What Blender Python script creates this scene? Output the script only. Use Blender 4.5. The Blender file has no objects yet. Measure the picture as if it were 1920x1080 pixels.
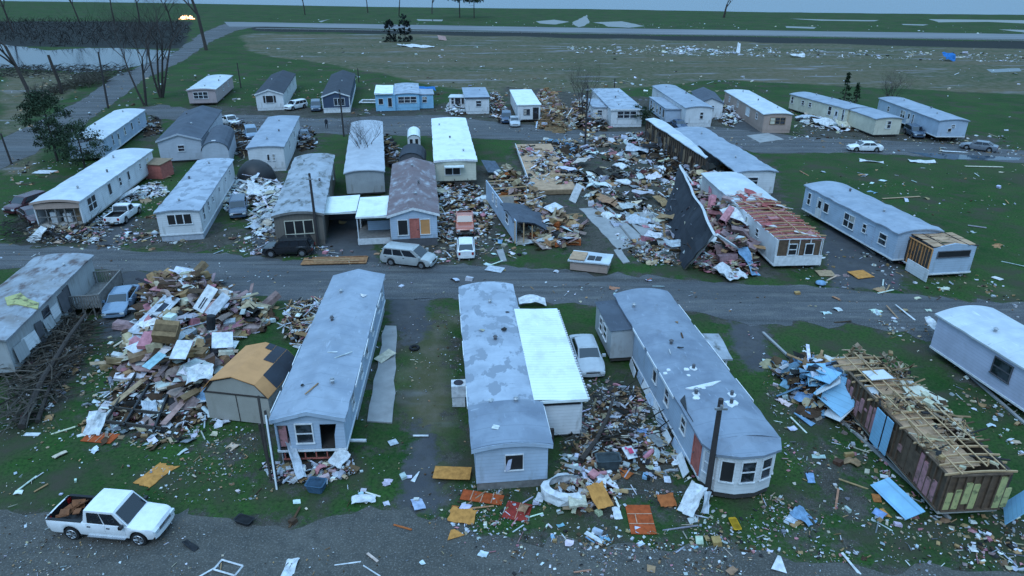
import bpy, math, random
from mathutils import Vector, Matrix, noise
sc = bpy.context.scene
C = sc.collection
R = math.radians
# ------------------------------------------------------------------ camera, sky, sun, exposure
CAM_H, PITCH, F = 25.0, R(24.8), 1300.0
cd = bpy.data.cameras.new('camera'); cam = bpy.data.objects.new('camera', cd); C.objects.link(cam)
cam.location = (0, 0, CAM_H); cam.rotation_euler = (R(90) - PITCH, 0, 0)
cd.lens = F / 1920 * 36; cd.sensor_width = 36; cd.clip_start = .5; cd.clip_end = 9000
sc.camera = cam
SUN_EL, SUN_AZ = R(32), R(200)
w = bpy.data.worlds.new('World'); sc.world = w; w.use_nodes = True
nt = w.node_tree; bg = nt.nodes['Background']
sky = nt.nodes.new('ShaderNodeTexSky'); sky.sky_type = 'NISHITA'; sky.sun_disc = False
sky.sun_elevation = SUN_EL; sky.sun_rotation = SUN_AZ; sky.air_density = 1.6; sky.dust_density = .4; sky.ozone_density = 3.2
tint = nt.nodes.new('ShaderNodeMix'); tint.data_type = 'RGBA'; tint.blend_type = 'MULTIPLY'; tint.inputs[0].default_value = 1; tint.inputs[7].default_value = (.66, .84, 1.04, 1)   # thick blue dusk overcast
ov = nt.nodes.new('ShaderNodeMix'); ov.data_type = 'RGBA'; ov.inputs[0].default_value = .93; 
# overcast brightness falls from the zenith to the horizon
gco = nt.nodes.new('ShaderNodeTexCoord'); gs = nt.nodes.new('ShaderNodeSeparateXYZ'); gm = nt.nodes.new('ShaderNodeMapRange'); gm.inputs[1].default_value = 0; gm.inputs[2].default_value = .9; gm.inputs[3].default_value = .34; gm.inputs[4].default_value = 1.50
oc = nt.nodes.new('ShaderNodeMix'); oc.data_type = 'RGBA'; oc.blend_type = 'MULTIPLY'; oc.inputs[0].default_value = 1; oc.inputs[6].default_value = (2.95, 5.6, 8.9, 1)
nt.links.new(gco.outputs['Generated'], gs.inputs[0]); nt.links.new(gs.outputs[2], gm.inputs[0]); nt.links.new(gm.outputs[0], oc.inputs[7]); nt.links.new(oc.outputs[2], ov.inputs[7])
nt.links.new(sky.outputs[0], tint.inputs[6]); nt.links.new(tint.outputs[2], ov.inputs[6]); nt.links.new(ov.outputs[2], bg.inputs[0]); bg.inputs[1].default_value = .12
sd = bpy.data.lights.new('sun', 'SUN'); sun = bpy.data.objects.new('sun', sd); C.objects.link(sun)
sd.energy = .8; sd.angle = R(28); sd.color = (.74, .86, 1.0)
sun.rotation_euler = (R(38), R(-12), 0)
sc.view_settings.view_transform = 'Standard'; sc.view_settings.look = 'None'
sc.view_settings.exposure = .48; sc.view_settings.gamma = 1
sc.cycles.max_bounces = 5; sc.cycles.diffuse_bounces = 3
# ------------------------------------------------------------------ helpers
CP, SP = math.cos(PITCH), math.sin(PITCH)
def G(px, py, z=0.0):
    """the point at height z seen at photo pixel (px, py): used as a surveyor's sheet for real ground positions"""
    a, b = px - 960, 540 - py
    dx, dy, dz = a, CP * F + SP * b, -SP * F + CP * b
    t = (z - CAM_H) / dz
    return Vector((dx * t, dy * t, z))
class MB:
    def __init__(s): s.v = []; s.f = []; s.c = []; s.m = []; s.col = (1, 1, 1); s.mi = 0
    def add(s, vs, fs):
        n = len(s.v); s.v += [tuple(p) for p in vs]
        for f in fs: s.f.append(tuple(i + n for i in f)); s.c.append(s.col); s.m.append(s.mi)
    def box(s, c, d, M=None, skew=None):
        x, y, z = d[0] / 2, d[1] / 2, d[2] / 2
        vs = [Vector((i * x, j * y, k * z)) for k in (-1, 1) for j in (-1, 1) for i in (-1, 1)]
        if M is not None: vs = [M @ p for p in vs]
        c = Vector(c)
        s.add([p + c for p in vs], [(0, 2, 3, 1), (4, 5, 7, 6), (0, 1, 5, 4), (2, 6, 7, 3), (0, 4, 6, 2), (1, 3, 7, 5)])
    def bb(s, x0, x1, y0, y1, z0, z1): s.box(((x0 + x1) / 2, (y0 + y1) / 2, (z0 + z1) / 2), (x1 - x0, y1 - y0, z1 - z0))
    def quad(s, *p): s.add(p, [tuple(range(len(p)))])
    def tube(s, a, b, r0, r1, n=6, cap=True):
        a, b = Vector(a), Vector(b); d = b - a
        if d.length < 1e-5: return
        q = d.to_track_quat('Z', 'Y'); vs = []
        for p, r in ((a, r0), (b, r1)):
            for k in range(n):
                t = 2 * math.pi * k / n; vs.append(p + q @ Vector((r * math.cos(t), r * math.sin(t), 0)))
        fs = [(k, (k + 1) % n, n + (k + 1) % n, n + k) for k in range(n)]
        if cap: fs += [tuple(range(n - 1, -1, -1)), tuple(range(n, 2 * n))]
        s.add(vs, fs)
    def slab(s, top, th, z=None):
        """polygon (list of Vector) extruded down by th"""
        n = len(top); lo = [Vector(p) - Vector((0, 0, th)) for p in top]
        s.add(list(top) + lo, [tuple(range(n)), tuple(range(2 * n - 1, n - 1, -1))] + [(i, n + i, n + (i + 1) % n, (i + 1) % n) for i in range(n)])
    def extr(s, poly, off):
        n = len(poly); off = Vector(off); p2 = [Vector(p) + off for p in poly]
        s.add(list(poly) + p2, [tuple(range(n)), tuple(range(2 * n - 1, n - 1, -1))] + [(i, n + i, n + (i + 1) % n, (i + 1) % n) for i in range(n)])
    def grid(s, P, flip=False):
        """P: rows of points"""
        n, m = len(P), len(P[0]); fs = []
        for i in range(n - 1):
            for j in range(m - 1):
                q = (i * m + j, i * m + j + 1, (i + 1) * m + j + 1, (i + 1) * m + j)
                fs.append(q[::-1] if flip else q)
        s.add([p for r in P for p in r], fs)
    def build(s, name, mats, parent=None, loc=None, rot=None, smooth=False, label=None):
        me = bpy.data.meshes.new(name); me.from_pydata(s.v, [], s.f)
        if not isinstance(mats, (list, tuple)): mats = [mats]
        for m in mats: me.materials.append(m)
        if any(s.m): me.polygons.foreach_set('material_index', s.m)
        if any(c != (1, 1, 1) for c in s.c):
            a = me.attributes.new('col', 'FLOAT_COLOR', 'CORNER'); buf = []
            for f, c in zip(s.f, s.c): buf += [c[0], c[1], c[2], 1.0] * len(f)
            a.data.foreach_set('color', buf)
        if smooth:
            me.polygons.foreach_set('use_smooth', [True] * len(s.f))
        me.update()
        if smooth and smooth is not True:
            me.set_sharp_from_angle(angle=R(smooth))
        o = bpy.data.objects.new(name, me); C.objects.link(o)
        if parent: o.parent = parent
        if loc is not None: o.location = loc
        if rot is not None: o.rotation_euler = rot
        if label: o['label'] = label
        return o
def tag(o, label=None, cat=None, group=None, kind=None):
    if label: o['label'] = label
    if cat: o['category'] = cat
    if group: o['group'] = group
    if kind: o['kind'] = kind
    return o
def empty(name, loc=(0, 0, 0), rz=0, label=None, cat=None, group=None):
    o = bpy.data.objects.new(name, None); C.objects.link(o); o.location = loc; o.rotation_euler = (0, 0, rz); o.empty_display_size = .3
    return tag(o, label, cat, group)
def inpoly(x, y, P):
    r = False; n = len(P); j = n - 1
    for i in range(n):
        xi, yi, xj, yj = P[i][0], P[i][1], P[j][0], P[j][1]
        if (yi > y) != (yj > y) and x < (xj - xi) * (y - yi) / (yj - yi) + xi: r = not r
        j = i
    return r
def dseg(x, y, a, b):
    vx, vy = b[0] - a[0], b[1] - a[1]; l = vx * vx + vy * vy or 1e-9
    t = max(0, min(1, ((x - a[0]) * vx + (y - a[1]) * vy) / l))
    return math.hypot(x - a[0] - t * vx, y - a[1] - t * vy)
def sdist(x, y, P):
    d = min(dseg(x, y, P[i - 1], P[i]) for i in range(len(P)))
    return d if inpoly(x, y, P) else -d
def gp(pts, z=0): return [G(x, y, z) for x, y in pts]
def euler(a, b, c): return Matrix.Rotation(c, 3, 'Z') @ Matrix.Rotation(b, 3, 'Y') @ Matrix.Rotation(a, 3, 'X')
# ------------------------------------------------------------------ materials
class NT:
    def __init__(s, name):
        s.m = bpy.data.materials.new(name); s.m.use_nodes = True; s.t = s.m.node_tree; s.n = s.t.nodes; s.b = s.n['Principled BSDF']
        s.co = s.n.new('ShaderNodeTexCoord')
    def L(s, a, b): s.t.links.new(a, b)
    def new(s, t, **k):
        n = s.n.new(t)
        for a, v in k.items(): setattr(n, a, v)
        return n
    def vec(s, coord='Object', stretch=(1, 1, 1), rot=0):
        mp = s.new('ShaderNodeMapping'); mp.inputs['Scale'].default_value = stretch; mp.inputs['Rotation'].default_value = (0, 0, rot)
        s.L(s.co.outputs[coord], mp.inputs[0]); return mp.outputs[0]
    def noise(s, scale, lo, hi, coord='Object', stretch=(1, 1, 1), detail=4, rough=.6, rot=0):
        n = s.new('ShaderNodeTexNoise'); n.inputs['Scale'].default_value = scale; n.inputs['Detail'].default_value = detail; n.inputs['Roughness'].default_value = rough
        s.L(s.vec(coord, stretch, rot), n.inputs['Vector'])
        r = s.new('ShaderNodeMapRange'); r.inputs[1].default_value = lo; r.inputs[2].default_value = hi
        s.L(n.outputs[0], r.inputs[0]); return r.outputs[0]
    def math(s, op, a, b=0.0):
        n = s.new('ShaderNodeMath', operation=op)
        for i, v in enumerate((a, b)):
            if isinstance(v, (int, float)): n.inputs[i].default_value = v
            else: s.L(v, n.inputs[i])
        return n.outputs[0]
    def lines(s, axis, spacing, width, coord='Object'):
        sp = s.new('ShaderNodeSeparateXYZ'); s.L(s.co.outputs[coord], sp.inputs[0])
        a = s.math('FRACT', s.math('ADD', s.math('DIVIDE', sp.outputs[axis], spacing), 50.0))
        return s.math('LESS_THAN', a, width)
    def mix(s, f, a, b, blend='MIX'):
        n = s.new('ShaderNodeMix', data_type='RGBA', blend_type=blend)
        for i, v in ((0, f), (6, a), (7, b)):
            if isinstance(v, (int, float)): n.inputs[i].default_value = v
            elif isinstance(v, tuple): n.inputs[i].default_value = (*v[:3], 1)
            else: s.L(v, n.inputs[i])
        return n.outputs[2]
    def bump(s, h, strength=.3, dist=.05):
        n = s.new('ShaderNodeBump'); n.inputs['Strength'].default_value = strength; n.inputs['Distance'].default_value = dist
        s.L(h, n.inputs['Height']); s.L(n.outputs[0], s.b.inputs['Normal'])
    def done(s, col, rough=.7, metal=0, spec=.4):
        if isinstance(col, tuple): s.b.inputs['Base Color'].default_value = (*col[:3], 1)
        else: s.L(col, s.b.inputs['Base Color'])
        if isinstance(rough, (int, float)): s.b.inputs['Roughness'].default_value = rough
        else: s.L(rough, s.b.inputs['Roughness'])
        s.b.inputs['Metallic'].default_value = metal; s.b.inputs['Specular IOR Level'].default_value = spec
        return s.m
def surf(name, base, layers=(), rough=.7, metal=0, spec=.4, bump=None, coord='Object'):
    """layers: (kind, colour, ...): ('n', col, scale, lo, hi, stretch) or ('l', col, axis, spacing, width, amount)"""
    t = NT(name); c = base
    for l in layers:
        if l[0] == 'n': f = t.noise(l[2], l[3], l[4], coord, l[5] if len(l) > 5 else (1, 1, 1)); c = t.mix(f, c, l[1])
        else: f = t.math('MULTIPLY', t.lines(l[2], l[3], l[4], coord), l[5]); c = t.mix(f, c, l[1])
    if bump: t.bump(t.noise(bump[0], 0, 1, coord, bump[2] if len(bump) > 2 else (1, 1, 1)), bump[1])
    return t.done(c, rough, metal, spec)
def sc3(c, k): return tuple(min(1, x * k) for x in c)
# ------------------------------------------------------------------ material library
MT = {}
def siding(name, c, dirt=.5, axis=2, sp=.22, stain=(.16, .15, .12)):
    MT[name] = surf(name, c, [('n', sc3(c, .78), .8, .35, .75), ('l', sc3(c, .55), axis, sp, .12, .45), ('n', stain, 1.7, .56, .56 + .35 / max(dirt, .05), (1, 1, .35)), ('n', sc3(c, .5), 7, .66, .9)], .55)
def roofm(name, c, c2=None, stain=(.10, .10, .11), sp=1.22, st=.5, rough=.5, line=.4, metal=0, grime=.62):
    MT[name] = surf(name, c, [('n', c2 or sc3(c, .72), .45, .4, .62), ('n', stain, 1.3, grime, grime + .25 / st, (1, .45, 1)), ('l', sc3(c, .6), 1, sp, .05, line), ('n', sc3(c, .45), 5, .68, .8, (1.4, .4, 1)), ('n', sc3(c, .8), .9, *((.54, .56) if name == 'roof_patch' else (.5, .68)), (1, .7, 1)), ('n', sc3(c, .55), 1.6, .66, .74, (.5, 3.0, 1)), ('n', tuple(min(.8, q * 1.12) for q in c), 2.1, .62, .72, (2.2, .5, 1)), ('n', sc3(c, .35), 9, .74, .80, (1, .5, 1))], rough, metal, bump=(2.2, .25, (.5, 1.6, 1)))
siding('siding_white', (.66, .68, .70), .9); siding('siding_blue', (.40, .49, .60), .7); siding('siding_sky', (.25, .50, .70), .3)
siding('siding_grey', (.44, .48, .54), .4); siding('siding_cream', (.60, .58, .47), .6); siding('siding_tan', (.42, .31, .26), .5)
siding('siding_rose', (.42, .34, .34), .5); siding('siding_brown', (.16, .14, .12), .6, 0, .3); siding('siding_navy', (.05, .075, .13), .1)
siding('siding_worn', (.38, .40, .41), 1.2, 1, .3); siding('siding_shed', (.38, .36, .32), .5, 1, .4); siding('siding_lilac', (.50, .53, .66), .3)
roofm('roof_steel', (.29, .335, .40), (.21, .25, .31), st=.9); roofm('roof_grey', (.215, .255, .315), (.14, .17, .22), st=1.0)
roofm('roof_patch', (.27, .31, .37), (.37, .42, .49), st=.5, line=.12); roofm('roof_white', (.54, .58, .61), (.42, .46, .50), st=.5, line=.3, grime=.7)
roofm('roof_bright', (.72, .77, .76), (.66, .72, .72), st=.12, sp=.6, line=.22, grime=.74); roofm('roof_dark', (.035, .042, .055), (.028, .032, .042), (.06,.06,.065), st=.3, line=.1, rough=.85)
roofm('roof_slate', (.075, .09, .115), (.055, .065, .085), st=.3, line=.1, rough=.85)
roofm('slab_black', (.016, .02, .028), (.03, .035, .045), (.10, .10, .11), st=.5, line=.5, rough=.9, grime=.6); roofm('roof_worn', (.30, .33, .37), (.19, .18, .18), (.09, .06, .055), st=1.6, line=.4, grime=.5)
roofm('roof_rust', (.14, .085, .085), (.17, .13, .14), (.34, .35, .38), .9, st=1.2, line=.5, grime=.52); roofm('roof_faded', (.42, .44, .48), (.36, .38, .42), (.22, .17, .18), st=.7, sp=3)
roofm('roof_moss', (.33, .36, .40), (.24, .25, .27), (.08, .08, .07), st=1.6, line=.5, grime=.5)
def plain(name, c, rough=.6, metal=0, k=.7, sc_=3, spec=.4): MT[name] = surf(name, c, [('n', sc3(c, k), sc_, .35, .75)], rough, metal, spec)
plain('trim', (.70, .72, .74)); plain('frame_dark', (.10, .10, .11)); plain('chassis', (.05, .045, .04), .8); plain('skirt', (.40, .44, .50)); plain('skirt_white', (.62, .64, .66))
plain('wood', (.26, .18, .11), .8, k=.6); plain('wood_grey', (.20, .19, .18), .85, k=.55); plain('plywood', (.55, .26, .10), .75, k=.8, sc_=1.2); plain('wood_pale', (.50, .33, .18), .75, k=.7)
plain('stud_brown', (.13, .085, .055), .85, k=.5)
plain('wood_dark', (.055, .045, .04), .85, k=.6); plain('pole_wood', (.045, .04, .04), .85); plain('interior', (.45, .42, .38), .8, k=.6); MT['pink'] = surf('pink', (.44, .20, .21), [('n', (.13, .09, .07), 1.6, .50, .58), ('n', (.30, .15, .14), 4, .4, .7)], .95)
MT['yellow_batt'] = surf('yellow_batt', (.42, .40, .17), [('n', (.12, .11, .06), 1.9, .52, .60), ('n', (.30, .32, .14), 4, .4, .7)], .95); plain('ceiling_board', (.47, .30, .185), .85, k=.55, sc_=1.4); plain('red_wood', (.46, .14, .11), .85, k=.6); plain('rubber', (.015, .015, .016), .8); plain('rim', (.45, .46, .48), .3, .8)
plain('chrome', (.6, .62, .65), .2, 1); plain('black_plastic', (.02, .02, .022), .5); plain('liner', (.012, .012, .014), .6); plain('concrete', (.30, .30, .30), .85, k=.7, sc_=1); plain('bark', (.055, .045, .04), .95, k=.6)
plain('metal_light', (.50, .54, .58), .4, .3); plain('blue_tarp', (.04, .16, .42), .6); plain('skin', (.45, .28, .2), .6); plain('cloth_dark', (.02, .022, .03), .9); plain('galv', (.4, .42, .44), .45, .6)
MT['glass'] = surf('glass', (.012, .016, .022), [('n', (.05, .06, .075), 1.5, .45, .6)], .08, 0, .8)
MT['car_glass'] = surf('car_glass', (.01, .014, .02), (), .05, 0, .9)
MT['lamp_clear'] = surf('lamp_clear', (.55, .6, .62), (), .15, 0, .8); MT['lamp_red'] = surf('lamp_red', (.25, .01, .01), (), .2, 0, .8)
def paint(name, c, rough=.25, metal=.0):
    m = surf(name, c, [('n', sc3(c, .82), 2.5, .4, .8)], rough, metal, .6); m.node_tree.nodes['Principled BSDF'].inputs['Coat Weight'].default_value = .4; MT[name] = m
for n_, c_ in (('white', (.74, .76, .78)), ('silver', (.40, .43, .46)), ('grey', (.16, .18, .21)), ('black', (.012, .013, .016)), ('navy', (.03, .06, .12)), ('slate', (.06, .09, .14)), ('orange', (.42, .10, .05)), ('maroon', (.06, .012, .018)), ('steelblue', (.16, .24, .34)), ('champagne', (.36, .38, .38))): paint('paint_' + n_, c_)
def attr_mat(name, rough=.75, k=.65, sc_=4):
    t = NT(name); a = t.new('ShaderNodeAttribute', attribute_name='col'); f = t.noise(sc_, .35, .75)
    d = t.mix(1.0, a.outputs[0], (k, k, k), 'MULTIPLY'); MT[name] = t.done(t.mix(f, a.outputs[0], d), rough, 0, .15); return MT[name]
attr_mat('debris', .8, .5, 3); attr_mat('leaf_mat', .8, .5, 6)
# ------------------------------------------------------------------ ground sheet with zones
import numpy as np
rng = random.Random(7)
ROAD_PX = {
 'mid': [(-300, 452), (0, 458), (200, 468), (420, 476), (600, 492), (850, 494), (1000, 502), (1250, 520), (1450, 536), (1650, 548), (1920, 570), (2250, 590), (2250, 690), (1920, 640), (1750, 640), (1700, 622), (1560, 606), (1420, 612), (1260, 580), (1000, 566), (850, 562), (700, 556), (560, 566), (430, 548), (280, 512), (160, 505), (0, 502), (-300, 500)],
 'near': [(-500, 975), (-200, 968), (0, 962), (120, 958), (330, 958), (420, 975), (560, 985), (640, 962), (740, 958), (830, 965), (880, 992), (1000, 1010), (1180, 1022), (1330, 1035), (1480, 1050), (1640, 1062), (1940, 1078), (2500, 1100), (2500, 1400), (-500, 1400)],
 'back': [(300, 196), (420, 214), (480, 216), (600, 222), (700, 218), (820, 216), (960, 232), (1100, 246), (1240, 246), (1340, 238), (1420, 246), (1500, 256), (1600, 262), (1760, 268), (1920, 282), (2400, 300), (2400, 330), (1920, 306), (1760, 296), (1600, 286), (1430, 288), (1300, 268), (1080, 268), (960, 262), (800, 256), (640, 252), (560, 246), (440, 240), (300, 222), (250, 205)],
 'highway': [(420, 41), (490, 42), (1200, 54), (1920, 64), (2600, 76), (2600, 88), (1920, 74), (1200, 63), (500, 50), (430, 50)],
 'side': [(490, 48), (440, 58), (400, 76), (345, 112), (270, 150), (235, 175), (150, 240), (60, 290), (0, 318), (-300, 430), (-300, 340), (0, 262), (100, 215), (165, 180), (215, 142), (250, 130), (330, 97), (375, 64), (420, 45)],
}
DRIVE_PX = {
 'wet_drive': [(722, 548), (802, 552), (808, 590), (800, 640), (760, 650), (738, 610)],
 'wet_track': [(776, 790), (812, 790), (822, 880), (830, 968), (745, 965), (752, 880)],
 'east_drive': [(1370, 600), (1432, 608), (1440, 640), (1436, 700), (1400, 690), (1370, 650)],
 'sedan_drive': [(215, 505), (285, 508), (262, 560), (238, 640), (182, 640), (188, 570)],
 'carport_drive': [(630, 395), (700, 400), (700, 470), (720, 500), (600, 500), (600, 460)],
 'blue_home_drive': [(1545, 400), (1590, 410), (1680, 470), (1700, 545), (1560, 540), (1540, 470)],
 'white_truck_drive': [(190, 400), (250, 400), (240, 440), (220, 475), (160, 470)],
 'row_drive': [(1380, 225), (1460, 235), (1440, 262), (1370, 250)],
 'black_car_drive': [(470, 430), (530, 430), (600, 480), (480, 480)],
}
DIRT_PX = [
 [(340, 790), (500, 790), (520, 880), (480, 905), (420, 890), (350, 850)], [(140, 740), (380, 640), (420, 860), (130, 850)],
 [(480, 770), (680, 780), (700, 900), (520, 960), (480, 900)], [(650, 560), (740, 560), (740, 790), (650, 800)],
 [(820, 560), (870, 560), (900, 960), (800, 1000), (820, 800)], [(1080, 700), (1230, 690), (1330, 860), (1340, 1000), (1000, 1000), (1010, 820)],
 [(1400, 630), (1450, 640), (1560, 780), (1720, 1000), (1480, 1010), (1460, 800)], [(1440, 900), (1600, 930), (1640, 1060), (1440, 1050)], [(0, 560), (190, 560), (200, 640), (170, 760), (0, 790)],
 [(1080, 380), (1300, 380), (1300, 500), (1180, 500)], [(960, 255), (1300, 250), (1320, 500), (1080, 500), (900, 400)], [(700, 320), (960, 300), (980, 500), (700, 500)],
 [(440, 300), (560, 300), (560, 500), (460, 500)], [(0, 380), (300, 400), (480, 420), (480, 480), (0, 470)], [(1240, 240), (1460, 300), (1560, 500), (1440, 530), (1280, 500)],
 [(1640, 600), (1760, 600), (1920, 760), (1920, 800), (1760, 700)], [(680, 200), (940, 190), (960, 240), (640, 235)], [(930, 160), (1480, 200), (1480, 270), (930, 250)],
 [(1480, 210), (1900, 260), (1900, 300), (1480, 280)], [(340, 195), (700, 200), (680, 235), (330, 215)], [(440, 205), (620, 250), (600, 330), (440, 330)], [(260, 190), (330, 200), (300, 300), (250, 260)],
]
STRAW_PX = [[(450, 62), (1100, 66), (1920, 82), (2600, 90), (2600, 180), (1920, 178), (1500, 158), (1350, 150), (1150, 168), (1000, 178), (850, 168), (720, 140), (600, 118), (470, 100)], [(1000, 160), (1150, 165), (1120, 210), (1000, 200)],
            [(1460, 480), (1560, 500), (1920, 560), (1920, 545), (1700, 500)], [(0, 130), (160, 140), (120, 190), (0, 230)], [(740, 590), (860, 590), (850, 900), (780, 960), (760, 700)], [(0, 210), (100, 240), (60, 330), (0, 330)]]
DARK_PX = [[(470, 50), (1200, 66), (1920, 78), (2600, 92), (2600, 104), (1920, 92), (1200, 74), (470, 58)], [(-600, 44), (0, 40), (360, 40), (345, 92), (250, 90), (90, 88), (-600, 78)]]
def axis(segs):
    o = [segs[0][0]]
    for a, b, st in segs:
        n = max(1, round((b - a) / st)); o += [a + (b - a) * (i + 1) / n for i in range(n)]
    return np.array(o)
gx = axis([(-6000, -1000, 500), (-1000, -250, 25), (-250, -100, 4), (-100, 100, 1), (100, 250, 4), (250, 1000, 25), (1000, 6000, 500)])
gy = axis([(-400, 10, 60), (10, 130, 1), (130, 260, 2.5), (260, 560, 10), (560, 8000, 500)])
X, Y = np.meshgrid(gx, gy)
def np_sd(P):
    P = np.array([(p[0], p[1]) for p in P]); d = np.full(X.shape, 1e9); ins = np.zeros(X.shape, bool)
    for i in range(len(P)):
        a, b = P[i - 1], P[i]; v = b - a; l = v @ v + 1e-9
        t = np.clip(((X - a[0]) * v[0] + (Y - a[1]) * v[1]) / l, 0, 1); d = np.minimum(d, np.hypot(X - a[0] - t * v[0], Y - a[1] - t * v[1]))
        c = (b[1] > Y) != (a[1] > Y); xi = (a[0] - b[0]) * (Y - b[1]) / (a[1] - b[1] + 1e-12) + b[0]; ins ^= c & (X < xi)
    return np.where(ins, d, -d)
def zone(polys, soft):
    z = np.zeros(X.shape)
    for p in polys: z = np.maximum(z, np.clip(.5 + np_sd(gp(p)) / soft, 0, 1))
    return z
drive = zone(list(DRIVE_PX.values()), 2.5)
dirt = np.maximum(zone(list(ROAD_PX.values()) + list(DRIVE_PX.values()), 5.0), .70 * zone(DIRT_PX, 6))
straw = zone(STRAW_PX, 8); dark = zone(DARK_PX, 6)
me = bpy.data.meshes.new('ground'); ny, nx = X.shape
vs = np.stack([X, Y, np.zeros(X.shape)], -1).reshape(-1, 3)
ii = np.arange(ny * nx).reshape(ny, nx); fs = np.stack([ii[:-1, :-1], ii[:-1, 1:], ii[1:, 1:], ii[1:, :-1]], -1).reshape(-1, 4)
me.from_pydata(vs.tolist(), [], fs.tolist())
for nm, arr in (('dirt', dirt), ('straw', straw), ('dark', dark), ('drive', drive)):
    a = me.attributes.new(nm, 'FLOAT', 'POINT'); a.data.foreach_set('value', arr.reshape(-1).astype(np.float32))
def at(t, n): return t.new('ShaderNodeAttribute', attribute_name=n).outputs['Fac']
def thr(t, v, nz, k=1.0):
    """ragged edge: smooth zone value plus noise, sharpened"""
    r = t.new('ShaderNodeMapRange'); r.inputs[1].default_value = .42; r.inputs[2].default_value = .62
    t.L(t.math('ADD', v, t.math('MULTIPLY', t.math('SUBTRACT', nz, .5), k)), r.inputs[0]); return r.outputs[0]
t = NT('ground_grass')
g = t.mix(t.noise(.10, .35, .65), (.015, .050, .012), (.038, .090, .020)); g = t.mix(t.noise(.9, .4, .7, detail=6), g, (.045, .062, .026)); g = t.mix(t.noise(5, .45, .75, detail=8), g, (.009, .026, .009)); g = t.mix(t.noise(12, .58, .75, detail=3), g, (.06, .085, .035))
s_ = t.mix(t.noise(.05, .35, .65, stretch=(.4, 1.6, 1)), (.105, .088, .050), (.045, .064, .028)); s_ = t.mix(t.noise(.6, .4, .7), s_, (.13, .112, .085)); s_ = t.mix(t.noise(.12, .58, .66, stretch=(.35, 1.5, 1)), s_, (.17, .165, .165))
d_ = t.mix(t.noise(.5, .35, .65, detail=6), (.045, .040, .032), (.076, .069, .057)); d_ = t.mix(t.noise(14, .55, .72, detail=3), d_, (.17, .165, .16)); d_ = t.mix(t.noise(2.5, .5, .7, detail=5), d_, (.032, .035, .027))
g = t.mix(t.noise(.22, .50, .66, detail=8), g, (.052, .050, .034)); g = t.mix(t.noise(.05, .5, .7, detail=5), g, t.mix(.5, g, (.05, .055, .03))); nz = t.noise(.55, 0, 1, detail=10, rough=.75); nz2 = t.noise(.07, 0, 1, detail=6)
c = t.mix(thr(t, at(t, 'straw'), nz2, 1.3), g, s_); c = t.mix(thr(t, at(t, 'dark'), nz2, .8), c, (.026, .028, .026)); c = t.mix(thr(t, at(t, 'dirt'), nz, 1.9), c, d_)
v_ = t.mix(t.noise(.5, .4, .65, detail=6), (.062, .064, .07), (.085, .085, .087)); v_ = t.mix(t.noise(1.5, .5, .7, detail=6), v_, (.06, .06, .058)); c = t.mix(thr(t, at(t, 'drive'), nz, 1.2), c, v_)
t.bump(t.noise(9, 0, 1, detail=6), .5, .08); MT['ground'] = t.done(c, .9, 0, .08); me.materials.append(MT['ground'])
o = bpy.data.objects.new('ground', me); C.objects.link(o); tag(o, kind='structure')
def rag(P, step=.6, amp=.45, seed=0):
    """ragged outline of a polygon on the ground"""
    o = []; n = len(P)
    for i in range(n):
        a, b = P[i], P[(i + 1) % n]; L = (b - a).length; k = max(1, min(400, int(L / max(step, a.length * .012))))
        s2 = min(3, max(1, a.length * .01))
        for j in range(k):
            p = a.lerp(b, j / k); q = Vector((noise.noise((p.x * .6 / s2, p.y * .6 / s2, seed)), noise.noise((p.x * .6 / s2, p.y * .6 / s2, seed + 9)), 0)); f2 = Vector((noise.noise((p.x * 2.3, p.y * 2.3, seed + 5)), noise.noise((p.x * 2.3, p.y * 2.3, seed + 7)), 0)); o.append(p + q * amp * 2 * s2 + f2 * amp * .9)
    return o
def sheet(name, P, z, mat):
    me = bpy.data.meshes.new(name); me.from_pydata([(p.x, p.y, z) for p in P], [], [tuple(range(len(P)))]); me.materials.append(mat)
    o = bpy.data.objects.new(name, me); C.objects.link(o); return tag(o, kind='structure')
t = NT('road_surface')
c = t.mix(t.noise(.12, .35, .65, stretch=(.5, 1.4, 1)), (.062, .064, .069), (.095, .097, .102)); c = t.mix(t.noise(.35, .45, .7, stretch=(.15, 1.5, 1), detail=6), c, (.048, .049, .052)); c = t.mix(t.noise(1.1, .5, .72, stretch=(.3, 1.3, 1), detail=6), c, (.125, .122, .115)); c = t.mix(t.noise(.5, .52, .6, stretch=(.06, 2.2, 1), detail=4), c, (.05, .05, .05)); c = t.mix(t.noise(20, .55, .72, detail=2), c, (.22, .215, .21))
wet = t.noise(.18, .5, .64, stretch=(.35, 1.2, 1), detail=5); c = t.mix(wet, c, t.mix(.5, c, (.035, .037, .042)))
rr = t.new('ShaderNodeMapRange'); rr.inputs[3].default_value = .9; rr.inputs[4].default_value = .5; t.L(wet, rr.inputs[0])
t.bump(t.noise(6, 0, 1, detail=6), .35, .05); MT['road'] = t.done(c, rr.outputs[0], 0, .25)
t = NT('gravel_surface')
c = t.mix(t.noise(.25, .35, .65, stretch=(.6, 1.3, 1)), (.062, .058, .050), (.090, .085, .075)); c = t.mix(t.noise(1.6, .45, .7, detail=6), c, (.05, .05, .046)); c = t.mix(t.noise(11, .52, .7, detail=3), c, (.15, .145, .135)); c = t.mix(t.noise(25, .6, .75, detail=2), c, (.05, .05, .05))
t.bump(t.noise(14, 0, 1, detail=5), .35, .04); MT['gravel'] = t.done(c, .85, 0, .3)
MT['far_road'] = surf('far_road_surface', (.15, .155, .16), [('n', (.11, .112, .12), .05, .4, .6, (.3, 2, 1))], .6)
P_mid, P_near, P_back, P_side, P_high = (rag(gp(ROAD_PX[k]), amp=a, seed=i) for i, (k, a) in enumerate((('mid', .55), ('near', .5), ('back', .5), ('side', .3), ('highway', .1))))
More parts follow.
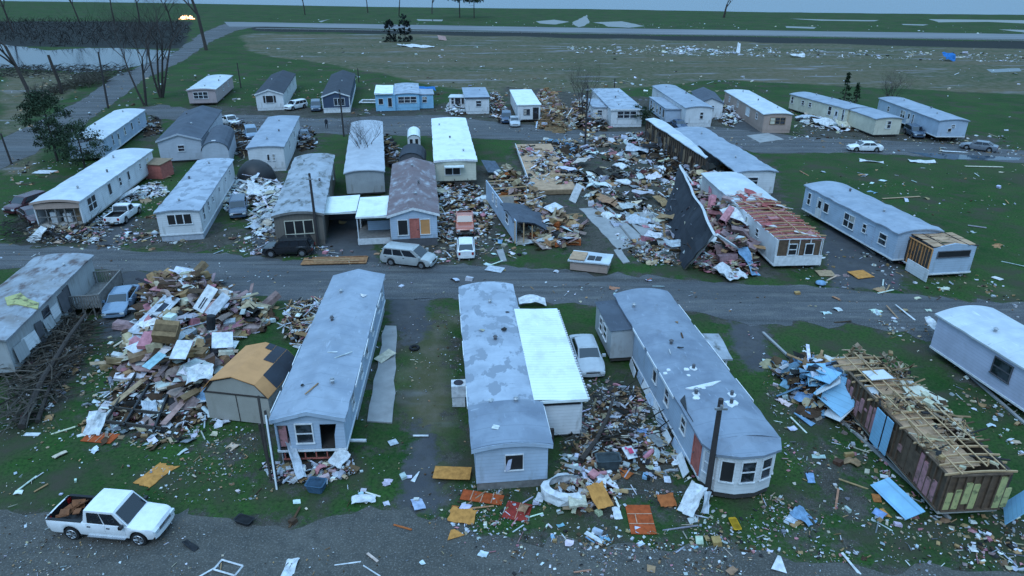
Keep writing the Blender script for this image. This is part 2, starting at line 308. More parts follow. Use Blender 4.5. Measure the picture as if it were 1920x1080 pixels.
sheet('road', P_mid, .012, MT['road']); sheet('gravel_road', P_near, .012, MT['gravel']); sheet('road', P_back, .012, MT['road']); sheet('lane', P_side, .02, MT['road']); sheet('highway', P_high, .03, MT['far_road'])
for i, (k, p) in enumerate([]): sheet('driveway', rag(gp(p), amp=.4, seed=20 + i), .008, MT['road' if i % 2 == 0 else 'gravel'])
# lake and pond water, puddles
t = NT('water_surface'); t.bump(t.noise(.5, 0, 1, detail=5, stretch=(.4, 1, 1)), .35, .25)
MT['water'] = t.done((.10, .17, .22), .16, 0, .9)
t = NT('pond_surface'); t.bump(t.noise(.8, 0, 1, detail=3), .05, .05); MT['pond'] = t.done((.03, .05, .07), .08, 0, .6)
LS = [(-900, -14), (0, 2), (250, 5), (480, 9), (700, 13), (960, 16), (1100, 17), (1440, 23), (1700, 26), (1920, 28), (3200, 46)]
lk = gp(LS); lk = [p.lerp(q, k / 12) + Vector((0, 3.0 * noise.noise((p.x * .01 + k, 3, 0)), 0)) for p, q in zip(lk, lk[1:]) for k in range(12)]
sheet('lake_water', [Vector((-5500, lk[0].y, 0))] + lk + [Vector((5500, lk[-1].y, 0)), Vector((5500, 7900, 0)), Vector((-5500, 7900, 0))], .06, MT['water'])
sheet('pond_water', rag(gp([(-500, 86), (-100, 84), (0, 84), (90, 94), (180, 90), (250, 92), (330, 96), (300, 112), (262, 124), (205, 134), (150, 136), (60, 130), (0, 128), (-200, 130), (-500, 128)]), amp=.5, seed=5), .05, MT['pond'])
for k, p in enumerate(((( 1005, 40), (1040, 37), (1068, 41), (1040, 46), (1012, 44)), ((1073, 42), (1082, 38), (1100, 28), (1101, 33), (1106, 42), (1095, 49), (1084, 51), (1075, 46)), ((1112, 42), (1165, 40), (1210, 49), (1180, 52), (1140, 50), (1130, 45)),
                       ((1472, 49), (1530, 51), (1528, 54), (1475, 52)), ((1480, 35), (1560, 37), (1650, 38), (1640, 40), (1540, 39)), ((1690, 45), (1740, 46), (1730, 48), (1695, 47)), ((1740, 36), (1920, 38), (2100, 41), (2100, 45), (1920, 44), (1850, 41), (1760, 42)), ((1870, 55), (1990, 58), (1990, 63), (1930, 62)),
                       ((780, 36), (830, 37), (828, 40), (784, 39)), ((598, 40), (617, 36), (612, 38), (602, 42)), 
                       ((1850, 130), (1910, 128), (1915, 134), (1860, 136)), ((1700, 285), (1800, 290), (1915, 296), (1910, 301), (1760, 298)))):
    sheet('puddle', rag(gp(p), amp=.15, seed=40 + k), .03, MT['pond'])
# ------------------------------------------------------------------ mobile homes
LAND = []   # (x, y, words) landmarks for the labels of loose pieces
def face(f, w, L):
    hw = w / 2
    return {'N': (Vector((-hw, 0, 0)), Vector((1, 0, 0)), Vector((0, -1, 0))), 'F': (Vector((-hw, L, 0)), Vector((1, 0, 0)), Vector((0, 1, 0))),
            'R': (Vector((hw, 0, 0)), Vector((0, 1, 0)), Vector((1, 0, 0))), 'L': (Vector((-hw, 0, 0)), Vector((0, 1, 0)), Vector((-1, 0, 0)))}[f]
def obx(mb, o, u, n, u0, u1, z0, z1, n0, n1):
    """box on a wall face: u along it, z up, n outward"""
    q = [o + u * a + n * b + Vector((0, 0, c)) for c in (z0, z1) for b in (n0, n1) for a in (u0, u1)]
    mb.add(q, [(0, 2, 3, 1), (4, 5, 7, 6), (0, 1, 5, 4), (2, 6, 7, 3), (0, 4, 6, 2), (1, 3, 7, 5)])
_wr = random.Random(11)
def window(root, fr, u, z, w, h, bars=1, mt='trim', shutters=None, pane=None, t=.065, cross=True):
    brk = _wr.random(); cross = cross and brk > .25; pane = pane or ('black_plastic' if brk < .35 else 'glass')
    o, ux, n = fr; mb = MB(); x0, x1, z0, z1 = u - w / 2, u + w / 2, z - h / 2, z + h / 2
    obx(mb, o, ux, n, x0 - t, x0, z0, z1, .004, .07); obx(mb, o, ux, n, x1, x1 + t, z0, z1, .004, .07)
    obx(mb, o, ux, n, x0 - t, x1 + t, z1, z1 + t, .004, .075); obx(mb, o, ux, n, x0 - t - .03, x1 + t + .03, z0 - t, z0, .004, .11)
    for k in range(1, bars): xx = x0 + (x1 - x0) * k / bars; obx(mb, o, ux, n, xx - .05, xx + .05, z0, z1, .004, .065)
    if cross:
        for k in range(bars):
            a, b = x0 + (x1 - x0) * k / bars + (.05 if k else 0), x0 + (x1 - x0) * (k + 1) / bars - (.05 if k < bars - 1 else 0)
            obx(mb, o, ux, n, a, b, z - .035, z + .035, .004, .06)
    f = mb.build('window', MT[mt], root)
    pb = MB(); obx(pb, o, ux, n, x0, x1, z0, z1, -.02, .03); pb.build('pane', MT[pane], f)
    if pane == 'glass' and _wr.random() < .4: kb = MB(); obx(kb, o, ux, n, x0, x0 + (x1 - x0) * _wr.uniform(.3, 1), z0 + h * _wr.choice((0, .5)), z1, .031, .034); kb.build('blind', MT[_wr.choice(('siding_cream', 'interior', 'siding_grey'))], f)
    if shutters:
        for s in (-1, 1):
            sb = MB(); c = u + s * (w / 2 + .32); obx(sb, o, ux, n, c - .17, c + .17, z0, z1, .004, .05); sb.build('shutter', MT[shutters], root)
    return f
def door(root, fr, u, z0, w=.85, h=1.95, mt='trim', glass=True, panel='siding_white'):
    o, ux, n = fr; mb = MB(); t = .08
    obx(mb, o, ux, n, u - w / 2 - t, u - w / 2, z0, z0 + h, .004, .07); obx(mb, o, ux, n, u + w / 2, u + w / 2 + t, z0, z0 + h, .004, .07); obx(mb, o, ux, n, u - w / 2 - t, u + w / 2 + t, z0 + h, z0 + h + t, .004, .07)
    obx(mb, o, ux, n, u - w / 2, u + w / 2, z0, z0 + h, .004, .03); d = mb.build('door', MT[mt if panel is None else panel], root)
    if glass: g = MB(); obx(g, o, ux, n, u - w * .28, u + w * .28, z0 + h * .5, z0 + h * .88, .028, .045); g.build('pane', MT['glass'], d)
    k = MB(); obx(k, o, ux, n, u + w * .33, u + w * .42, z0 + h * .45, z0 + h * .5, .028, .09); k.build('handle', MT['chrome'], d)
def roof_z(x, hw, rise, kind):
    t = min(1, abs(x) / hw)
    return rise * (1 - t) if kind == 'gable' else rise * (1 - t * t) if kind == 'barrel' else rise * (.5 + .5 * x / hw) if kind == 'slope' else 0
def roof_mesh(root, w, L, h, rise, kind, mat, ov=.18, wave=.03, th=.12, y0=0, seed=0, holes=(), end_ov=.2, smooth=28, step=.8, droop=None, xs=None):
    hw = w / 2 + ov; nx_ = 12; xs = xs or [-hw + 2 * hw * i / nx_ for i in range(nx_ + 1)]; ys = []; n = max(4, int((L + 2 * end_ov) / step)); mb = MB()
    ys = [y0 - end_ov + (L + 2 * end_ov) * j / n for j in range(n + 1)]
    def zz(x, y):
        v = noise.noise((x * .5 + seed, y * .8, seed)) + .7 * noise.noise((x * .25, y * 2.1, seed + 4))
        z = h + roof_z(x, hw, rise, kind) + wave * v
        return z + (droop(x, y) if droop else 0)
    up = [[Vector((x + (.07 * noise.noise((y * 1.1, x, seed + 2)) if abs(x) > hw * .98 else 0), y, zz(x, y))) for x in xs] for y in ys]; lo = [[p - Vector((0, 0, th)) for p in r] for r in up]
    for j in range(len(ys) - 1):
        for i in range(len(xs) - 1):
            cx, cy = (xs[i] + xs[i + 1]) / 2, (ys[j] + ys[j + 1]) / 2
            if any(a <= cx <= b and c <= cy <= d for a, b, c, d in holes): continue
            mb.add([up[j][i], up[j][i + 1], up[j + 1][i + 1], up[j + 1][i], lo[j][i], lo[j][i + 1], lo[j + 1][i + 1], lo[j + 1][i]],
                   [(0, 1, 2, 3), (4, 7, 6, 5)] + [f for f, e in (((0, 4, 5, 1), j == 0), ((2, 6, 7, 3), j == len(ys) - 2), ((3, 7, 4, 0), i == 0), ((1, 5, 6, 2), i == len(xs) - 2)) if e])
    import bmesh
    o = mb.build('roof', MT[mat], root); bm = bmesh.new(); bm.from_mesh(o.data); bmesh.ops.remove_doubles(bm, verts=bm.verts, dist=.001); bm.to_mesh(o.data); bm.free()
    o.data.polygons.foreach_set('use_smooth', [True] * len(o.data.polygons)); o.data.set_sharp_from_angle(angle=R(smooth))
    return o
def wall_poly(mb, fr, pts, th=.1):
    o, u, n = fr; mb.extr([o + u * a + Vector((0, 0, b)) for a, b in pts], -n * th)
def place(near, far, h):
    a, b = G(*near, h), G(*far, h); d = b - a; L = math.hypot(d.x, d.y)
    return Vector((a.x, a.y, 0)), math.atan2(-d.x, d.y), L
def home(label, near, far, w, name='mobile_home', cat='mobile home', h=3.0, z0=.55, rise=.4, kind='gable', wall='siding_white', roof='roof_steel', wins=(), doors=(), skirt=None, wave=.03, end='wall',
         tilt=0, group='mobile homes of the damaged park', vents=3, holes=(), fascia=None, seed=0, debris_end=True, land=None, droop=None, ov=.18, walls='NFLR', roof_y=None, th=.12, base=None, shell=None):
    p, rz, L = place(near, far, h); root = empty(name, p, rz, label, cat, group)
    if tilt: root.rotation_euler.y = R(tilt)
    hw = w / 2; r = random.Random(seed + int(L * 100))
    prof = [(x, h + roof_z(x, hw + ov, rise, kind) - th - .01) for x in [-hw + w * i / 8 for i in range(9)]]
    mb = MB()
    for f in walls:
        fr = face(f, w, L)
        if f in 'NF':
            wall_poly(mb, fr, [(0.102, z0), (w - .102, z0)] + [(min(max(x + hw, .102), w - .102), z) for x, z in reversed(prof)])
        else:
            e = prof[-1][1] if f == 'R' else prof[0][1]; wall_poly(mb, fr, [(0, z0), (L, z0), (L, e), (0, e)])
    if mb.v: mb.build('wall', MT[wall], root)
    fb = MB(); fb.bb(-hw + .11, hw - .11, .11, L - .11, z0 - .22, z0 + .05); fb.build('floor', MT['chassis'] if end == 'wall' else MT['interior'], root)
    if skirt:
        sb = MB(); sb.bb(-hw + .04, hw - .04, .04, .09, .0, z0); sb.bb(-hw + .04, -hw + .09, .095, L - .1, 0, z0); sb.bb(hw - .09, hw - .04, .095, L - .1, 0, z0); sb.bb(-hw + .04, hw - .04, L - .09, L - .04, 0, z0); sb.build('skirting', MT[skirt], root)
    else:
        cb = MB()
        for s in (-1, 1): cb.bb(s * hw * .55 - .08, s * hw * .55 + .08, .3, L - .3, z0 - .42, z0 - .225)
        k = 1.0
        while k < L - .5:
            for s in (-1, 1): cb.bb(s * hw * .55 - .2, s * hw * .55 + .2, k, k + .4, 0, z0 - .425)
            k += 2.4
        cb.build('chassis', MT['chassis'], root)
    if base is not None:
        tb = MB(); obx(tb, *face('R', w, L), 0, L, z0 - .1, z0 + .03, .003, .05); obx(tb, *face('L', w, L), 0, L, z0 - .1, z0 + .03, .003, .05); obx(tb, *face('N', w, L), 0, w, z0 - .1, z0 + .03, .003, .05); tb.build('trim', MT[base], root)
    if roof:
        ry = roof_y or (0, L)
        roof_mesh(root, w, ry[1] - ry[0], h, rise, kind, roof, ov, wave, th, ry[0], seed, holes, droop=droop)
        if fascia:
            eb = MB(); yy = -.235
            pr = [(x, h + roof_z(x, hw + ov, rise, kind)) for x in [-(hw + ov) + 2 * (hw + ov) * i / 8 for i in range(9)]]
            for (xa, za), (xb, zb) in zip(pr, pr[1:]): eb.add([Vector((xa, yy, za)), Vector((xb, yy, zb)), Vector((xb, yy, zb - .24)), Vector((xa, yy, za - .24)), Vector((xa, yy + .03, za)), Vector((xb, yy + .03, zb)), Vector((xb, yy + .03, zb - .24)), Vector((xa, yy + .03, za - .24))], [(0, 3, 2, 1), (4, 5, 6, 7), (0, 1, 5, 4), (3, 7, 6, 2)])
            eb.build('fascia', MT[fascia], root)
        for k in range(vents):
            vb = MB(); x, y = r.uniform(-hw * .7, hw * .7), ry[0] + (ry[1] - ry[0]) * (k + r.uniform(.3, .7)) / vents; z = h + roof_z(x, hw + ov, rise, kind)
            if any(a - .3 <= x <= b + .3 and c - .3 <= y <= d + .3 for a, b, c, d in holes): continue
            vb.tube((x, y, z - .1), (x, y, z + r.uniform(.2, .35)), .10, .10, 8); vb.tube((x, y, z + .2), (x, y, z + .3), .17, .05, 8); vb.build('roof_vent', MT['frame_dark' if k % 2 else 'galv'], root)
    for wn in wins:
        f, u, z, ww, hh = wn[:5]; kw = dict(wn[5]) if len(wn) > 5 else {}
        u = u * (L if f in 'LR' else w) if abs(u) <= 1 else u; window(root, face(f, w, L), u, z, ww, hh, **kw)
    for dn in doors:
        f, u = dn[:2]; kw = dict(dn[2]) if len(dn) > 2 else {}; door(root, face(f, w, L), u * L if f in 'LR' else u * w, z0 + .05, **kw)
    if land:
        c = Matrix.Rotation(rz, 3, 'Z')
        for k in (0, .5, 1): q = c @ Vector((0, L * k, 0)) + p; LAND.append((q.x, q.y, land))
    root['_L'] = L; del root['_L']
    return root, w, L
def part_box(root, name, mat, *bbs):
    mb = MB()
    for b in bbs: mb.bb(*b)
    return mb.build(name, MT[mat], root)
def canopy(root, x0, x1, y0, y1, z, mat='roof_bright', posts=True, slope=.15, th=.08, name='awning', post_mat='trim', ribs=.4, hz=0):
    mb = MB(); n = max(2, int(abs(y1 - y0) / ribs)); P = []
    for j in range(n * 2 + 1):
        y = y0 + (y1 - y0) * j / (n * 2); zz = z + (.03 if j % 2 else 0); P.append([Vector((x0, y, zz + slope)), Vector(((x0 + x1) / 2, y, zz + slope / 2 - .03)), Vector((x1, y, zz))])
    mb.grid(P); mb.grid([[p - Vector((0, 0, th)) for p in r] for r in P], True)
    mb.bb(min(x0, x1), max(x0, x1), min(y0, y1) - .05, min(y0, y1) - .003, z - .14, z + .03); a = mb.build(name, MT[mat], root)
    if posts:
        for x in (x1 - .1 * (1 if x1 > x0 else -1),) + ((x0,) if posts == 2 else ()):
            for y in (y0 + .1, (y0 + y1) / 2, y1 - .1): pb = MB(); pb.tube((x, y, hz), (x, y, z - th), .05, .05, 6); pb.build('post', MT[post_mat], root)
    return a
# --- front row
W1 = dict(bars=1)
h1, w_, L_ = home('long pale blue mobile home with plain gabled roof and torn near end wall', (577, 782), (673, 517), 3.7, h=3.1, z0=.95, rise=.5, wall='siding_blue', roof='roof_steel', wave=.035, base='trim', seed=1, fascia='siding_blue',
     wins=[('N', .42, 2.05, .85, 1.2, {}), ('R', .15, 2.2, .7, .9), ('R', .33, 2.2, .7, .9), ('R', .46, 2.2, .7, .8), ('R', .62, 2.2, .6, .8), ('R', .8, 2.2, .6, .8), ('R', .92, 2.2, .6, .8)], land='the pale blue gabled mobile home', walls='FLR')
mb = MB(); fr = face('N', w_, L_)
wall_poly(mb, fr, [(.75, 1.0), (2.35, 1.0), (2.4, 2.6), (.7, 2.6)]); wall_poly(mb, fr, [(.102, 2.603), (w_ - .102, 2.603), (w_ - .102, 3.12), (1.85, 3.5), (.102, 3.12)]); wall_poly(mb, fr, [(3.1, 1.0), (w_ - .102, 1.0), (w_ - .102, 2.6), (3.3, 2.6), (3.15, 1.9)]); mb.build('end_wall', MT['siding_blue'], h1)
part_box(h1, 'partition', 'interior', (-1.7, 1.7, 2.2, 2.28, 1.06, 2.9)); part_box(h1, 'insulation', 'pink', (-1.72, -1.3, .15, .3, 1.1, 2.5)); part_box(h1, 'exposed_framing', 'red_wood', *[(x, x + .06, .12, .2, .3, 1.0) for x in (-1.6, -1.1, -.5, .1, .7, 1.2, 1.6)], (-1.7, 1.7, .12, .18, .2, .28))
part_box(h1, 'skirting', 'skirt', (1.72, 1.77, 4, L_ - .2, 0, .9), (-1.77, -1.72, .2, L_ - .2, 0, .9))
h2, w_, L_ = home('long grey blue mobile home with patched low roof, joined to the white ribbed carport', (960, 834), (911, 537), 3.75, h=2.85, z0=.5, rise=.28, kind='barrel', wall='siding_blue', roof='roof_patch', wave=.05, seed=2, fascia='siding_blue', ov=.22,
     wins=[('N', .53, 1.75, .9, .95, dict(t=.04, mt='trim', pane='black_plastic'))], skirt='wood_grey', land='the grey blue mobile home with the patched roof')
cb = MB(); cb.quad((.0, -.05, 2.0), (-.2, -.09, 1.95), (-.36, -.15, 1.5), (-.32, -.14, 1.25), (-.1, -.09, 1.37)); cb.build('curtain', MT['siding_lilac'], h2)
roof_mesh(h2, w_, 3.4, 2.85, .28, 'barrel', 'roof_grey', .225, .05, .06, 0, 2); [c for c in h2.children if c.name.startswith('roof.') or c.name == 'roof'][-1].location.z = .035
h3, w_, L_ = home('largest grey mobile home with bay windowed end, white roof patches and a side room', (1388, 822), (1202, 550), 3.8, h=2.95, z0=.5, rise=.34, kind='barrel', wall='siding_blue', roof='roof_grey', wave=.06, seed=3, ov=.2,
     wins=[('L', .16, 1.9, .6, .9), ('L', .32, 1.9, .6, 1.0), ('L', .45, 1.9, .6, .8), ('L', .95, 1.9, .5, .9)], doors=[('L', .04, dict(panel='red_wood', glass=False))], land='the largest grey mobile home', base='trim')
# bay end
bay = [(-1.9, 0.0), (-1.5, -.95), (-.55, -1.3), (.55, -1.3), (1.5, -.95), (1.9, 0.0)]
mb = MB()
for a, b in zip(bay, bay[1:]):
    a, b = Vector((*a, 0)), Vector((*b, 0)); n = Vector((b.y - a.y, -(b.x - a.x), 0)).normalized()
    obx(mb, a, (b - a).normalized(), n, 0, (b - a).length, .45, 2.81, -.1, 0)
bo = mb.build('bay_wall', MT['siding_white'], h3)
for a, b in zip(bay[0:], bay[1:]):
    a, b = Vector((*a, 0)), Vector((*b, 0)); n = Vector((b.y - a.y, -(b.x - a.x), 0)).normalized(); window(h3, (a, (b - a).normalized(), n), (b - a).length / 2, 1.85, (b - a).length - .4, 1.25)
top = [Vector((x * 1.09, y * 1.1 - .03 if y else .2, 3.30)) for x, y in bay]; top[2].z = top[3].z = 3.36
mb = MB(); rg = [Vector((-2.1, -.2, 2.965)), Vector((-1.7, -1.12, 2.96)), Vector((-.6, -1.5, 2.98)), Vector((.6, -1.5, 2.98)), Vector((1.7, -1.12, 2.96)), Vector((2.1, -.2, 2.965)), Vector((1.05, -.2, 3.2)), Vector((0, -.2, 3.29)), Vector((-1.05, -.2, 3.2))]
mb.slab(rg, .14); mb.build('bay_roof', MT['roof_grey'], h3)
mb = MB(); mb.slab([Vector((x * .97, y * .97, .44)) for x, y in bay], .3); mb.build('bay_skirt', MT['chassis'], h3)
# side room
sx = -1.9 - 1.6; y1_, y0_ = L_ * .97, L_ * .72
mb = MB(); mb.bb(sx, -1.91, y0_, y1_, .5, 2.65); sr = mb.build('side_room', MT['siding_worn'], h3)
mb = MB(); P = [[Vector((sx - .12, y, 2.67)), Vector((-2.7, y, 2.72)), Vector((-1.915, y, 2.76))] for y in (y0_ - .12, (y0_ + y1_) / 2, y1_ + .1)]; mb.grid(P, True); mb.grid([[p - Vector((0, 0, .015)) for p in r_] for r_ in P]); mb.build('side_roof', MT['roof_slate'], h3)
fr = (Vector((sx, y0_, 0)), Vector((0, 1, 0)), Vector((-1, 0, 0))); window(h3, fr, 1.5, 1.75, .8, 1.0); window(h3, fr, 2.7, 1.75, .6, 1.0)
part_box(h3, 'underside', 'chassis', (sx + .1, -1.95, y0_ + .1, y1_ - .1, .2, .49))
# patches on the roof of the big home
rp = random.Random(4)
for (px, py, rr_) in ((1300, 692, .3), (1287, 693, .22), (1248, 694, .2), (1291, 704, .15), (1254, 690, .18), (1305, 738, .32), (1318, 728, .2), (1372, 740, .3), (1371, 757, .45), (1306, 745, .25)):
    q = h3.matrix_world.inverted() if False else None; p0 = G(px, py, 3.25); d = p0 - h3.location; c_, s_2 = math.cos(-h3.rotation_euler.z), math.sin(-h3.rotation_euler.z); x, y = d.x * c_ - d.y * s_2, d.x * s_2 + d.y * c_
    mb = MB(); z = 2.95 + roof_z(x, 2.1, .34, 'barrel') + .065
    mb.slab([Vector((x + .75 * rr_ * (1 + .25 * rp.uniform(-1, 1)) * math.cos(a * .628), y + .75 * rr_ * (1 + .25 * rp.uniform(-1, 1)) * math.sin(a * .628), z - .035)) for a in range(10)], .1); mb.build('sealant_patch', MT['trim'], h3)
    if rr_ > .27: vb = MB(); vb.tube((x, y, z), (x, y, z + .22), .1, .1, 8); vb.build('roof_vent', MT['frame_dark'], h3)
def local(root, px, py, z):
    d = G(px, py, z) - root.location; a = -root.rotation_euler.z; return d.x * math.cos(a) - d.y * math.sin(a), d.x * math.sin(a) + d.y * math.cos(a)
mb = MB(); pts = [local(h3, *q, 3.2) for q in ((1285, 728), (1342, 718), (1352, 716), (1336, 726), (1300, 732))]; mb.slab([Vector((x, y, 2.95 + roof_z(x, 2.1, .34, 'barrel') + .07)) for x, y in pts], .1); mb.build('sealant_patch', MT['trim'], h3)
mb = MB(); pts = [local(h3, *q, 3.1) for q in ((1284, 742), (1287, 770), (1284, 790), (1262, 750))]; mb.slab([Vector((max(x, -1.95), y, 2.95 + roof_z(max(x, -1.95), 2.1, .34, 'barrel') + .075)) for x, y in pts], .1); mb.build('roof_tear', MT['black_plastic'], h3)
# small porch east of the big home
pr, pw, pl = home('small porch roof on white posts against far side of largest grey home', (1338, 670), (1318, 628), 1.9, name='porch', cat='porch', h=2.7, z0=.3, rise=.1, kind='flat', wall='siding_white', roof='roof_moss', walls='', vents=0, group=None)
for x in (-.85, .85):
    for y in (.1, pl - .1): mb = MB(); mb.bb(x - .06, x + .06, y - .06, y + .06, .3, 2.58); mb.build('post', MT['trim'], pr)
mb = MB(); mb.bb(-.9, -.84, .2, pl - .2, .3, 2.5); mb.build('side_panel', MT['siding_grey'], pr)
# carport annex with ribbed roof
p, rz, L = place((1052, 752), (1004, 581), 2.8); ax = empty('carport', p, rz, 'white ribbed metal roofed carport annex beside the patched grey blue home', 'carport')
canopy(ax, -1.55, 1.55, 0, L, 2.85, 'roof_bright', False, .12, .1, 'roof', ribs=.3)
mb = MB(); mb.bb(-1.4, 1.3, .25, .33, .3, 2.3); mb.bb(1.22, 1.3, .335, L - .3, .3, 2.7); mb.build('wall', MT['siding_white'], ax)
part_box(ax, 'beam', 'black_plastic', (-1.4, 1.2, .36, .44, 2.1, 2.7)); part_box(ax, 'rafter_tail', 'trim', *[(1.56, 1.68, y * .3 + .1, y * .3 + .2, 2.71, 2.82) for y in range(int(L / .3))]); part_box(ax, 'post', 'wood_dark', (-.62, -.4, -.35, -.15, 0, 1.1))
LAND.append((p.x + 1, p.y, 'the white ribbed carport'))
# left worn home with deck
h0, w_, L_ = home('worn grey mobile home with moss stained roof and a yellow patch, brush piled against it', (-60, 640), (118, 482), 4.3, h=3.1, z0=.6, rise=.3, kind='barrel', wall='siding_worn', roof='roof_worn', wave=.07, seed=5, wins=[('R', .38, 2.1, .9, .9, dict(mt='frame_dark'))], doors=[('R', .62, dict(panel='frame_dark', glass=False))], land='the worn grey mobile home')
mb = MB(); pts = [local(h0, *q, 3.3) for q in ((10, 562), (40, 553), (52, 562), (72, 566), (70, 576), (30, 573), (15, 576))]; mb.slab([Vector((x, y, 3.1 + roof_z(x, 2.3, .3, 'barrel') + .09)) for x, y in pts], .08); mb.build('roof_patch', MT['yellow_batt'], h0)
def deck(label, root, x0, x1, y0, y1, z=.8, rail='wood_grey', rh=.95, solid=True, sides='RNF', name='deck'):
    d = empty(name, root.matrix_basis @ Vector((x0, y0, 0)), root.rotation_euler.z, label, 'deck'); w, l = x1 - x0, y1 - y0
    mb = MB(); n = int(l / .3)
    for k in range(n): mb.bb(0, w, k * l / n, (k + .93) * l / n, z - .05, z)
    mb.build('boards', MT[rail], d)
    for f in sides:
        mb = MB(); a, b = {'R': ((w, 0), (w, l)), 'N': ((0, 0), (w, 0)), 'F': ((0, l), (w, l)), 'L': ((0, 0), (0, l))}[f]; a, b = Vector((*a, 0)), Vector((*b, 0)); n = max(2, int((b - a).length / (.18 if solid else .5))); u = (b - a).normalized(); nn = Vector((u.y, -u.x, 0))
        for k in range(n + 1): q = u * (b - a).length * k / n; obx(mb, a + q, u, nn, -.06, .06, 0 if k % 4 == 0 else z - .1, z + rh, -.025, .025)
        obx(mb, a, u, nn, 0, (b - a).length, z + rh, z + rh + .08, -.05, .05); mb.build('railing', MT[rail], d)
    for x in (.05, w - .05):
        for y in (.05, l / 2, l - .05): mb = MB(); mb.bb(x - .05, x + .05, y - .05, y + .05, 0, z - .06); mb.build('post', MT[rail], d)
    return d
deck('grey wooden deck with slatted railing beside worn grey home', h0, 2.2, 4.3, L_ * .63, L_ * .97)
# gambrel shed
p, rz, L = place((437, 716), (498, 655), 2.9); shd = empty('shed', p, rz, 'gambrel shed with bare orange roof decking and torn black shingles by the big debris heap', 'shed'); sw = 2.05
gp_ = [(-sw, 2.1), (-1.35, 2.95), (0, 3.35), (1.35, 2.95), (sw, 2.1)]
mb = MB(); mb.bb(-sw + .1, sw - .1, .1, L - .1, .05, .1)
for y in (0, L - .08): mb.extr([Vector((-sw, y, .1)), Vector((sw, y, .1))] + [Vector((x, y, z - .06)) for x, z in reversed(gp_)], (0, .08, 0))
mb.bb(-sw, -sw + .08, .081, L - .081, .1, 2.03); mb.bb(sw - .08, sw, .081, L - .081, .1, 2.03); mb.build('wall', MT['siding_shed'], shd)
mb = MB()
for (xa, za), (xb, zb) in zip(gp_, gp_[1:]):
    k = 1.0 + .06; mb.add([Vector((xa * k, -.15, za)), Vector((xb * k, -.15, zb)), Vector((xb * k, L + .15, zb)), Vector((xa * k, L + .15, za)), Vector((xa * k, -.15, za - .05)), Vector((xb * k, -.15, zb - .05)), Vector((xb * k, L + .15, zb - .05)), Vector((xa * k, L + .15, za - .05))], [(0, 1, 2, 3), (4, 7, 6, 5), (0, 4, 5, 1), (2, 6, 7, 3), (0, 3, 7, 4), (1, 5, 6, 2)])
mb.build('roof', MT['plywood'], shd)
mb = MB()
for (xa, za, xb, zb, yy0, yy1) in ((1.43, 2.95, sw * 1.06, 2.1, L * .22, L + .12), (.75, 3.15, 1.4, 2.96, L * .55, L + .12), (.3, 3.3, .72, 3.165, L * .8, L + .12)):
    n = int((yy1 - yy0) / .3) + 1
    for k in range(n): a = yy0 + (yy1 - yy0) * k / n + (rp.uniform(0, .35) if k == 0 else 0); b = yy0 + (yy1 - yy0) * (k + .98) / n; mb.add([Vector((xa, a, za + .02)), Vector((xb, a, zb + .02)), Vector((xb, b, zb + .035)), Vector((xa, b, za + .035))], [(0, 1, 2, 3)])
mb.build('shingles', MT['roof_dark'], shd)
mb = MB()
for (xa, za), (xb, zb) in zip(gp_, gp_[1:]): mb.tube((xa, -.03, za - .12), (xb, -.03, zb - .12), .05, .05, 4)
mb.bb(-sw, sw, -.05, -.003, 1.98, 2.08); mb.bb(-.02, .02, -.035, -.003, .1, 1.98); mb.build('trim', MT['wood_dark'], shd); LAND.append((p.x, p.y, 'the gambrel shed'))
# right edge home
home('plain grey mobile home with smooth white roof and dark window at the lake side corner', (2010, 700), (1812, 585), 4.3, h=3.1, z0=.6, rise=.4, kind='barrel', wall='siding_lilac', roof='roof_white', wave=.02, base='trim', seed=6, vents=1, wins=[('L', .30, 2.1, 1.3, 1.1, dict(mt='frame_dark'))], land='the plain grey home with the smooth white roof')
# --- middle row, two ranks
home('long white mobile home with smashed open front showing rooms inside', (103, 378), (250, 282), 4.5, h=3.2, z0=.7, rise=.28, kind='barrel', wall='siding_white', roof='roof_white', wave=.05, seed=7, walls='FLR', end='open', fascia='siding_tan',
     wins=[('R', .12, 2.1, 2.0, 1.4, dict(bars=2)), ('R', .34, 2.2, .8, 1.2), ('R', .48, 2.2, .6, .9), ('R', .6, 2.2, .6, 1.0), ('R', .78, 2.3, .4, .6), ('R', .9, 2.2, .8, .9)], land='the white home with the smashed front')
bh = [o for o in C.objects if o.get('label', '').startswith('long white mobile home with smashed')][0]
part_box(bh, 'end_framing', 'wood_grey', *[(x, x + .1, .02, .12, .75, 2.8) for x in (-2.15, -1.2, -.3, .6, 1.5, 2.05)], (-2.2, 2.2, .02, .12, 1.5, 1.58)); part_box(bh, 'partition', 'interior', (-2.1, 2.1, 2.6, 2.66, .8, 3.0)); part_box(bh, 'end_panel', 'siding_tan', (-2.2, 2.2, -.05, .015, 2.45, 3.05)); part_box(bh, 'cabinet', 'trim', (-1.1, -.4, .5, 1.1, .78, 1.9), (.1, .9, .6, 1.2, .78, 1.7)); part_box(bh, 'cupboard', 'wood', (1.1, 1.9, .8, 1.4, .78, 2.2))
home('white mobile home with grey seamed roof and wide front window, lawn on its far side', (332, 396), (404, 300), 4.0, h=3.1, z0=.7, rise=.22, kind='barrel', wall='siding_white', roof='roof_grey' if 0 else 'roof_patch', wave=.05, seed=8, base='trim', skirt='skirt',
     wins=[('N', .52, 2.25, 2.2, 1.0, dict(bars=3, cross=False)), ('R', .08, 2.2, .6, 1.3), ('R', .2, 2.2, .5, 1.0), ('R', .32, 2.2, .5, .5), ('R', .5, 2.2, .5, .5), ('R', .7, 2.2, .5, .5), ('R', .85, 2.2, .6, .6)], land='the white home with the wide front window')
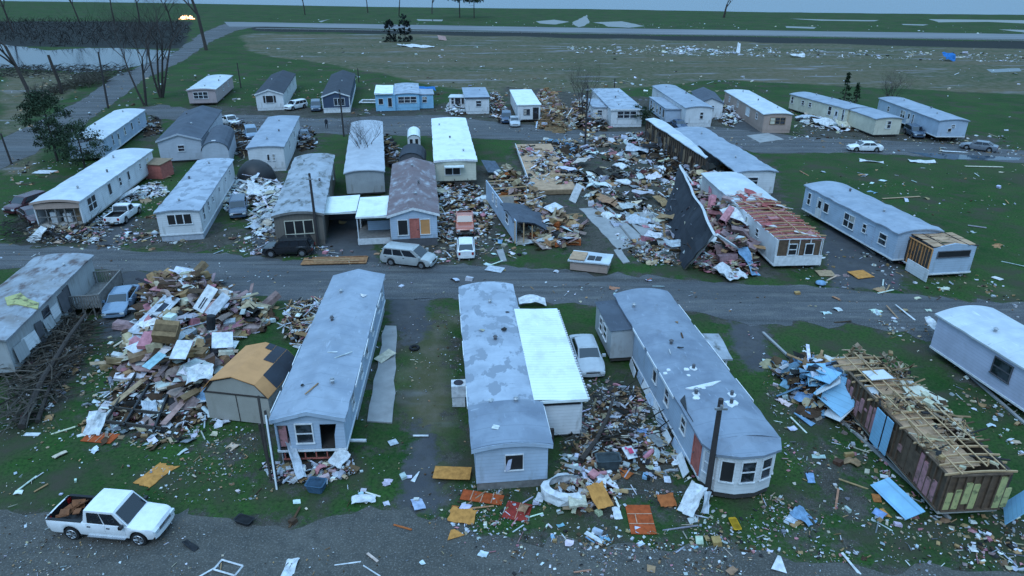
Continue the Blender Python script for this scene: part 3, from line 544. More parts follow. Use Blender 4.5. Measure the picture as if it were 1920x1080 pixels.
home('brown walled mobile home with rippled metal roof behind the black car', (558, 402), (590, 294), 4.6, h=3.3, z0=.5, rise=.38, kind='barrel', wall='siding_brown', roof='roof_moss', wave=.12, seed=9, skirt='siding_brown', fascia='wood_grey',
     wins=[('N', .5, 2.0, 2.6, 1.3, dict(bars=3, mt='siding_cream')), ('R', .8, 2.2, .8, 1.2), ('R', .4, 2.2, .8, 1.0)], land='the brown home with the rippled roof')
h9, w_, L_ = home('white fronted mobile home with rusty brown gabled roof and double front window', (775, 402), (775, 307), 4.5, h=3.3, z0=.8, rise=.75, wall='siding_blue', roof='roof_rust', wave=.03, seed=10, fascia='trim', ov=.3, skirt='frame_dark',
     wins=[('N', .26, 2.0, .9, 1.5, dict(cross=False)), ('N', .74, 2.0, .9, 1.5, dict(pane='plywood', cross=False))], doors=[('N', .51, dict(panel='red_wood', glass=False, w=.8))], land='the rusty roofed home')
p, rz, L = place((768, 372), (768, 342), 2.9)
c1 = empty('carport', h9.location, h9.rotation_euler.z, 'white flat metal carport closest to the rusty roofed home, with porch wall', 'carport'); canopy(c1, -2.3, -5.6, .9, 7.4, 2.95, 'roof_bright', 2, .1)
part_box(c1, 'porch_floor', 'wood_grey', (-5.6, -2.4, 1.0, 6.5, .5, .7)); part_box(c1, 'porch_wall', 'siding_white', (-5.5, -5.42, 4.2, 7.0, .72, 2.8), (-5.4, -2.4, 6.6, 6.68, .72, 2.8)); part_box(c1, 'lattice', 'skirt_white', (-5.6, -2.4, .93, .98, .05, .68)); part_box(c1, 'porch_rail', 'siding_blue', (-4.7, -2.5, 3.2, 3.27, .72, 1.7))
c2 = empty('carport', h9.location, h9.rotation_euler.z, 'lower white flat metal carport over the dark parking bay', 'carport'); canopy(c2, -5.75, -10.1, 3.6, 9.2, 2.6, 'roof_bright', 1, .1); part_box(c2, 'light_box', 'lamp_clear', (-7.9, -7.5, 8.6, 8.8, 1.9, 2.1)); part_box(c2, 'back_wall', 'frame_dark', (-9.9, -5.9, 9.0, 9.1, .02, 2.5))
home('mobile home with clean white roof, raised cream end wall and awning over a dark stair', (854, 300), (841, 222), 5.0, h=3.6, z0=1.0, rise=.15, kind='barrel', wall='siding_cream', roof='roof_bright', wave=.02, seed=11, fascia='trim', wins=[('N', .42, 2.3, 1.8, 1.0, dict(bars=2)), ('L', .5, 2.3, .8, .9)], land='the home with the clean white roof')
bh = [o for o in C.objects if o.get('label', '').startswith('mobile home with clean white')][0]; canopy(bh, -1.4, 1.0, -.9, -.12, 3.0, 'roof_bright', False, .0, .06)
part_box(bh, 'stair', 'wood_dark', *[(-.2, 1.4, -1.4 + k * .25, -1.16 + k * .25, .1, .3 + k * .2) for k in range(4)]); part_box(bh, 'stair_rail', 'wood_dark', (-.25, -.18, -1.4, -.15, 1.2, 1.28), (1.4, 1.47, -1.4, -.15, 1.2, 1.28), (-.25, -.18, -1.4, -1.3, .1, 1.2), (1.4, 1.47, -1.4, -1.3, .1, 1.2))
home('faded mobile home with brown stained pale roof and bare bush at its near end', (683, 322), (688, 229), 4.5, h=3.0, z0=.4, rise=.3, kind='barrel', wall='siding_worn', roof='roof_faded', wave=.1, seed=12, land='the faded home with the stained roof', vents=0)
home('grey roofed white mobile home with blank end wall beside the black dome tarp', (497, 276), (532, 219), 4.6, h=3.3, z0=.4, rise=.2, kind='barrel', wall='siding_white', roof='roof_steel', wave=.03, seed=13, skirt='skirt_white', wins=[('N', .55, 1.9, .25, .8), ('N', .7, 1.9, .25, .8), ('R', .3, 2.2, .7, .9), ('R', .6, 2.2, .7, .9)], land='the grey roofed home with the blank end')
home('grey home with dark slate gabled roof and one small square end window', (335, 262), (381, 208), 5.6, name='house', cat='house', h=3.2, z0=.3, rise=.9, wall='siding_grey', roof='roof_slate', wave=.02, seed=14, fascia='siding_grey', wins=[('N', .52, 2.0, .8, .8), ('R', .4, 2.0, .6, .9)], land='the slate roofed grey home', vents=2)
home('pale blue mobile home with white roof behind the evergreen tree', (158, 262), (243, 207), 4.6, h=3.1, z0=.6, rise=.3, kind='barrel', wall='siding_blue', roof='roof_white', wave=.03, seed=15, base='trim', wins=[('R', .18, 2.1, .5, 1.4), ('R', .45, 2.1, .8, 1.1), ('R', .62, 2.1, .7, 1.0), ('R', .8, 2.1, .7, .9)], doors=[('R', .3)], land='the white roofed home behind the evergreen')
# sheds between the ranks
def barn(label, near, far, w, wall, roof, h=2.2, rise=1.1, name='shed', doorm=None, skylight=False):
    p, rz, L = place(near, far, h); b = empty(name, p, rz, label, 'shed'); hw = w / 2; pr = [(-hw * math.cos(a * math.pi / 8), h + rise * math.sin(a * math.pi / 8)) for a in range(9)]
    mb = MB()
    for y in (0, L - .08): mb.extr([Vector((-hw, y, .05)), Vector((hw, y, .05))] + [Vector((x, y, z - .05)) for x, z in reversed(pr)], (0, .08, 0))
    mb.bb(-hw, -hw + .08, .081, L - .081, .05, h - .03); mb.bb(hw - .08, hw, .081, L - .081, .05, h - .03); mb.build('wall', MT[wall], b)
    mb = MB(); mb.grid([[Vector((x * 1.05, y, z)) for x, z in pr] for y in (-.12, L / 2, L + .12)]); mb.grid([[Vector((x * 1.05, y, z - .045)) for x, z in pr] for y in (-.12, L / 2, L + .12)], True); mb.build('roof', MT[roof], b)
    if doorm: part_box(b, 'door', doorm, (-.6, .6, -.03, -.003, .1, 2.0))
    if skylight: part_box(b, 'vent', 'trim', (-.25, .25, .3, .6, h + rise - .05, h + rise + .06))
    return b
barn('grey barn shed with rounded roof beside slate roofed home', (403, 283), (417, 250), 3.4, 'siding_grey', 'roof_slate', 2.3, 1.3, skylight=True)
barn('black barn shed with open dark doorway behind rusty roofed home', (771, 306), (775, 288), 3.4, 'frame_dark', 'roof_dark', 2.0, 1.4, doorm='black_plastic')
barn('small white barn shed with black door on the far lane', (776, 262), (776, 247), 1.9, 'siding_white', 'roof_bright', 1.6, .8, name='small_shed')
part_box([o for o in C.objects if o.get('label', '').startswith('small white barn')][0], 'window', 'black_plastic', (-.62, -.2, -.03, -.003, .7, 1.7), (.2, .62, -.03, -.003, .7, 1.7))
p = G(1432 // 5 + 2, 336); sh2 = empty('shed', p, R(-8), 'small reddish brown shed between the white homes', 'shed')
part_box(sh2, 'wall', 'red_wood', (-1.3, 1.3, 0, 2.6, .05, 1.9)); mb = MB(); mb.slab([Vector((-1.45, -.15, 1.98)), Vector((1.45, -.15, 1.98)), Vector((1.45, 2.75, 2.12)), Vector((-1.45, 2.75, 2.12))], .07); mb.build('roof', MT['wood'], sh2)
sh3 = empty('shed', G(404, 292), R(-8), 'small dark shed frame with pale rim at far end of the white home', 'shed'); part_box(sh3, 'wall', 'roof_slate', (-1.9, 1.9, 0, 1.6, .05, 2.3)); part_box(sh3, 'trim', 'trim', (-2, 2, -.1, -.003, 2.3, 2.42), (-2, -1.88, -.1, -.003, .1, 2.299), (1.88, 2, -.1, -.003, .1, 2.299), (-2, 2, 1.6, 1.7, 2.3, 2.42), (-2, -1.88, 0, 1.599, 2.305, 2.42), (1.88, 2, 0, 1.599, 2.305, 2.42))
# --- back row
BK = dict(h=3.1, z0=.5)
home('small rose coloured mobile home with white roof next to the bare tree pair', (377, 168), (412, 142), 5.2, wall='siding_rose', roof='roof_white', kind='barrel', rise=.25, seed=16, wins=[('N', .45, 2.0, 2.6, 1.2, dict(bars=3)), ('R', .4, 2.1, .6, .9), ('R', .7, 2.1, .6, .9)], land='the rose coloured home', fascia='siding_rose', **BK)
home('white home with dark gabled roof and black shuttered bay window', (504, 176), (532, 139), 5.0, wall='siding_white', roof='roof_dark', rise=.9, seed=17, fascia='trim', skirt='skirt_white', wins=[('N', .5, 2.1, 1.3, 1.3, dict(bars=1, shutters='black_plastic')), ('R', .3, 2.1, .6, 1.0), ('R', .5, 2.1, .6, 1.0), ('R', .75, 2.1, .6, 1.0)], land='the dark roofed white home', vents=1, **BK)
home('navy blue home with dark gabled roof and bright white trim', (629, 180), (644, 139), 5.0, wall='siding_navy', roof='roof_dark', rise=.9, seed=18, fascia='trim', skirt='trim', base='trim', wins=[('N', .62, 2.0, 1.9, 1.3, dict(bars=3, cross=False))], land='the navy home', vents=1, **dict(BK, z0=.9))
nv = [o for o in C.objects if o.get('label', '').startswith('navy blue')][0]; part_box(nv, 'corner_trim', 'trim', (-2.56, -2.4, -.05, -.003, .9, 3.0), (2.4, 2.56, -.05, -.003, .9, 3.0))
sb_, w_, L_ = home('sky blue home with stepped front rooms and a triple window', (763, 176), (762, 157), 4.6, wall='siding_sky', roof='roof_patch', kind='barrel', rise=.2, seed=19, skirt='siding_sky', wins=[('N', .5, 2.0, 3.4, 1.1, dict(bars=3))], land='the sky blue home', vents=1, **BK)
mb = MB(); mb.bb(-6.0, -2.31, -.6, 9, .1, 3.1); mb.bb(2.31, 5.0, 1, 7, .1, 2.7); mb.build('side_room', MT['siding_sky'], sb_)
canopy(sb_, -6.1, -2.6, -1.0, 9.5, 3.4, 'roof_bright', False, .1, .1, 'roof'); canopy(sb_, 2.4, 5.2, .9, 7.2, 2.8, 'roof_steel', False, .1, .08, 'roof')
window(sb_, (Vector((-6, -.6, 0)), Vector((1, 0, 0)), Vector((0, -1, 0))), 1.0, 1.9, .8, 1.0); window(sb_, (Vector((-6, -.6, 0)), Vector((1, 0, 0)), Vector((0, -1, 0))), 2.7, 1.7, .7, 1.6); window(sb_, (Vector((2.31, 1, 0)), Vector((1, 0, 0)), Vector((0, -1, 0))), 1.0, 1.8, .8, 1.0)
home('small white mobile home with slate edged roof and a single front window', (895, 182), (888, 164), 4.4, wall='siding_white', roof='roof_steel', kind='flat', rise=.1, seed=20, skirt='skirt_white', fascia='roof_slate', wins=[('N', .55, 1.9, .9, 1.0)], land='the small white home with one front window', vents=1, **BK)
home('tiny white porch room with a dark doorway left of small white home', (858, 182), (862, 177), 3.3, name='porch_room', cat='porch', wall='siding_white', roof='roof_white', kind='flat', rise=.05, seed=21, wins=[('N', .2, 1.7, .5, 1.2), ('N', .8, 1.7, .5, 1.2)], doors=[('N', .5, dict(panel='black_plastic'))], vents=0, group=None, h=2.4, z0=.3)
home('short white mobile home with clean white roof against the orange lumber heap', (992, 196), (976, 168), 4.0, wall='siding_white', roof='roof_bright', kind='flat', rise=.1, seed=22, wins=[('N', .4, 1.8, 1.0, .9, dict(mt='frame_dark')), ('L', .3, 2.0, .6, .9)], doors=[('N', .8, dict(panel='black_plastic'))], land='the short white roofed home', vents=0, **BK)
hb, w_, L_ = home('white home with blue grey roof, triple front window and round bush', (1176, 204), (1135, 166), 5.4, wall='siding_white', roof='roof_patch', kind='flat', rise=.12, seed=23, skirt='skirt_white', fascia='trim', wins=[('N', .5, 2.1, 3.2, 1.1, dict(bars=3)), ('L', .3, 2.1, .4, 1.3), ('L', .15, 2.1, .4, 1.0)], land='the white home with the round bush', **BK)
mb = MB(); mb.bb(-5.2, -2.71, 4, 12, .1, 2.6); mb.build('side_room', MT['siding_white'], hb); canopy(hb, -5.4, -2.72, 3.8, 12.2, 2.75, 'roof_patch', False, .1, .1, 'roof'); window(hb, (Vector((-5.2, 4, 0)), Vector((1, 0, 0)), Vector((0, -1, 0))), 1.2, 1.7, .8, .9)
hc, w_, L_ = home('long white mobile home with pink torn insulation on near corner of roof', (1312, 202), (1245, 161), 4.6, wall='siding_white', roof='roof_steel', kind='barrel', rise=.3, seed=24, wins=[('N', .6, 1.7, .5, .5), ('N', .6, 2.3, .5, .4), ('L', .8, 2.1, .5, .9), ('L', .55, 2.1, .5, .9)], doors=[('L', .4)], land='the long white home with torn pink insulation', h=3.3, z0=.7, skirt='skirt_white')
mb = MB(); mb.bb(-5.0, -2.31, 3, 15, .3, 2.5); mb.build('side_room', MT['siding_blue'], hc); canopy(hc, -5.2, -2.32, 2.8, 15.2, 2.6, 'roof_steel', False, .12, .1, 'roof')
for k in range(5): window(hc, (Vector((-5, 3, 0)), Vector((0, 1, 0)), Vector((-1, 0, 0))), 1.2 + k * 2.3, 1.6, 1.0, 1.4)
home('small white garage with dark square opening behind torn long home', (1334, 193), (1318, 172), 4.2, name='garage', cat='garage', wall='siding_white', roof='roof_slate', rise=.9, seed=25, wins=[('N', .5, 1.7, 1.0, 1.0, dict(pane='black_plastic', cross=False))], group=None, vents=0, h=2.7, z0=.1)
home('tan brown mobile home with white roof, third from the lake side end of its row', (1460, 214), (1382, 170), 4.6, wall='siding_tan', roof='roof_white', kind='barrel', rise=.22, seed=26, wins=[('L', .15, 2.1, .8, .9), ('L', .36, 1.9, 2.0, 1.3, dict(pane='siding_white')), ('L', .62, 2.1, .7, 1.0), ('L', .85, 2.1, .7, .9), ('N', .5, 2.0, 2.4, 1.0, dict(bars=3, mt='wood'))], land='the tan brown home', skirt='siding_tan', **BK)
home('cream mobile home with a buckled kink in the wall, first half', (1612, 203), (1502, 175), 4.5, wall='siding_cream', roof='roof_steel', kind='barrel', rise=.25, seed=27, wins=[('L', .06, 1.9, .5, 1.7, dict(pane='glass')), ('L', .28, 2.0, .8, 1.4), ('L', .62, 2.1, .7, .7), ('L', .75, 2.1, .7, .7), ('L', .95, 2.1, .6, 1.2)], doors=[('L', .17)], land='the buckled cream home', h=3.1, z0=.4)
home('cream mobile home section bent away from the buckled cream home beside dark suv', (1668, 222), (1612, 203), 4.4, wall='siding_cream', roof='roof_steel', kind='barrel', rise=.25, seed=28, wins=[('N', .5, 2.0, .8, 1.1)], land='the bent cream section', vents=0, h=3.0, z0=.4, debris_end=True)
home('pale blue mobile home tilted off its blocks, last of the back row, dark gap below', (1790, 226), (1672, 184), 4.4, wall='siding_blue', roof='roof_steel', kind='barrel', rise=.25, seed=29, base='trim', wins=[('L', .55, 2.2, 1.4, 1.2, dict(bars=2)), ('L', .38, 2.1, .5, 1.4), ('N', .4, 1.9, .5, .5), ('N', .5, 2.5, .5, .4), ('L', .8, 2.2, .6, .8)], doors=[('L', .45)], land='the last pale blue home of the back row', h=3.4, z0=.9)
# ------------------------------------------------------------------ vehicles
def lerp_t(T, x):
    if x <= T[0][0]: return T[0][1]
    for (a, b), (c, d) in zip(T, T[1:]):
        if x <= c: return b + (d - b) * (x - a) / (c - a)
    return T[-1][1]
CARS = {  # top line fractions from the front, cabin stations, size
 'sedan': dict(L=4.8, W=1.82, H=1.43, top=[(0, .60), (.02, .68), (.08, .76), (.27, .93), (.5, .95), (.82, .97), (.97, .93), (1, .80)], cab=(.26, .42, .72, .88), gc=.25, wheels=(.19, .80), wr=.33, win=2),
 'hatch': dict(L=4.1, W=1.74, H=1.48, top=[(0, .60), (.02, .70), (.08, .80), (.22, .95), (.5, .97), (.95, 1.0), (1, .9)], cab=(.20, .40, .82, .98), gc=.25, wheels=(.19, .80), wr=.32, win=2),
 'van': dict(L=5.0, W=1.95, H=1.76, top=[(0, .62), (.02, .78), (.06, .90), (.2, 1.06), (.5, 1.08), (.96, 1.08), (1, .9)], cab=(.17, .36, .92, .99), gc=.28, wheels=(.18, .78), wr=.34, win=3),
 'suv': dict(L=4.7, W=1.86, H=1.72, top=[(0, .72), (.02, .86), (.06, .95), (.24, 1.05), (.5, 1.07), (.96, 1.08), (1, .9)], cab=(.23, .38, .92, .985), gc=.32, wheels=(.18, .80), wr=.37, win=3),
 'pickup': dict(L=5.9, W=2.0, H=1.98, top=[(0, .80), (.015, .98), (.05, 1.06), (.24, 1.14), (.5, 1.17), (1, 1.20)], cab=(.235, .345, .615, .645), gc=.42, wheels=(.155, .775), wr=.40, win=2, bed=(.66, .985)),
 'oldpickup': dict(L=5.3, W=1.9, H=1.72, top=[(0, .72), (.015, .9), (.05, .98), (.3, 1.04), (.5, 1.06), (1, 1.06)], cab=(.31, .40, .56, .59), gc=.36, wheels=(.17, .775), wr=.37, win=1, bed=(.605, .985)),
}
def car(name, label, cat, kind, front, rear, col, group='vehicles parked among the wrecked homes', broken=False, tilt=0, z=0, dirty=0, detail=False, at_mid=None):
    S = CARS[kind]; L, W, H = S['L'], S['W'], S['H']
    f, b = G(*front, .5), G(*rear, .5); d = f - b; ang = math.atan2(d.y, d.x); m = (f + b) / 2
    root = empty(name, (m.x, m.y, z), ang, label, cat, group); root.rotation_euler.x = R(tilt)
    hw = W / 2; wr = S['wr']; aw = [L / 2 - L * t for t in S['wheels']]; bed = S.get('bed'); N = 64 if detail else 44
    top = lambda t: lerp_t(S['top'], t)
    def halfw(t):
        k = 1.0
        if t < .10: k -= .16 * (1 - t / .10) ** 2
        if t > .92: k -= .10 * ((t - .92) / .08) ** 2
        return hw * k
    def ring(t, off=0):
        x = L / 2 - L * t; zt = top(t); zl = S['gc'] + (.10 if t < .03 or t > .97 else 0)
        for a in aw:
            dx = abs(x - a); Rr = wr * 1.22
            if dx < Rr: zl = max(zl, wr + math.sqrt(Rr * Rr - dx * dx))
        zl = min(zl, zt - .1); w_ = halfw(t) + off
        return [Vector((x, w_ * .95, zl)), Vector((x, w_, zl + (zt - zl) * .35)), Vector((x, w_ * .99, zl + (zt - zl) * .72)), Vector((x, w_ * .95, zt - .015)), Vector((x, w_ * .88 if not bed or t < .62 else w_ * .93, zt + .01)), Vector((x, w_ * .5, zt + .045)), Vector((x, 0, zt + .06))]
    ts = sorted(set([i / N for i in range(N + 1)] + [max(0, min(1, (L / 2 - a + s * wr * 1.2199) / L)) for a in aw for s in (-1, 1)] + (list(bed) if bed else [])))
    mb = MB(); rings = []
    for t in ts:
        r_ = ring(t); rings.append(r_ + [Vector((p.x, -p.y, p.z)) for p in r_[-2::-1]])
    n = len(rings[0]); fs = []
    for i in range(len(ts) - 1):
        tm = (ts[i] + ts[i + 1]) / 2
        for j in range(n - 1):
            if bed and bed[0] < tm < bed[1] and 4 <= j <= n - 6: continue
            q = (i * n + j, i * n + j + 1, (i + 1) * n + j + 1, (i + 1) * n + j); fs.append(q)
    fs.append(tuple(range(n))); fs.append(tuple(range(len(ts) * n - 1, (len(ts) - 1) * n - 1, -1)))
    mb.add([p for r_ in rings for p in r_], fs); mb.build('body', MT[col], root, smooth=38)
    ub = MB(); ub.bb(-L / 2 + .12, L / 2 - .12, -hw * .74, hw * .74, S['gc'] - .05, S['gc'] + .42); ub.build('underbody', MT['black_plastic'], root)
    # cabin
    wb, rf, rr, rb = [L / 2 - L * t for t in S['cab']]; tw, bw = (hw * .84, hw * .97) if 'bed' in S or kind in ('van', 'suv') else (hw * .76, hw * .93)
    zb = lambda x: top((L / 2 - x) / L) - .02
    def cabp(x, t, s):  # t 0 belt 1 roof
        return None
    B = {('f', s): Vector((wb, s * bw * .93, zb(wb))) for s in (-1, 1)}; B.update({('r', s): Vector((rb, s * bw * .93, zb(rb))) for s in (-1, 1)})
    T = {('f', s): Vector((rf, s * tw, H - .05)) for s in (-1, 1)}; T.update({('r', s): Vector((rr, s * tw, H - .05)) for s in (-1, 1)})
    cb = MB(); P = []
    for i in range(7):
        u = i / 6; x = rf + (rr - rf) * u; e = .05 * math.sin(math.pi * u)
        P.append([Vector((x, tw * k, H - .05 + (.05 + e * .3) * (1 - k * k))) for k in (1, .96, .6, 0, -.6, -.96, -1)])
    cb.grid(P)
    for s in (-1, 1):
        side = [[T[('f', s)].lerp(T[('r', s)], i / 6) for i in range(7)], [B[('f', s)].lerp(B[('r', s)], i / 6) + Vector((0, s * .03, 0)) for i in range(7)]]; cb.grid(side, s > 0)
    cb.add([B[('f', 1)], B[('f', -1)], T[('f', -1)], P[0][3], T[('f', 1)]], [(0, 1, 2, 3, 4)]); cb.add([B[('r', 1)], B[('r', -1)], T[('r', -1)], P[6][3], T[('r', 1)]], [(4, 3, 2, 1, 0)])
    cb.build('cabin', MT[col], root, smooth=30)
    gm = 'black_plastic' if broken else 'car_glass'
    def pane(nm, a, b_, c, d_, out, u0=.05, u1=.95, v0=.08, v1=.9, mat=gm):
        q = lambda u, v: (a.lerp(b_, u)).lerp(d_.lerp(c, u), v) + out
        g = MB(); K = 5; rows = [[q(u0 + (u1 - u0) * i / K, v) for i in range(K + 1)] for v in (v0, (v0 + v1) / 2, v1)]; g.grid(rows); return g.build(nm, MT[mat], root)
    o1 = Vector((.03, 0, .03)); o2 = Vector((-.03, 0, .03))
    pane('windshield', B[('f', 1)], B[('f', -1)], T[('f', -1)], T[('f', 1)], o1, mat='car_glass'); pane('rear_window', B[('r', -1)], B[('r', 1)], T[('r', 1)], T[('r', -1)], o2 if not bed else Vector((-.03, 0, 0)))
    nw = S['win']; cuts = {1: [(.12, .9)], 2: [(.09, .50), (.53, .90)], 3: [(.10, .40), (.43, .68), (.71, .94)]}[nw]
    for s in (-1, 1):
        for u0, u1 in cuts: pane('side_window', B[('f', s)], B[('r', s)], T[('r', s)], T[('f', s)], Vector((0, s * .035, .005)), u0, u1, .06, .88)
    # doors
    dcut = [(wb + (rb - wb) * a, wb + (rb - wb) * b_) for a, b_ in ([(.06, .50), (.505, .93)] if nw > 1 else [(.06, .95)])]
    for s in (-1, 1):
        for xa, xb in dcut:
            db = MB(); rows = []
            for i in range(9):
                t = (L / 2 - (xa + (xb - xa) * i / 8)) / L; r_ = ring(t, .008)[:4]; rows.append([Vector((p.x, s * p.y, p.z + (.05 if k == 0 else 0))) for k, p in enumerate(r_)])
            db.grid(rows, s < 0); dd = db.build('door', MT[col], root, smooth=True); hb_ = MB(); hx = xb + (xa - xb) * .16; hb_.bb(hx - .09, hx + .09, s * (hw + .0) - .02, s * hw + .025, zb(hx) - .17, zb(hx) - .12); hb_.build('handle', MT['black_plastic'], dd)
        mm = MB(); mx = wb - .12 * L * .35; mm.bb(mx - .06, mx + .1, min(s * hw * .97, s * (hw + .2)), max(s * hw * .97, s * (hw + .2)), zb(mx) + .03, zb(mx) + .2); mm.build('mirror', MT[col if not detail else 'black_plastic'], root)
        for fr_, nm, mt in ((1, 'headlight', 'lamp_clear'), (0, 'taillight', 'lamp_red')):
            t = .02 if fr_ else .992; zt = top(t); x = L / 2 + .01 if fr_ else -L / 2 - .0; yy = s * halfw(t) * .78; lb = MB(); lb.box((x - (.06 if fr_ else -.06), yy, zt - .16 if fr_ else zt - .2), (.18, hw * .36 if fr_ else hw * .22, .15 if fr_ else .26)); lb.build(nm, MT[mt], root)
        for a in aw:
            wh = empty('wheel', (a, s * (hw - .12), wr), 0); wh.parent = root
            tb = MB(); tb.tube((0, -.11, 0), (0, .11, 0), wr, wr, 20); tb.build('tyre', MT['rubber'], wh, smooth=30)
            rm = MB(); rm.tube((0, s * .06, 0), (0, s * .118, 0), wr * .62, wr * .6, 16)
            if detail:
                rm = MB(); rm.tube((0, s * .06, 0), (0, s * .112, 0), wr * .2, wr * .2, 12)
                for k in range(6): c_, s2 = math.cos(k * math.pi / 3), math.sin(k * math.pi / 3); rm.tube((0, s * .11, 0), (wr * .62 * c_, s * .122, wr * .62 * s2), wr * .10, wr * .13, 5)
                for k in range(20): a0, a1 = k * math.pi / 10, (k + 1) * math.pi / 10; rm.tube((wr * .66 * math.cos(a0), s * .115, wr * .66 * math.sin(a0)), (wr * .66 * math.cos(a1), s * .115, wr * .66 * math.sin(a1)), .022, .022, 4)
            rm.build('rim', MT['rim'], wh)
    gb = MB(); zt = top(.02); gb.box((L / 2 - .02, 0, zt - .2), (.08, hw * 1.0, .18)); gb.build('grille', MT['black_plastic' if not detail else 'chrome'], root)
    for t, nm in ((0, 'bumper'), (1, 'bumper')):
        x = L / 2 - L * t; bmpr = MB(); s_ = 1 if t == 0 else -1; P = [[Vector((x + s_ * (.07 - .10 * abs(k) ** 3), hw * .88 * k, zz)) for k in (-1, -.7, -.3, 0, .3, .7, 1)] for zz in (S['gc'] + .02, S['gc'] + .14, S['gc'] + .27)]
        bmpr.grid(P, t == 0); bmpr.build(nm, MT['chrome' if kind in ('oldpickup',) or detail and t == 1 else col if kind != 'oldpickup' else 'chrome'], root)
    lp = MB(); lp.box((-L / 2 - .075, 0, S['gc'] + .22), (.02, .32, .14)); lp.build('plate', MT['trim'], root)
    if bed:
        xa, xb = L / 2 - L * bed[0], L / 2 - L * bed[1]; zt = top(.8); wi = hw * .80; lb = MB()
        lb.quad((xa, wi, .72), (xa, -wi, .72), (xb, -wi, .72), (xb, wi, .72)); lb.quad((xa, wi, .72), (xb, wi, .72), (xb, wi * 1.04, zt + .012), (xa, wi * 1.04, zt + .012)); lb.quad((xa, -wi, .72), (xa, -wi * 1.04, zt + .012), (xb, -wi * 1.04, zt + .012), (xb, -wi, .72))
        lb.quad((xa, wi, .72), (xa, wi, zt + .012), (xa, -wi, zt + .012), (xa, -wi, .72)); lb.quad((xb, wi, .72), (xb, -wi, .72), (xb, -wi, zt + .012), (xb, wi, zt + .012)); lb.build('bed', MT['liner'], root)
        rl = MB()
        for s in (-1, 1): rl.bb(xb, xa, min(s * wi * 1.0, s * hw * .96), max(s * wi * 1.0, s * hw * .96), zt + .013, zt + .045)
        rl.bb(xb - .05, xb + .02, -wi, wi, zt + .0, zt + .05); rl.build('bed_rail', MT['liner' if detail else col], root)
        if detail:
            for s in (-1, 1): sb = MB(); sb.bb(L / 2 - L * .62, L / 2 - L * .27, min(s * hw * .93, s * (hw + .08)), max(s * hw * .93, s * (hw + .08)), .36, .42); sb.build('step_bar', MT['chrome'], root)
    LAND.append((m.x, m.y, 'the ' + cat_words(label)))
    return root
def cat_words(l): return ' '.join(l.split()[:4]).replace(' with', '').replace(' facing', '').replace(' parked', '')
pk = car('pickup_truck', 'white crew cab pickup truck with rusty scrap in its black lined bed', 'pickup truck', 'pickup', (312, 985), (112, 968), 'paint_white', detail=True)
plain('rust_scrap', (.22, .085, .035), .9, k=.5)
pk.scale = (.93, .93, .93)
mb = MB(); rs = random.Random(3)
for k in range(9): mb.box((-2.0 + rs.uniform(-.35, .35), rs.uniform(-.5, .5), .85 + rs.uniform(0, .22)), (rs.uniform(.2, .6), rs.uniform(.15, .5), .05), euler(rs.uniform(-.6, .6), rs.uniform(-.6, .6), rs.uniform(0, 3)))
cg = mb.build('scrap_heap', MT['rust_scrap'], None, (pk.location), pk.rotation_euler); tag(cg, 'heap of rust orange scrap lying in bed of the white pickup', 'scrap')
car('sedan', 'silver grey sedan facing the camera beside the worn grey home deck', 'car', 'sedan', (210, 592), (246, 540), 'paint_steelblue')
car('sedan', 'pale silver sedan parked against the white ribbed carport', 'car', 'sedan', (1110, 694), (1090, 640), 'paint_silver')
car('minivan', 'champagne silver minivan parked across the lane edge with scraps round it', 'minivan', 'van', (812, 490), (722, 480), 'paint_champagne')
car('hatchback', 'black car in front of the brown rippled roof home', 'car', 'suv', (497, 468), (586, 466), 'paint_black')
car('hatchback', 'white hatchback seen from behind beside the silver minivan', 'car', 'hatch', (873, 452), (874, 478), 'paint_white', group='vehicles parked among the wrecked homes')
car('pickup_truck', 'faded orange red pickup crushed among rubble behind white hatchback', 'pickup truck', 'oldpickup', (872, 438), (871, 404), 'paint_orange', broken=True)
car('sedan', 'white old car with its boot open and empty beside smashed white home', 'car', 'oldpickup', (247, 392), (216, 414), 'paint_white')
car('suv', 'slate blue suv with scraps around it between two mid row homes', 'suv', 'suv', (446, 408), (449, 378), 'paint_slate')
car('sedan', 'dark maroon car half hidden behind smashed white home', 'car', 'suv', (30, 392), (72, 378), 'paint_maroon')
car('sedan', 'dark maroon car lower down with its nose under rubble', 'car', 'sedan', (72, 412), (50, 398), 'paint_maroon', broken=True)
car('sedan', 'clean white sedan driving alone on the far lane', 'car', 'sedan', (1593, 276), (1650, 277), 'paint_white')
car('suv', 'dark suv nose against the bent cream home section', 'suv', 'suv', (1726, 256), (1702, 243), 'paint_slate')
car('sedan', 'dark grey sedan at the lake side end of the far lane', 'car', 'sedan', (1804, 271), (1868, 279), 'paint_grey')
car('suv', 'white suv with black windows beside dark roofed white home', 'suv', 'suv', (537, 203), (572, 196), 'paint_white', broken=True)
car('suv', 'grey blue suv squeezed against the navy home', 'suv', 'van', (592, 208), (593, 194), 'paint_slate')
car('pickup_truck', 'white pickup truck behind slate roofed house', 'pickup truck', 'oldpickup', (448, 234), (416, 224), 'paint_white')
car('sedan', 'bluish car buried in scraps by the white pickup', 'car', 'van', (475, 260), (468, 244), 'paint_steelblue', broken=True)
car('sedan', 'dark blue car in front of the orange lumber heap', 'car', 'suv', (950, 230), (949, 216), 'paint_navy')
car('sedan', 'dark car partly seen left of the short white roofed home', 'car', 'sedan', (967, 236), (962, 222), 'paint_silver', broken=True)
car('sedan', 'deep blue car beneath debris before torn long white home', 'car', 'sedan', (1285, 243), (1262, 228), 'paint_navy')
car('sedan', 'blue car under scraps right of the white pickup on back lane', 'car', 'hatch', (574, 240 + 25), (568, 248), 'paint_navy', broken=True)
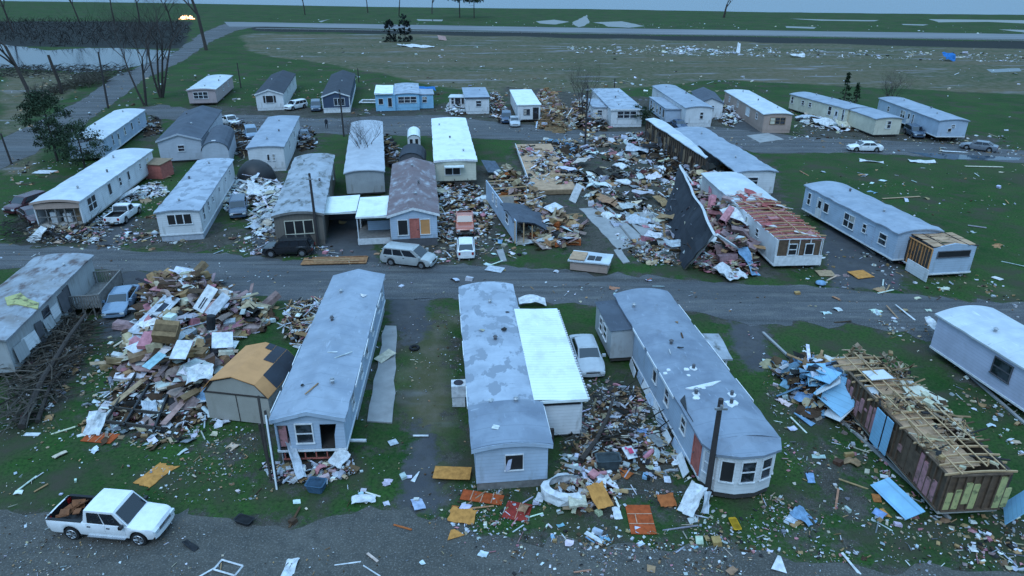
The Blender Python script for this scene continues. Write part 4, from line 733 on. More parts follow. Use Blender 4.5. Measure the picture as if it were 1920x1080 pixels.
# ------------------------------------------------------------------ trees, bushes, poles, person, fire
def bare_tree(label, x, y, H, seed, name='bare_tree', group='bare trees by the pond road', r0=.28, fork=.35, stems=1, levels=6, spread=.5, lean=(0, 0), pos=None, dense=1.0):
    r = random.Random(seed); p = pos or G(x, y); t = empty(name, (p.x, p.y, 0), 0, label, 'tree', group); A, B = MB(), MB()
    def limb(a, d, l, rad, lev):
        n = 3 if lev < 2 else 2; q = a; dd = d.copy()
        for i in range(n):
            dd = (dd + Vector((r.uniform(-1, 1), r.uniform(-1, 1), r.uniform(-.3, .5))) * .14 * (1 + lev * .3)).normalized(); nx_ = q + dd * l / n; ra, rb = rad * (1 - .35 * i / n), rad * (1 - .35 * (i + 1) / n)
            (A if lev < 2 else B).tube(q, nx_, ra, rb, 6 if lev < 2 else 3, False); q = nx_
            if lev < levels and (i > 0 or lev > 0 or n == 2):
                k = r.choice((1, 2)) if lev < 3 else 2
                if r.random() < dense:
                    for _ in range(k):
                        ax = Vector((r.uniform(-1, 1), r.uniform(-1, 1), r.uniform(-.1, .5))).normalized(); limb(q, (dd * (1 - spread) + ax * spread + Vector((0, 0, .12))).normalized(), l * r.uniform(.5, .75), rb * r.uniform(.45, .65), lev + 1)
    for s in range(stems):
        a = s * 2.4 + seed; d = Vector((lean[0] + (.22 * math.cos(a) if stems > 1 else 0), lean[1] + (.22 * math.sin(a) if stems > 1 else 0), 1)).normalized(); limb(Vector((.25 * math.cos(a) * (stems > 1), .25 * math.sin(a) * (stems > 1), -.1)), d, H * .55, r0 if stems == 1 else r0 * .7, 0)
    A.build('trunk', MT['bark'], t); B.build('crown', MT['bark'], t); return t
def leafy(label, x, y, H, Wd, seed, name, shape='cone', n=1600, col=((.018, .040, .022), (.035, .065, .032)), leaf=.28, group=None, trunk=True, cat='tree', z0=.0, pos=None):
    r = random.Random(seed); p = pos or G(x, y); t = empty(name, (p.x, p.y, 0), 0, label, cat, group); mb = MB()
    if trunk:
        tb = MB(); tb.tube((0, 0, 0), (.1, 0, H * .5), .05 * H ** .6, .03 * H ** .6, 7, False); tb.tube((.1, 0, H * .5), (0, .1, H * .93), .03 * H ** .6, .02, 6, False)
        for k in range(10): a = r.uniform(0, 6.28); h_ = H * r.uniform(.25, .8); tb.tube((.05, 0, h_), (Wd * .4 * math.cos(a), Wd * .4 * math.sin(a), h_ + .4), .05, .015, 4, False)
        tb.build('trunk', MT['bark'], t)
    cl = []
    for k in range(int(26 + Wd * 8)):
        u = r.random(); a = r.uniform(0, 6.28)
        if shape == 'cone': zz = z0 + (H - z0) * (u ** .8); rad = Wd / 2 * (1.02 - (zz - z0) / (H - z0)) * r.uniform(.55, 1.15)
        elif shape == 'ball': zz = H / 2 + H / 2 * .85 * r.uniform(-1, 1); rad = Wd / 2 * math.sqrt(max(.05, 1 - ((zz - H / 2) / (H / 2)) ** 2)) * r.uniform(.5, 1.0)
        elif shape == 'column': zz = z0 + (H - z0) * u; rad = Wd / 2 * math.sqrt(max(.03, 1 - u ** 3)) * r.uniform(.5, 1.05)
        else: zz = z0 + (H - z0) * (.15 + .85 * u); rad = Wd / 2 * (.35 + .75 * math.sin(math.pi * min(1, u + .1))) * r.uniform(.3, 1.2)
        cl.append((Vector((rad * math.cos(a), rad * math.sin(a), zz)), r.uniform(.22, .5) * max(.5, Wd * .22), r.uniform(0, 1)))
    for k in range(n):
        c, s, tone = r.choice(cl); q = c + Vector((r.gauss(0, 1), r.gauss(0, 1), r.gauss(0, .6))) * s * .8
        if q.z < .05: q.z = .05
        M_ = euler(r.uniform(-1.3, 1.3), r.uniform(-1.3, 1.3), r.uniform(0, 6.28)); l = leaf * r.uniform(.5, 1.2); m = r.uniform(.6, 1.25); mb.col = tuple((col[0][i] * (1 - tone) + col[1][i] * tone) * m for i in range(3))
        mb.add([q + M_ @ Vector(v) for v in ((-l / 2, 0, 0), (0, -l * .22, 0), (l / 2, 0, .03), (0, l * .22, .02))], [(0, 1, 2, 3)])
    mb.build('crown', MT['leaf_mat'], t); return t
bare_tree('tall bare tree leaning over the pond, nearest the photo corner', 66, 202, 22, 1, lean=(-.12, 0), r0=.42)
bare_tree('broken bare tree trunk with few limbs left beside the pond', 116, 176, 15, 12, lean=(.0, 0), r0=.40, levels=3, dense=.55)
bare_tree('many stemmed bare tree in front of the side road bend', 273, 198, 17, 3, stems=3, r0=.3)
bare_tree('many stemmed bare tree just behind its twin near the side road', 303, 183, 21, 5, stems=4, r0=.34)
bare_tree('single dark bare tree at the curve of the side road', 387, 94, 30, 8, r0=.6, lean=(-.05, 0))
for k_, (x_, y_, h_) in enumerate(((25, 60, 26), (150, 44, 24), (215, 43, 28), (262, 46, 26), (325, 60, 22))): bare_tree('thin bare tree standing in the brush bank beyond the pond', x_, y_, h_, 90 + k_, group='thin bare trees beyond the pond', levels=4, r0=.4)
bare_tree('low bare shrub tree snapped beside the side road', 75, 196, 5, 21, stems=3, r0=.12, levels=3)
bare_tree('thin bare bush growing before the faded stained roof home', 686, 318, 7, 31, stems=5, r0=.10, group=None, name='bare_bush')
bare_tree('bare brush tree left of the round bush home', 1093, 228, 9, 33, stems=4, r0=.14, group=None, name='bare_bush')
bare_tree('bare shrub at the far end of the last pale blue home', 1662, 214, 7, 35, stems=5, r0=.12, group=None, name='bare_bush')
for k, (x, y, h) in enumerate(((572, 28, 20), (690, 24, 16), (748, 30, 24), (810, 26, 16), (1357, 33, 13))):
    bare_tree('lone dead tree on the lake shore with stubby top' if x == 1357 else 'thin bare tree on the grass by the lake shore', x, y, h, 50 + k, group='thin bare trees along the lake shore' if x != 1357 else None, levels=4 if x != 1357 else 3, r0=.35 if x != 1357 else .6, dense=.9 if x != 1357 else .5)
for k, (x, y) in enumerate(((862, 33), (889, 34))):
    leafy(('dark layered pine by the lake, the nearer one to the pond' if k == 0 else 'dark layered pine by the lake with the wider lower crown'), x, y, 24 if k == 0 else 19, 13, 60 + k, 'pine_tree', 'wild', 1500, leaf=1.6, z0=6, group='pine pair by the lake')
leafy('dark green evergreen tree beside the lane with one lopsided crown', 108, 302, 9.5, 6.4, 70, 'evergreen_tree', 'wild', 7500, leaf=.36, z0=1.0, col=((.028, .05, .03), (.055, .085, .045)))
leafy('lower evergreen tree crowding the end of the pale blue home', 160, 318, 6.0, 6.0, 71, 'evergreen_tree', 'wild', 4200, col=((.028, .05, .03), (.055, .085, .045)), leaf=.34, z0=.6)
leafy('taller cypress behind the buckled cream home', 1582, 190, 5.6, 2.2, 72, 'cypress_tree', 'cone', 900, leaf=.4, group=None)
leafy('shorter cypress behind the buckled cream home', 1603, 193, 3.9, 1.8, 73, 'cypress_tree', 'cone', 700, leaf=.4)
leafy('round dark green bush at corner of the triple window home', 1203, 236, 3.6, 3.9, 74, 'bush', 'ball', 1300, cat='bush', trunk=False, leaf=.4)
leafy('dark narrow shrub in the dry field, nearer the pond', 732, 78, 7.5, 4.5, 75, 'shrub', 'column', 900, col=((.012, .018, .018), (.02, .03, .03)), cat='shrub', leaf=.9)
leafy('dark narrow shrub in the dry field, taller of two', 760, 78, 9.5, 4.5, 76, 'shrub', 'column', 1000, col=((.012, .018, .018), (.02, .03, .03)), cat='shrub', leaf=.9)
# scrub bank beyond the pond: one mass
def brush(label, poly, n, h, seed, name='brush', cols=((.03, .03, .028), (.06, .055, .045)), rad=.03, spread=1.0, kind='stuff', lie=.5):
    r = random.Random(seed); P = gp(poly); x0, x1, y0, y1 = min(p.x for p in P), max(p.x for p in P), min(p.y for p in P), max(p.y for p in P); mb = MB(); k = 0; tr = 0
    while k < n and tr < n * 40:
        tr += 1; x, y = r.uniform(x0, x1), r.uniform(y0, y1)
        if not inpoly(x, y, P): continue
        k += 1; a = r.uniform(0, 6.28); l = h * r.uniform(.4, 1.5); z = r.uniform(0, h * .5); up = r.uniform(-.1, 1 - lie); c = r.random(); mb.col = tuple(cols[0][i] * (1 - c) + cols[1][i] * c for i in range(3))
        p0 = Vector((x, y, z)); p1 = p0 + Vector((math.cos(a) * spread, math.sin(a) * spread, up)).normalized() * l * .5; p2 = p1 + Vector((math.cos(a + r.uniform(-.6, .6)), math.sin(a + r.uniform(-.6, .6)), up + r.uniform(-.3, .3))).normalized() * l * .5
        q = rad * r.uniform(.5, 1.8); mb.tube(p0, p1, q, q * .7, 3, False); mb.tube(p1, p2, q * .7, q * .2, 3, False)
    return tag(mb.build(name, MT['debris']), label, 'brush', kind=kind)
brush('dark scrubby bank of bare brush on far side of the pond', [(-400, 46), (0, 42), (180, 42), (340, 44), (360, 60), (335, 88), (250, 88), (180, 87), (90, 90), (0, 80), (-300, 82)], 3600, 2.5, 1, cols=((.018, .018, .018), (.045, .04, .036)), rad=.08, spread=.5, lie=-.3)
brush('low broken brush on the near bank of the pond', [(0, 126), (250, 128), (248, 140), (140, 150), (100, 146), (0, 148)], 900, 2.0, 2, rad=.06)
brush('broken brush and stalks along the grass below the pond', [(75, 190), (130, 170), (200, 160), (205, 150), (170, 148), (60, 185)], 700, 2.6, 3, rad=.05, cols=((.05, .045, .035), (.10, .09, .07)), lie=.2)
brush('fallen tree limbs and brush heaped along the worn grey home', [(60, 650), (95, 600), (140, 590), (175, 620), (165, 670), (125, 730), (80, 790), (20, 810), (0, 770)], 620, 2.2, 4, rad=.04, cols=((.045, .04, .032), (.13, .11, .09)), lie=.7)
brush('tangled brush below the open front of the smashed home', [(10, 420), (80, 410), (200, 425), (180, 455), (70, 462), (0, 455)], 500, 1.4, 5, rad=.03)
brush('brush and branches heaped between the carport and the largest home', [(1120, 720), (1180, 730), (1240, 790), (1230, 830), (1140, 850), (1060, 850), (1090, 790)], 130, 1.6, 6, rad=.03)
# fallen trunks
def log(label, pts, r0, r1, seed=0, name='fallen_tree'):
    mb = MB(); P = [G(*p[:2], p[2]) for p in pts]; c = P[0].copy(); c.z = 0
    for i, (a, b) in enumerate(zip(P, P[1:])): k = i / (len(P) - 1); mb.tube(a - c, b - c, r0 + (r1 - r0) * k, r0 + (r1 - r0) * (k + 1 / (len(P) - 1)), 7)
    return tag(mb.build(name, MT['bark'], None, c), label, 'tree trunk')
log('fallen tree trunk slanting along the foot of the worn home', [(40, 800, .3), (75, 720, .8), (130, 630, 1.4), (160, 590, 1.8)], .22, .10)
log('second fallen trunk lower in the brush by the worn home', [(70, 790, .2), (95, 720, .5), (150, 650, .9)], .14, .06)
log('mossy fallen trunk slanting before the white carport wall', [(1090, 862, .2), (1118, 825, .5), (1140, 780, .9), (1150, 745, 1.3)], .16, .08)
# poles
def pole(label, base, top_z, lean_px=None, r=.14, arm=True, mat='pole_wood', group='utility poles of the park', name='utility_pole'):
    p = G(*base); t = empty(name, p, 0, label, 'pole', group); q = Vector((0, 0, top_z))
    if lean_px: k = G(*lean_px, top_z); q = Vector((k.x - p.x, k.y - p.y, top_z))
    mb = MB(); mb.tube((0, 0, 0), q, r, r * .75, 10); mb.build('shaft', MT[mat], t)
    if arm: mb = MB(); u = q * .93; mb.bb(u.x - .3, u.x + .3, u.y - r - .08, u.y - r + .02, u.z - .06, u.z + .06); mb.bb(u.x - .05, u.x + .05, u.y - r - .1, u.y - r + .04, u.z + .061, u.z + .2); mb.build('bracket', MT['galv'], t)
    return t
def pole_h(base, toppx):
    """height of a plumb pole whose tip shows at toppx"""
    p = G(*base); b = 540 - toppx; k = (CP * F + SP * b) / (-SP * F + CP * b); return CAM_H + p.y / k
for label, b, t_, r_ in (('dark timber pole standing against the bay end of the largest home', (1324, 935), 748, .17), ('dark timber pole before the brown rippled roof home', (597, 462), 325, .15), ('slim dark pole in front of the navy home', (645, 256), 168, .15),
                     ('dark pole at the far lane beside the central debris field', (1097, 275), 160, .16), ('leaning dark pole beside the side road', (203, 203), 97, .2), ('grey pole leaning at photo border beside the lane', (22, 308), 250, .15),
                     ('short dark pole behind the rose coloured home', (452, 165), 118, .14), ('short pole stub behind the navy home', (673, 155), 128, .14), ('short pole stub behind the home with the round bush', (1152, 164), 150, .14)):
    h_ = pole_h(b, t_); lean = {203: (184, 97), 22: (1, 250)}.get(b[0]); pole(label, b, max(2, h_), lean, r_, arm=b[0] in (1324, 597, 645, 1097))
mb = MB(); c = G(505, 905)
for a, b in (((484, 742, 4.6), (508, 900, 0)), ((497, 770, 4.0), (520, 905, 0)), ((486, 795, 3.0), (505, 880, 0)), ((500, 780, 3.6), (518, 915, 0))): mb.tube(G(*a) - c, G(*b) - c, .07, .07, 6)
tag(mb.build('pipe_bundle', MT['wood_dark'], None, c), 'bundle of dark poles leaning at torn end of pale blue home', 'poles')
mb = MB()
for a, b in (((498, 778, 3.8), (519, 918, 0)), ): mb.tube(G(*a) - c, G(*b) - c, .05, .05, 6)
tag(mb.build('pipe', MT['trim'], None, c), 'single white pipe leaning beside the dark pole bundle', 'pipe')
# person
p = G(613, 241); me = bpy.data.meshes.new('person')
J = [(0, 0, .95), (0, 0, 1.2), (0, 0, 1.42), (0, 0, 1.52), (0, -.02, 1.66), (.19, 0, 1.40), (.26, .05, 1.12), (.25, -.08, .88), (-.19, 0, 1.40), (-.27, -.03, 1.12), (-.26, -.12, .9), (.10, 0, .9), (.12, -.12, .5), (.12, .02, .08), (.12, -.14, .04), (-.10, 0, .9), (-.12, .14, .5), (-.12, .22, .10), (-.12, .08, .04)]
E = [(0, 1), (1, 2), (2, 3), (3, 4), (2, 5), (5, 6), (6, 7), (2, 8), (8, 9), (9, 10), (0, 11), (11, 12), (12, 13), (13, 14), (0, 15), (15, 16), (16, 17), (17, 18)]
me.from_pydata(J, E, []); po = bpy.data.objects.new('person', me); C.objects.link(po); po.location = p; po.rotation_euler.z = R(30); me.materials.append(MT['cloth_dark'])
sk = po.modifiers.new('skin', 'SKIN'); rad = [.15, .15, .16, .06, .10, .07, .05, .04, .07, .05, .04, .10, .07, .05, .05, .10, .07, .05, .05]
for v, r_ in zip(me.skin_vertices[0].data, rad): v.radius = (r_, r_)
me.skin_vertices[0].data[0].use_root = True; po.modifiers.new('sub', 'SUBSURF').levels = 1; po.modifiers['sub'].render_levels = 1
tag(po, 'person in dark clothes walking on the far lane below the navy home', 'person')
# fire with smoke at the side road
fm = bpy.data.materials.new('flame'); fm.use_nodes = True; b_ = fm.node_tree.nodes['Principled BSDF']; b_.inputs['Base Color'].default_value = (.9, .4, .15, 1); b_.inputs['Emission Color'].default_value = (1, .52, .26, 1); b_.inputs['Emission Strength'].default_value = 3.0; MT['flame'] = fm
fp = G(350, 36); r = random.Random(5); mb = MB()
for k in range(26):
    x, y = r.gauss(0, 1.8), r.gauss(0, 1.2); h_ = r.uniform(.8, 3.2) * math.exp(-abs(x) * .25); w_ = r.uniform(.25, .6); mb.tube((x, y, .1), (x + r.uniform(-.2, .2), y, h_ * .5), w_ * .8, w_, 6); mb.tube((x, y, h_ * .5), (x + r.uniform(-.4, .4), y, h_), w_, .02, 6)
fo = empty('bonfire', fp, 0, 'small glowing orange fire burning beyond the pond by the bare trees', 'fire'); mb.build('flames', fm, fo)
mb = MB()
for k in range(14): a = r.uniform(0, 6.28); mb.tube((2 * math.cos(a), 1.5 * math.sin(a), .1), (.5 * math.cos(a + 2), .5 * math.sin(a + 2), .7), .15, .1, 5)
mb.build('logs', MT['wood_dark'], fo)
# dark dome tarp
p, rz, L = Vector(G(482, 338)), 0, 0; mb = MB(); P = []
for i in range(9):
    e = i / 8 * math.pi / 2; P.append([Vector((2.5 * math.cos(e) * math.cos(a * .3927) * (1 + .04 * noise.noise((a * 1.0, i, 1))), 2.1 * math.cos(e) * math.sin(a * .3927), 2.7 * math.sin(e) + .12 * noise.noise((a * .8, i * .7, 3)))) for a in range(17)])
mb.grid(P); tag(mb.build('tarp_dome', MT['black_plastic'], None, p, smooth=True), 'black dome shaped tarp beside white home with blank end', 'tarp')
# guard rail along the far road
gr = empty('guard_rail', G(960, 66), 0, 'long low guard rail along near edge of the far road', 'guard rail'); o_ = gr.location; pts = [G(x, y) for x, y in ((480, 56), (960, 63), (1200, 67), (1500, 71), (1920, 79), (2300, 86))]; mb = MB(); pm = MB()
for a, b in zip(pts, pts[1:]):
    d = (b - a); n = int(d.length / 4); u = d.normalized(); v = Vector((-u.y, u.x, 0)); mb.add([a - o_ + v * s + Vector((0, 0, z)) for z in (.5, .82) for s in (-.03, .03)] + [b - o_ + v * s + Vector((0, 0, z)) for z in (.5, .82) for s in (-.03, .03)], [(0, 1, 5, 4), (2, 6, 7, 3), (0, 4, 6, 2), (1, 3, 7, 5)])
    for k in range(n): q = a.lerp(b, k / n) - o_ + v * .1; pm.bb(q.x - .07, q.x + .07, q.y - .07, q.y + .07, 0, .8)
mb.build('rail', MT['galv'], gr); tag(pm.build('posts', MT['wood_grey'], gr), kind='stuff')
# ------------------------------------------------------------------ debris generators and wrecked homes
PAL = {
 'white': (.70, .72, .74), 'pale': (.52, .55, .60), 'blue': (.22, .38, .56), 'grey': (.26, .27, .29), 'dark': (.035, .034, .034), 'black': (.015, .015, .016), 'tan': (.40, .25, .13), 'wood': (.28, .18, .10), 'orange': (.44, .13, .04), 'brown': (.10, .06, .035),
 'pink': (.52, .22, .25), 'cream': (.60, .54, .42), 'pwood': (.46, .36, .24), 'teal': (.12, .40, .48), 'red': (.40, .05, .05), 'yellow': (.50, .45, .12), 'rose': (.38, .26, .25)}
MIXES = {
 'home': 'white white white white pale pale pale tan wood brown dark dark cream grey rose pwood pwood brown pink tan', 'litter': 'white white pale tan cream grey wood brown pwood', 'pinkish': 'pink rose pwood white cream brown tan pale dark pink rose',
 'lumber': 'tan pwood pwood wood pwood brown rose tan cream white pale dark rose orange', 'farwhite': 'white white white pale cream', 'heap': 'rose pink brown tan pwood white pale dark brown cream wood rose tan pwood white brown rose', 'bluish': 'blue blue white pale tan pwood brown dark', 'rafters': 'pwood wood tan pwood cream brown wood dark', 'dark': 'dark black brown grey wood dark pale'}
def pcol(r, mix):
    c = PAL[r.choice(MIXES[mix].split())]; k = r.uniform(.6, 1.12); return tuple(min(.85, x * k * r.uniform(.93, 1.07)) for x in c)
def piece(mb, r, p, kind, s, flat=0.0):
    """one torn piece at p; kind plank, sheet, chunk, rag, batt; flat 1 = lies on the ground"""
    t = (1 - flat) * .9 + .06; M_ = euler(r.gauss(0, t) * .8, r.gauss(0, t) * .8, r.uniform(0, 6.28))
    if kind == 'plank': mb.box(p, (s * r.uniform(1.1, 2.6), s * r.uniform(.09, .2), .04), M_)
    elif kind == 'sheet':
        a, b = s * r.uniform(.5, 1.2), s * r.uniform(.35, .8); f = r.gauss(0, .22) * s * (.3 + .7 * (1 - flat)); nx_, ny_ = (4, 3) if s > .55 else (2, 1); j_ = .13 * min(a, b) * (1.5 if r.random() < .4 else .35); rows = []
        for j in range(ny_ + 1): rows.append([(-a / 2 + a * i / nx_ + r.uniform(-j_, j_), -b / 2 + b * j / ny_ + r.uniform(-j_, j_), f * math.sin(math.pi * i / nx_) + r.uniform(-j_, j_) * .5) for i in range(nx_ + 1)])
        mb.grid([[p + M_ @ Vector(q) for q in row] for row in rows])
        if s > .55: mb.grid([[p + M_ @ Vector((q[0], q[1], q[2] - .03)) for q in row] for row in rows], True)
    elif kind == 'chunk': mb.box(p, (s * r.uniform(.3, .8), s * r.uniform(.2, .6), s * r.uniform(.12, .4)), M_)
    elif kind == 'rag':
        n = 6; c = p + M_ @ Vector((0, 0, s * .12)); ring_ = [p + M_ @ Vector((s * .5 * r.uniform(.4, 1.2) * math.cos(k * 6.28 / n), s * .5 * r.uniform(.4, 1.2) * math.sin(k * 6.28 / n), r.uniform(-.1, .12) * s)) for k in range(n)]
        mb.add([c] + ring_, [(0, 1 + k, 1 + (k + 1) % n) for k in range(n)])
    elif kind == 'batt':
        n = 5; L_ = s * r.uniform(.7, 1.6); wd = s * r.uniform(.25, .45); rows = []
        for j in range(4): rows.append([p + M_ @ Vector((-L_ / 2 + L_ * j / 3, wd * .5 * math.cos(k * 6.2832 / n), wd * .35 * math.sin(k * 6.2832 / n) + .1 * s * math.sin(j * 2.1 + s * 9))) for k in range(n + 1)])
        mb.grid(rows)
KINDS = {'home': 'plank sheet sheet sheet chunk rag batt', 'litter': 'rag chunk rag chunk sheet rag chunk plank', 'sticks': 'plank plank plank sheet chunk', 'sheets': 'sheet sheet rag plank', 'soft': 'batt rag batt plank sheet'}
def bounds(P): return min(p.x for p in P), max(p.x for p in P), min(p.y for p in P), max(p.y for p in P)
def scatter(name, label, poly, n, mix, kinds='litter', smin=.15, smax=.6, heap=0.0, seed=0, core=None, flat=.75, parent=None, power=2.2, ht=None, align=None, kind='stuff', world=None):
    r = random.Random(seed * 77 + 5); P = world or gp(poly); x0, x1, y0, y1 = bounds(P); mb = MB(); K = KINDS[kinds].split(); k = tr = 0
    dm = max([sdist(x0 + (x1 - x0) * i / 14, y0 + (y1 - y0) * j / 14, P) for i in range(15) for j in range(15)] + [.5])
    def H(x, y):
        if not heap: return 0
        d = max(0, sdist(x, y, P)) / dm; return heap * min(1, d * 1.5) ** .8 * (.62 + .95 * noise.noise((x * .45, y * .45, seed)) + .25 * noise.noise((x * 1.3, y * 1.3, seed)))
    if heap:
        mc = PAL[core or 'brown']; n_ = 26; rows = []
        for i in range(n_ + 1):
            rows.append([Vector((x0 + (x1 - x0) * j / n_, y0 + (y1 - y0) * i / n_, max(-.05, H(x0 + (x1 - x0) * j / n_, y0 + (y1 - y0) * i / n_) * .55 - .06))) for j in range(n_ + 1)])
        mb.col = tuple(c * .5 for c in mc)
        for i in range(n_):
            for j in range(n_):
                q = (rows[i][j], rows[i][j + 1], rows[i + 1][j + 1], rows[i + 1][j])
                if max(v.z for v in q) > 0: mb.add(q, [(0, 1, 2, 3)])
    while k < n and tr < n * 60:
        tr += 1; x, y = r.uniform(x0, x1), r.uniform(y0, y1)
        if not inpoly(x, y, P): continue
        if not heap or heap < .3:   # litter drifts: thick in some places, bare in others
            cl = .5 + .9 * noise.noise((x * .11, y * .11, seed)) + .8 * noise.noise((x * .4, y * .4, seed + 3))
            if r.random() > cl * cl * 1.3: continue
        k += 1; s = smin + (smax - smin) * r.random() ** (power + .5); h = H(x, y) if heap else 0; z = (h * r.uniform(.75, 1.06) + .05) if heap else .03 + s * .04 * (1 - flat) + r.uniform(0, .04)
        mb.col = pcol(r, mix); piece(mb, r, Vector((x, y, z)), r.choice(K), s, flat)
    o = mb.build(name, MT['debris'], parent); return tag(o, label, 'debris' if kind == 'stuff' and not parent else None, kind=kind)
def local_poly(root, w, y0, y1, x0=None, x1=None):
    M_ = root.matrix_basis; return [M_ @ Vector((x, y, 0)) for x, y in ((x0 if x0 is not None else -w / 2, y0), (x1 if x1 is not None else w / 2, y0), (x1 if x1 is not None else w / 2, y1), (x0 if x0 is not None else -w / 2, y1))]
def rafters(root, w, y0, y1, h, mat='wood_pale', ceil='ceiling_board', step=.62, rise=.25, gaps=(), ceil_drop=.22, ragged=.25, seed=0, stringers=3):
    r = random.Random(seed); mb = MB(); hw = w / 2; y = y0
    while y < y1:
        if r.random() > .06:
            a, b = -hw - r.uniform(-.15, ragged), hw + r.uniform(-.15, ragged); n = 6; xs = [a + (b - a) * i / n for i in range(n + 1)]; zs = [h + roof_z(x, hw + .3, rise, 'barrel') for x in xs]; yo = r.uniform(-.05, .05)
            for i in range(n):
                mb.add([Vector((xs[i + q], y + yo + s, zs[i + q] + t)) for q in (0, 1) for s in (-.03, .03) for t in (-.1, 0)], [(0, 1, 3, 2), (4, 6, 7, 5), (0, 4, 5, 1), (2, 3, 7, 6), (1, 5, 7, 3), (0, 2, 6, 4)])
        y += step
    for k in range(stringers):
        x = -hw + w * (k + .5) / stringers + r.uniform(-.15, .15); z = h + roof_z(x, hw + .3, rise, 'barrel') + .03; mb.bb(x - .03, x + .03, y0 + r.uniform(-.3, .3), y1 + r.uniform(-.3, .3), z, z + .045)
    mb.build('rafters', MT[mat], root)
    cb = MB(); ny_ = int((y1 - y0) / .62)
    for j in range(ny_):
        for i in range(3):
            if any(a <= (i + .5) / 3 <= b and c <= (j + .5) / ny_ <= d for a, b, c, d in gaps) or r.random() < .04: continue
            xa, xb = -hw + .12 + (w - .24) * i / 3, -hw + .12 + (w - .24) * (i + 1) / 3 - .02; ya, yb = y0 + (y1 - y0) * j / ny_, y0 + (y1 - y0) * (j + 1) / ny_ - .02; z = h - ceil_drop + r.uniform(-.04, .04)
            cb.box(((xa + xb) / 2, (ya + yb) / 2, z), (xb - xa, yb - ya, .03), euler(r.gauss(0, .05), r.gauss(0, .05), 0))
    cb.build('ceiling', MT[ceil], root)
def stud_wall(root, fr, u0, u1, z0, h, mat='wood_dark', batts=('pink',), step=.42, seed=0, miss=.35):
    r = random.Random(seed); mb = MB(); bats = []; o, ux, n = fr; u = u0
    while u < u1:
        obx(mb, o, ux, n, u - .03, u + .03, z0, h, -.1, 0)
        if r.random() > miss: b = r.choice(list(batts)); t = r.uniform(.5, 1); bm_ = MB(); bats.append((b, bm_)); obx(bm_, o, ux, n, u + .04, u + step - .04, z0 + .06 + (h - z0) * (0 if r.random() < .6 else 1 - t) * .9, z0 + (h - z0) * t - .07, -.09, r.uniform(-.04, .02))
        u += step
    obx(mb, o, ux, n, u0, u1, z0 - .06, z0, -.12, .02); obx(mb, o, ux, n, u0, u1, h, h + .06, -.12, .02); mb.build('stud_wall', MT[mat], root)
    bk = MB(); obx(bk, o, ux, n, u0, u1, z0, h, -.13, -.105); bk.build('inner_panel', MT['stud_brown'], root)
    for b, m in bats:
        m.build('insulation' if b in ('pink', 'yellow_batt') else 'infill_panel', MT[b], root)
# --- right hand wreck: open rafters and pink insulation
wk, w_, L_ = home('wrecked mobile home with bare rafters, pink insulation and peeled blue siding', (1843, 888), (1560, 614), 3.3, name='wrecked_home', cat='wrecked home', h=3.0, z0=.7, wall='siding_sky', roof=None, walls='', end='open', vents=0, group='wrecked mobile homes', land='the wreck with bare rafters')
fL, fN, fR = face('L', w_, L_), face('N', w_, L_), face('R', w_, L_)
stud_wall(wk, fL, L_ * .41, L_ * .64, .75, 2.85, 'stud_brown', batts=('pink',), seed=21, miss=.04); stud_wall(wk, fL, .1, L_ * .40, .75, 2.85, 'stud_brown', batts=('pink', 'stud_brown'), seed=1, miss=.15); stud_wall(wk, fN, .15, w_ - .1, .75, 2.85, batts=('yellow_batt',), seed=2, miss=.05, mat='stud_brown'); stud_wall(wk, fR, .1, L_ * .45, .75, 2.85, batts=('wood',), seed=3)
rafters(wk, w_, .1, L_ * .45, 3.0, rise=.12, seed=1, gaps=((.3, 1, 0, .06), (.66, 1, .1, .85)), stringers=4)
mb = MB()
for u0, u1, out in ((L_ * .30, L_ * .34, .08), (L_ * .345, L_ * .40, .14)): obx(mb, *fL, u0, u1, .6, 2.8, out, out + .04)
mb.build('siding_panel', MT['siding_sky'], wk)
mb = MB(); mb.box((-w_ / 2 - 1.1, L_ * .1, .35), (1.1, 2.6, .04), euler(0, -.3, .15)); mb.build('siding_panel', MT['siding_sky'], wk); mb = MB(); mb.box((w_ / 2 + .5, -.3, 1.2), (.05, 1.7, 1.7), euler(0, .5, -.6)); mb.build('siding_panel', MT['siding_sky'], wk)
r = random.Random(9)
for k in range(9):
    mb = MB(); mb.box((-w_ / 2 - .2 + r.uniform(-.7, .9), L_ * (.58 + .33 * r.random()), r.uniform(.6, 2.2)), (r.uniform(1.0, 1.8), r.uniform(1.4, 2.8), .05), euler(r.uniform(-.4, .4), r.uniform(-.9, -.2), r.uniform(-.5, .5))); mb.build('siding_panel', MT['siding_sky' if k % 3 else 'siding_white'], wk)
for k in range(7):
    mb = MB(); mb.box((r.uniform(-.5, w_ / 2 + .3), L_ * (.42 + .2 * r.random()), r.uniform(2.2, 2.9)), (r.uniform(.8, 1.6), r.uniform(1.2, 3.0), .05), euler(r.uniform(-.15, .15), r.uniform(-.2, .25), r.uniform(-.3, .3))); mb.build('ceiling_panel', MT['siding_cream' if k % 3 else 'siding_white'], wk)
mb = MB(); mb.box((w_ / 2 + .3, L_ * .47, 2.5), (.9, 6.0, .06), euler(0, .5, .03)); mb.build('eave_panel', MT['siding_white'], wk)
for x in (-1, 1): mb = MB(); mb.bb(x * 1.2 - .1, x * 1.2 + .1, .3, L_, .3, .45); mb.build('floor_beam', MT['chassis'], wk)
def heap_on(root, label, w, y0, y1, n, mix, kinds, heap, seed, smax=1.0, smin=.3, x0=None, x1=None, core='brown', flat=.45):
    o = scatter('debris_heap', label, None, n, mix, kinds, smin, smax, heap, seed, core, flat, world=local_poly(root, w, y0, y1, x0, x1)); return o
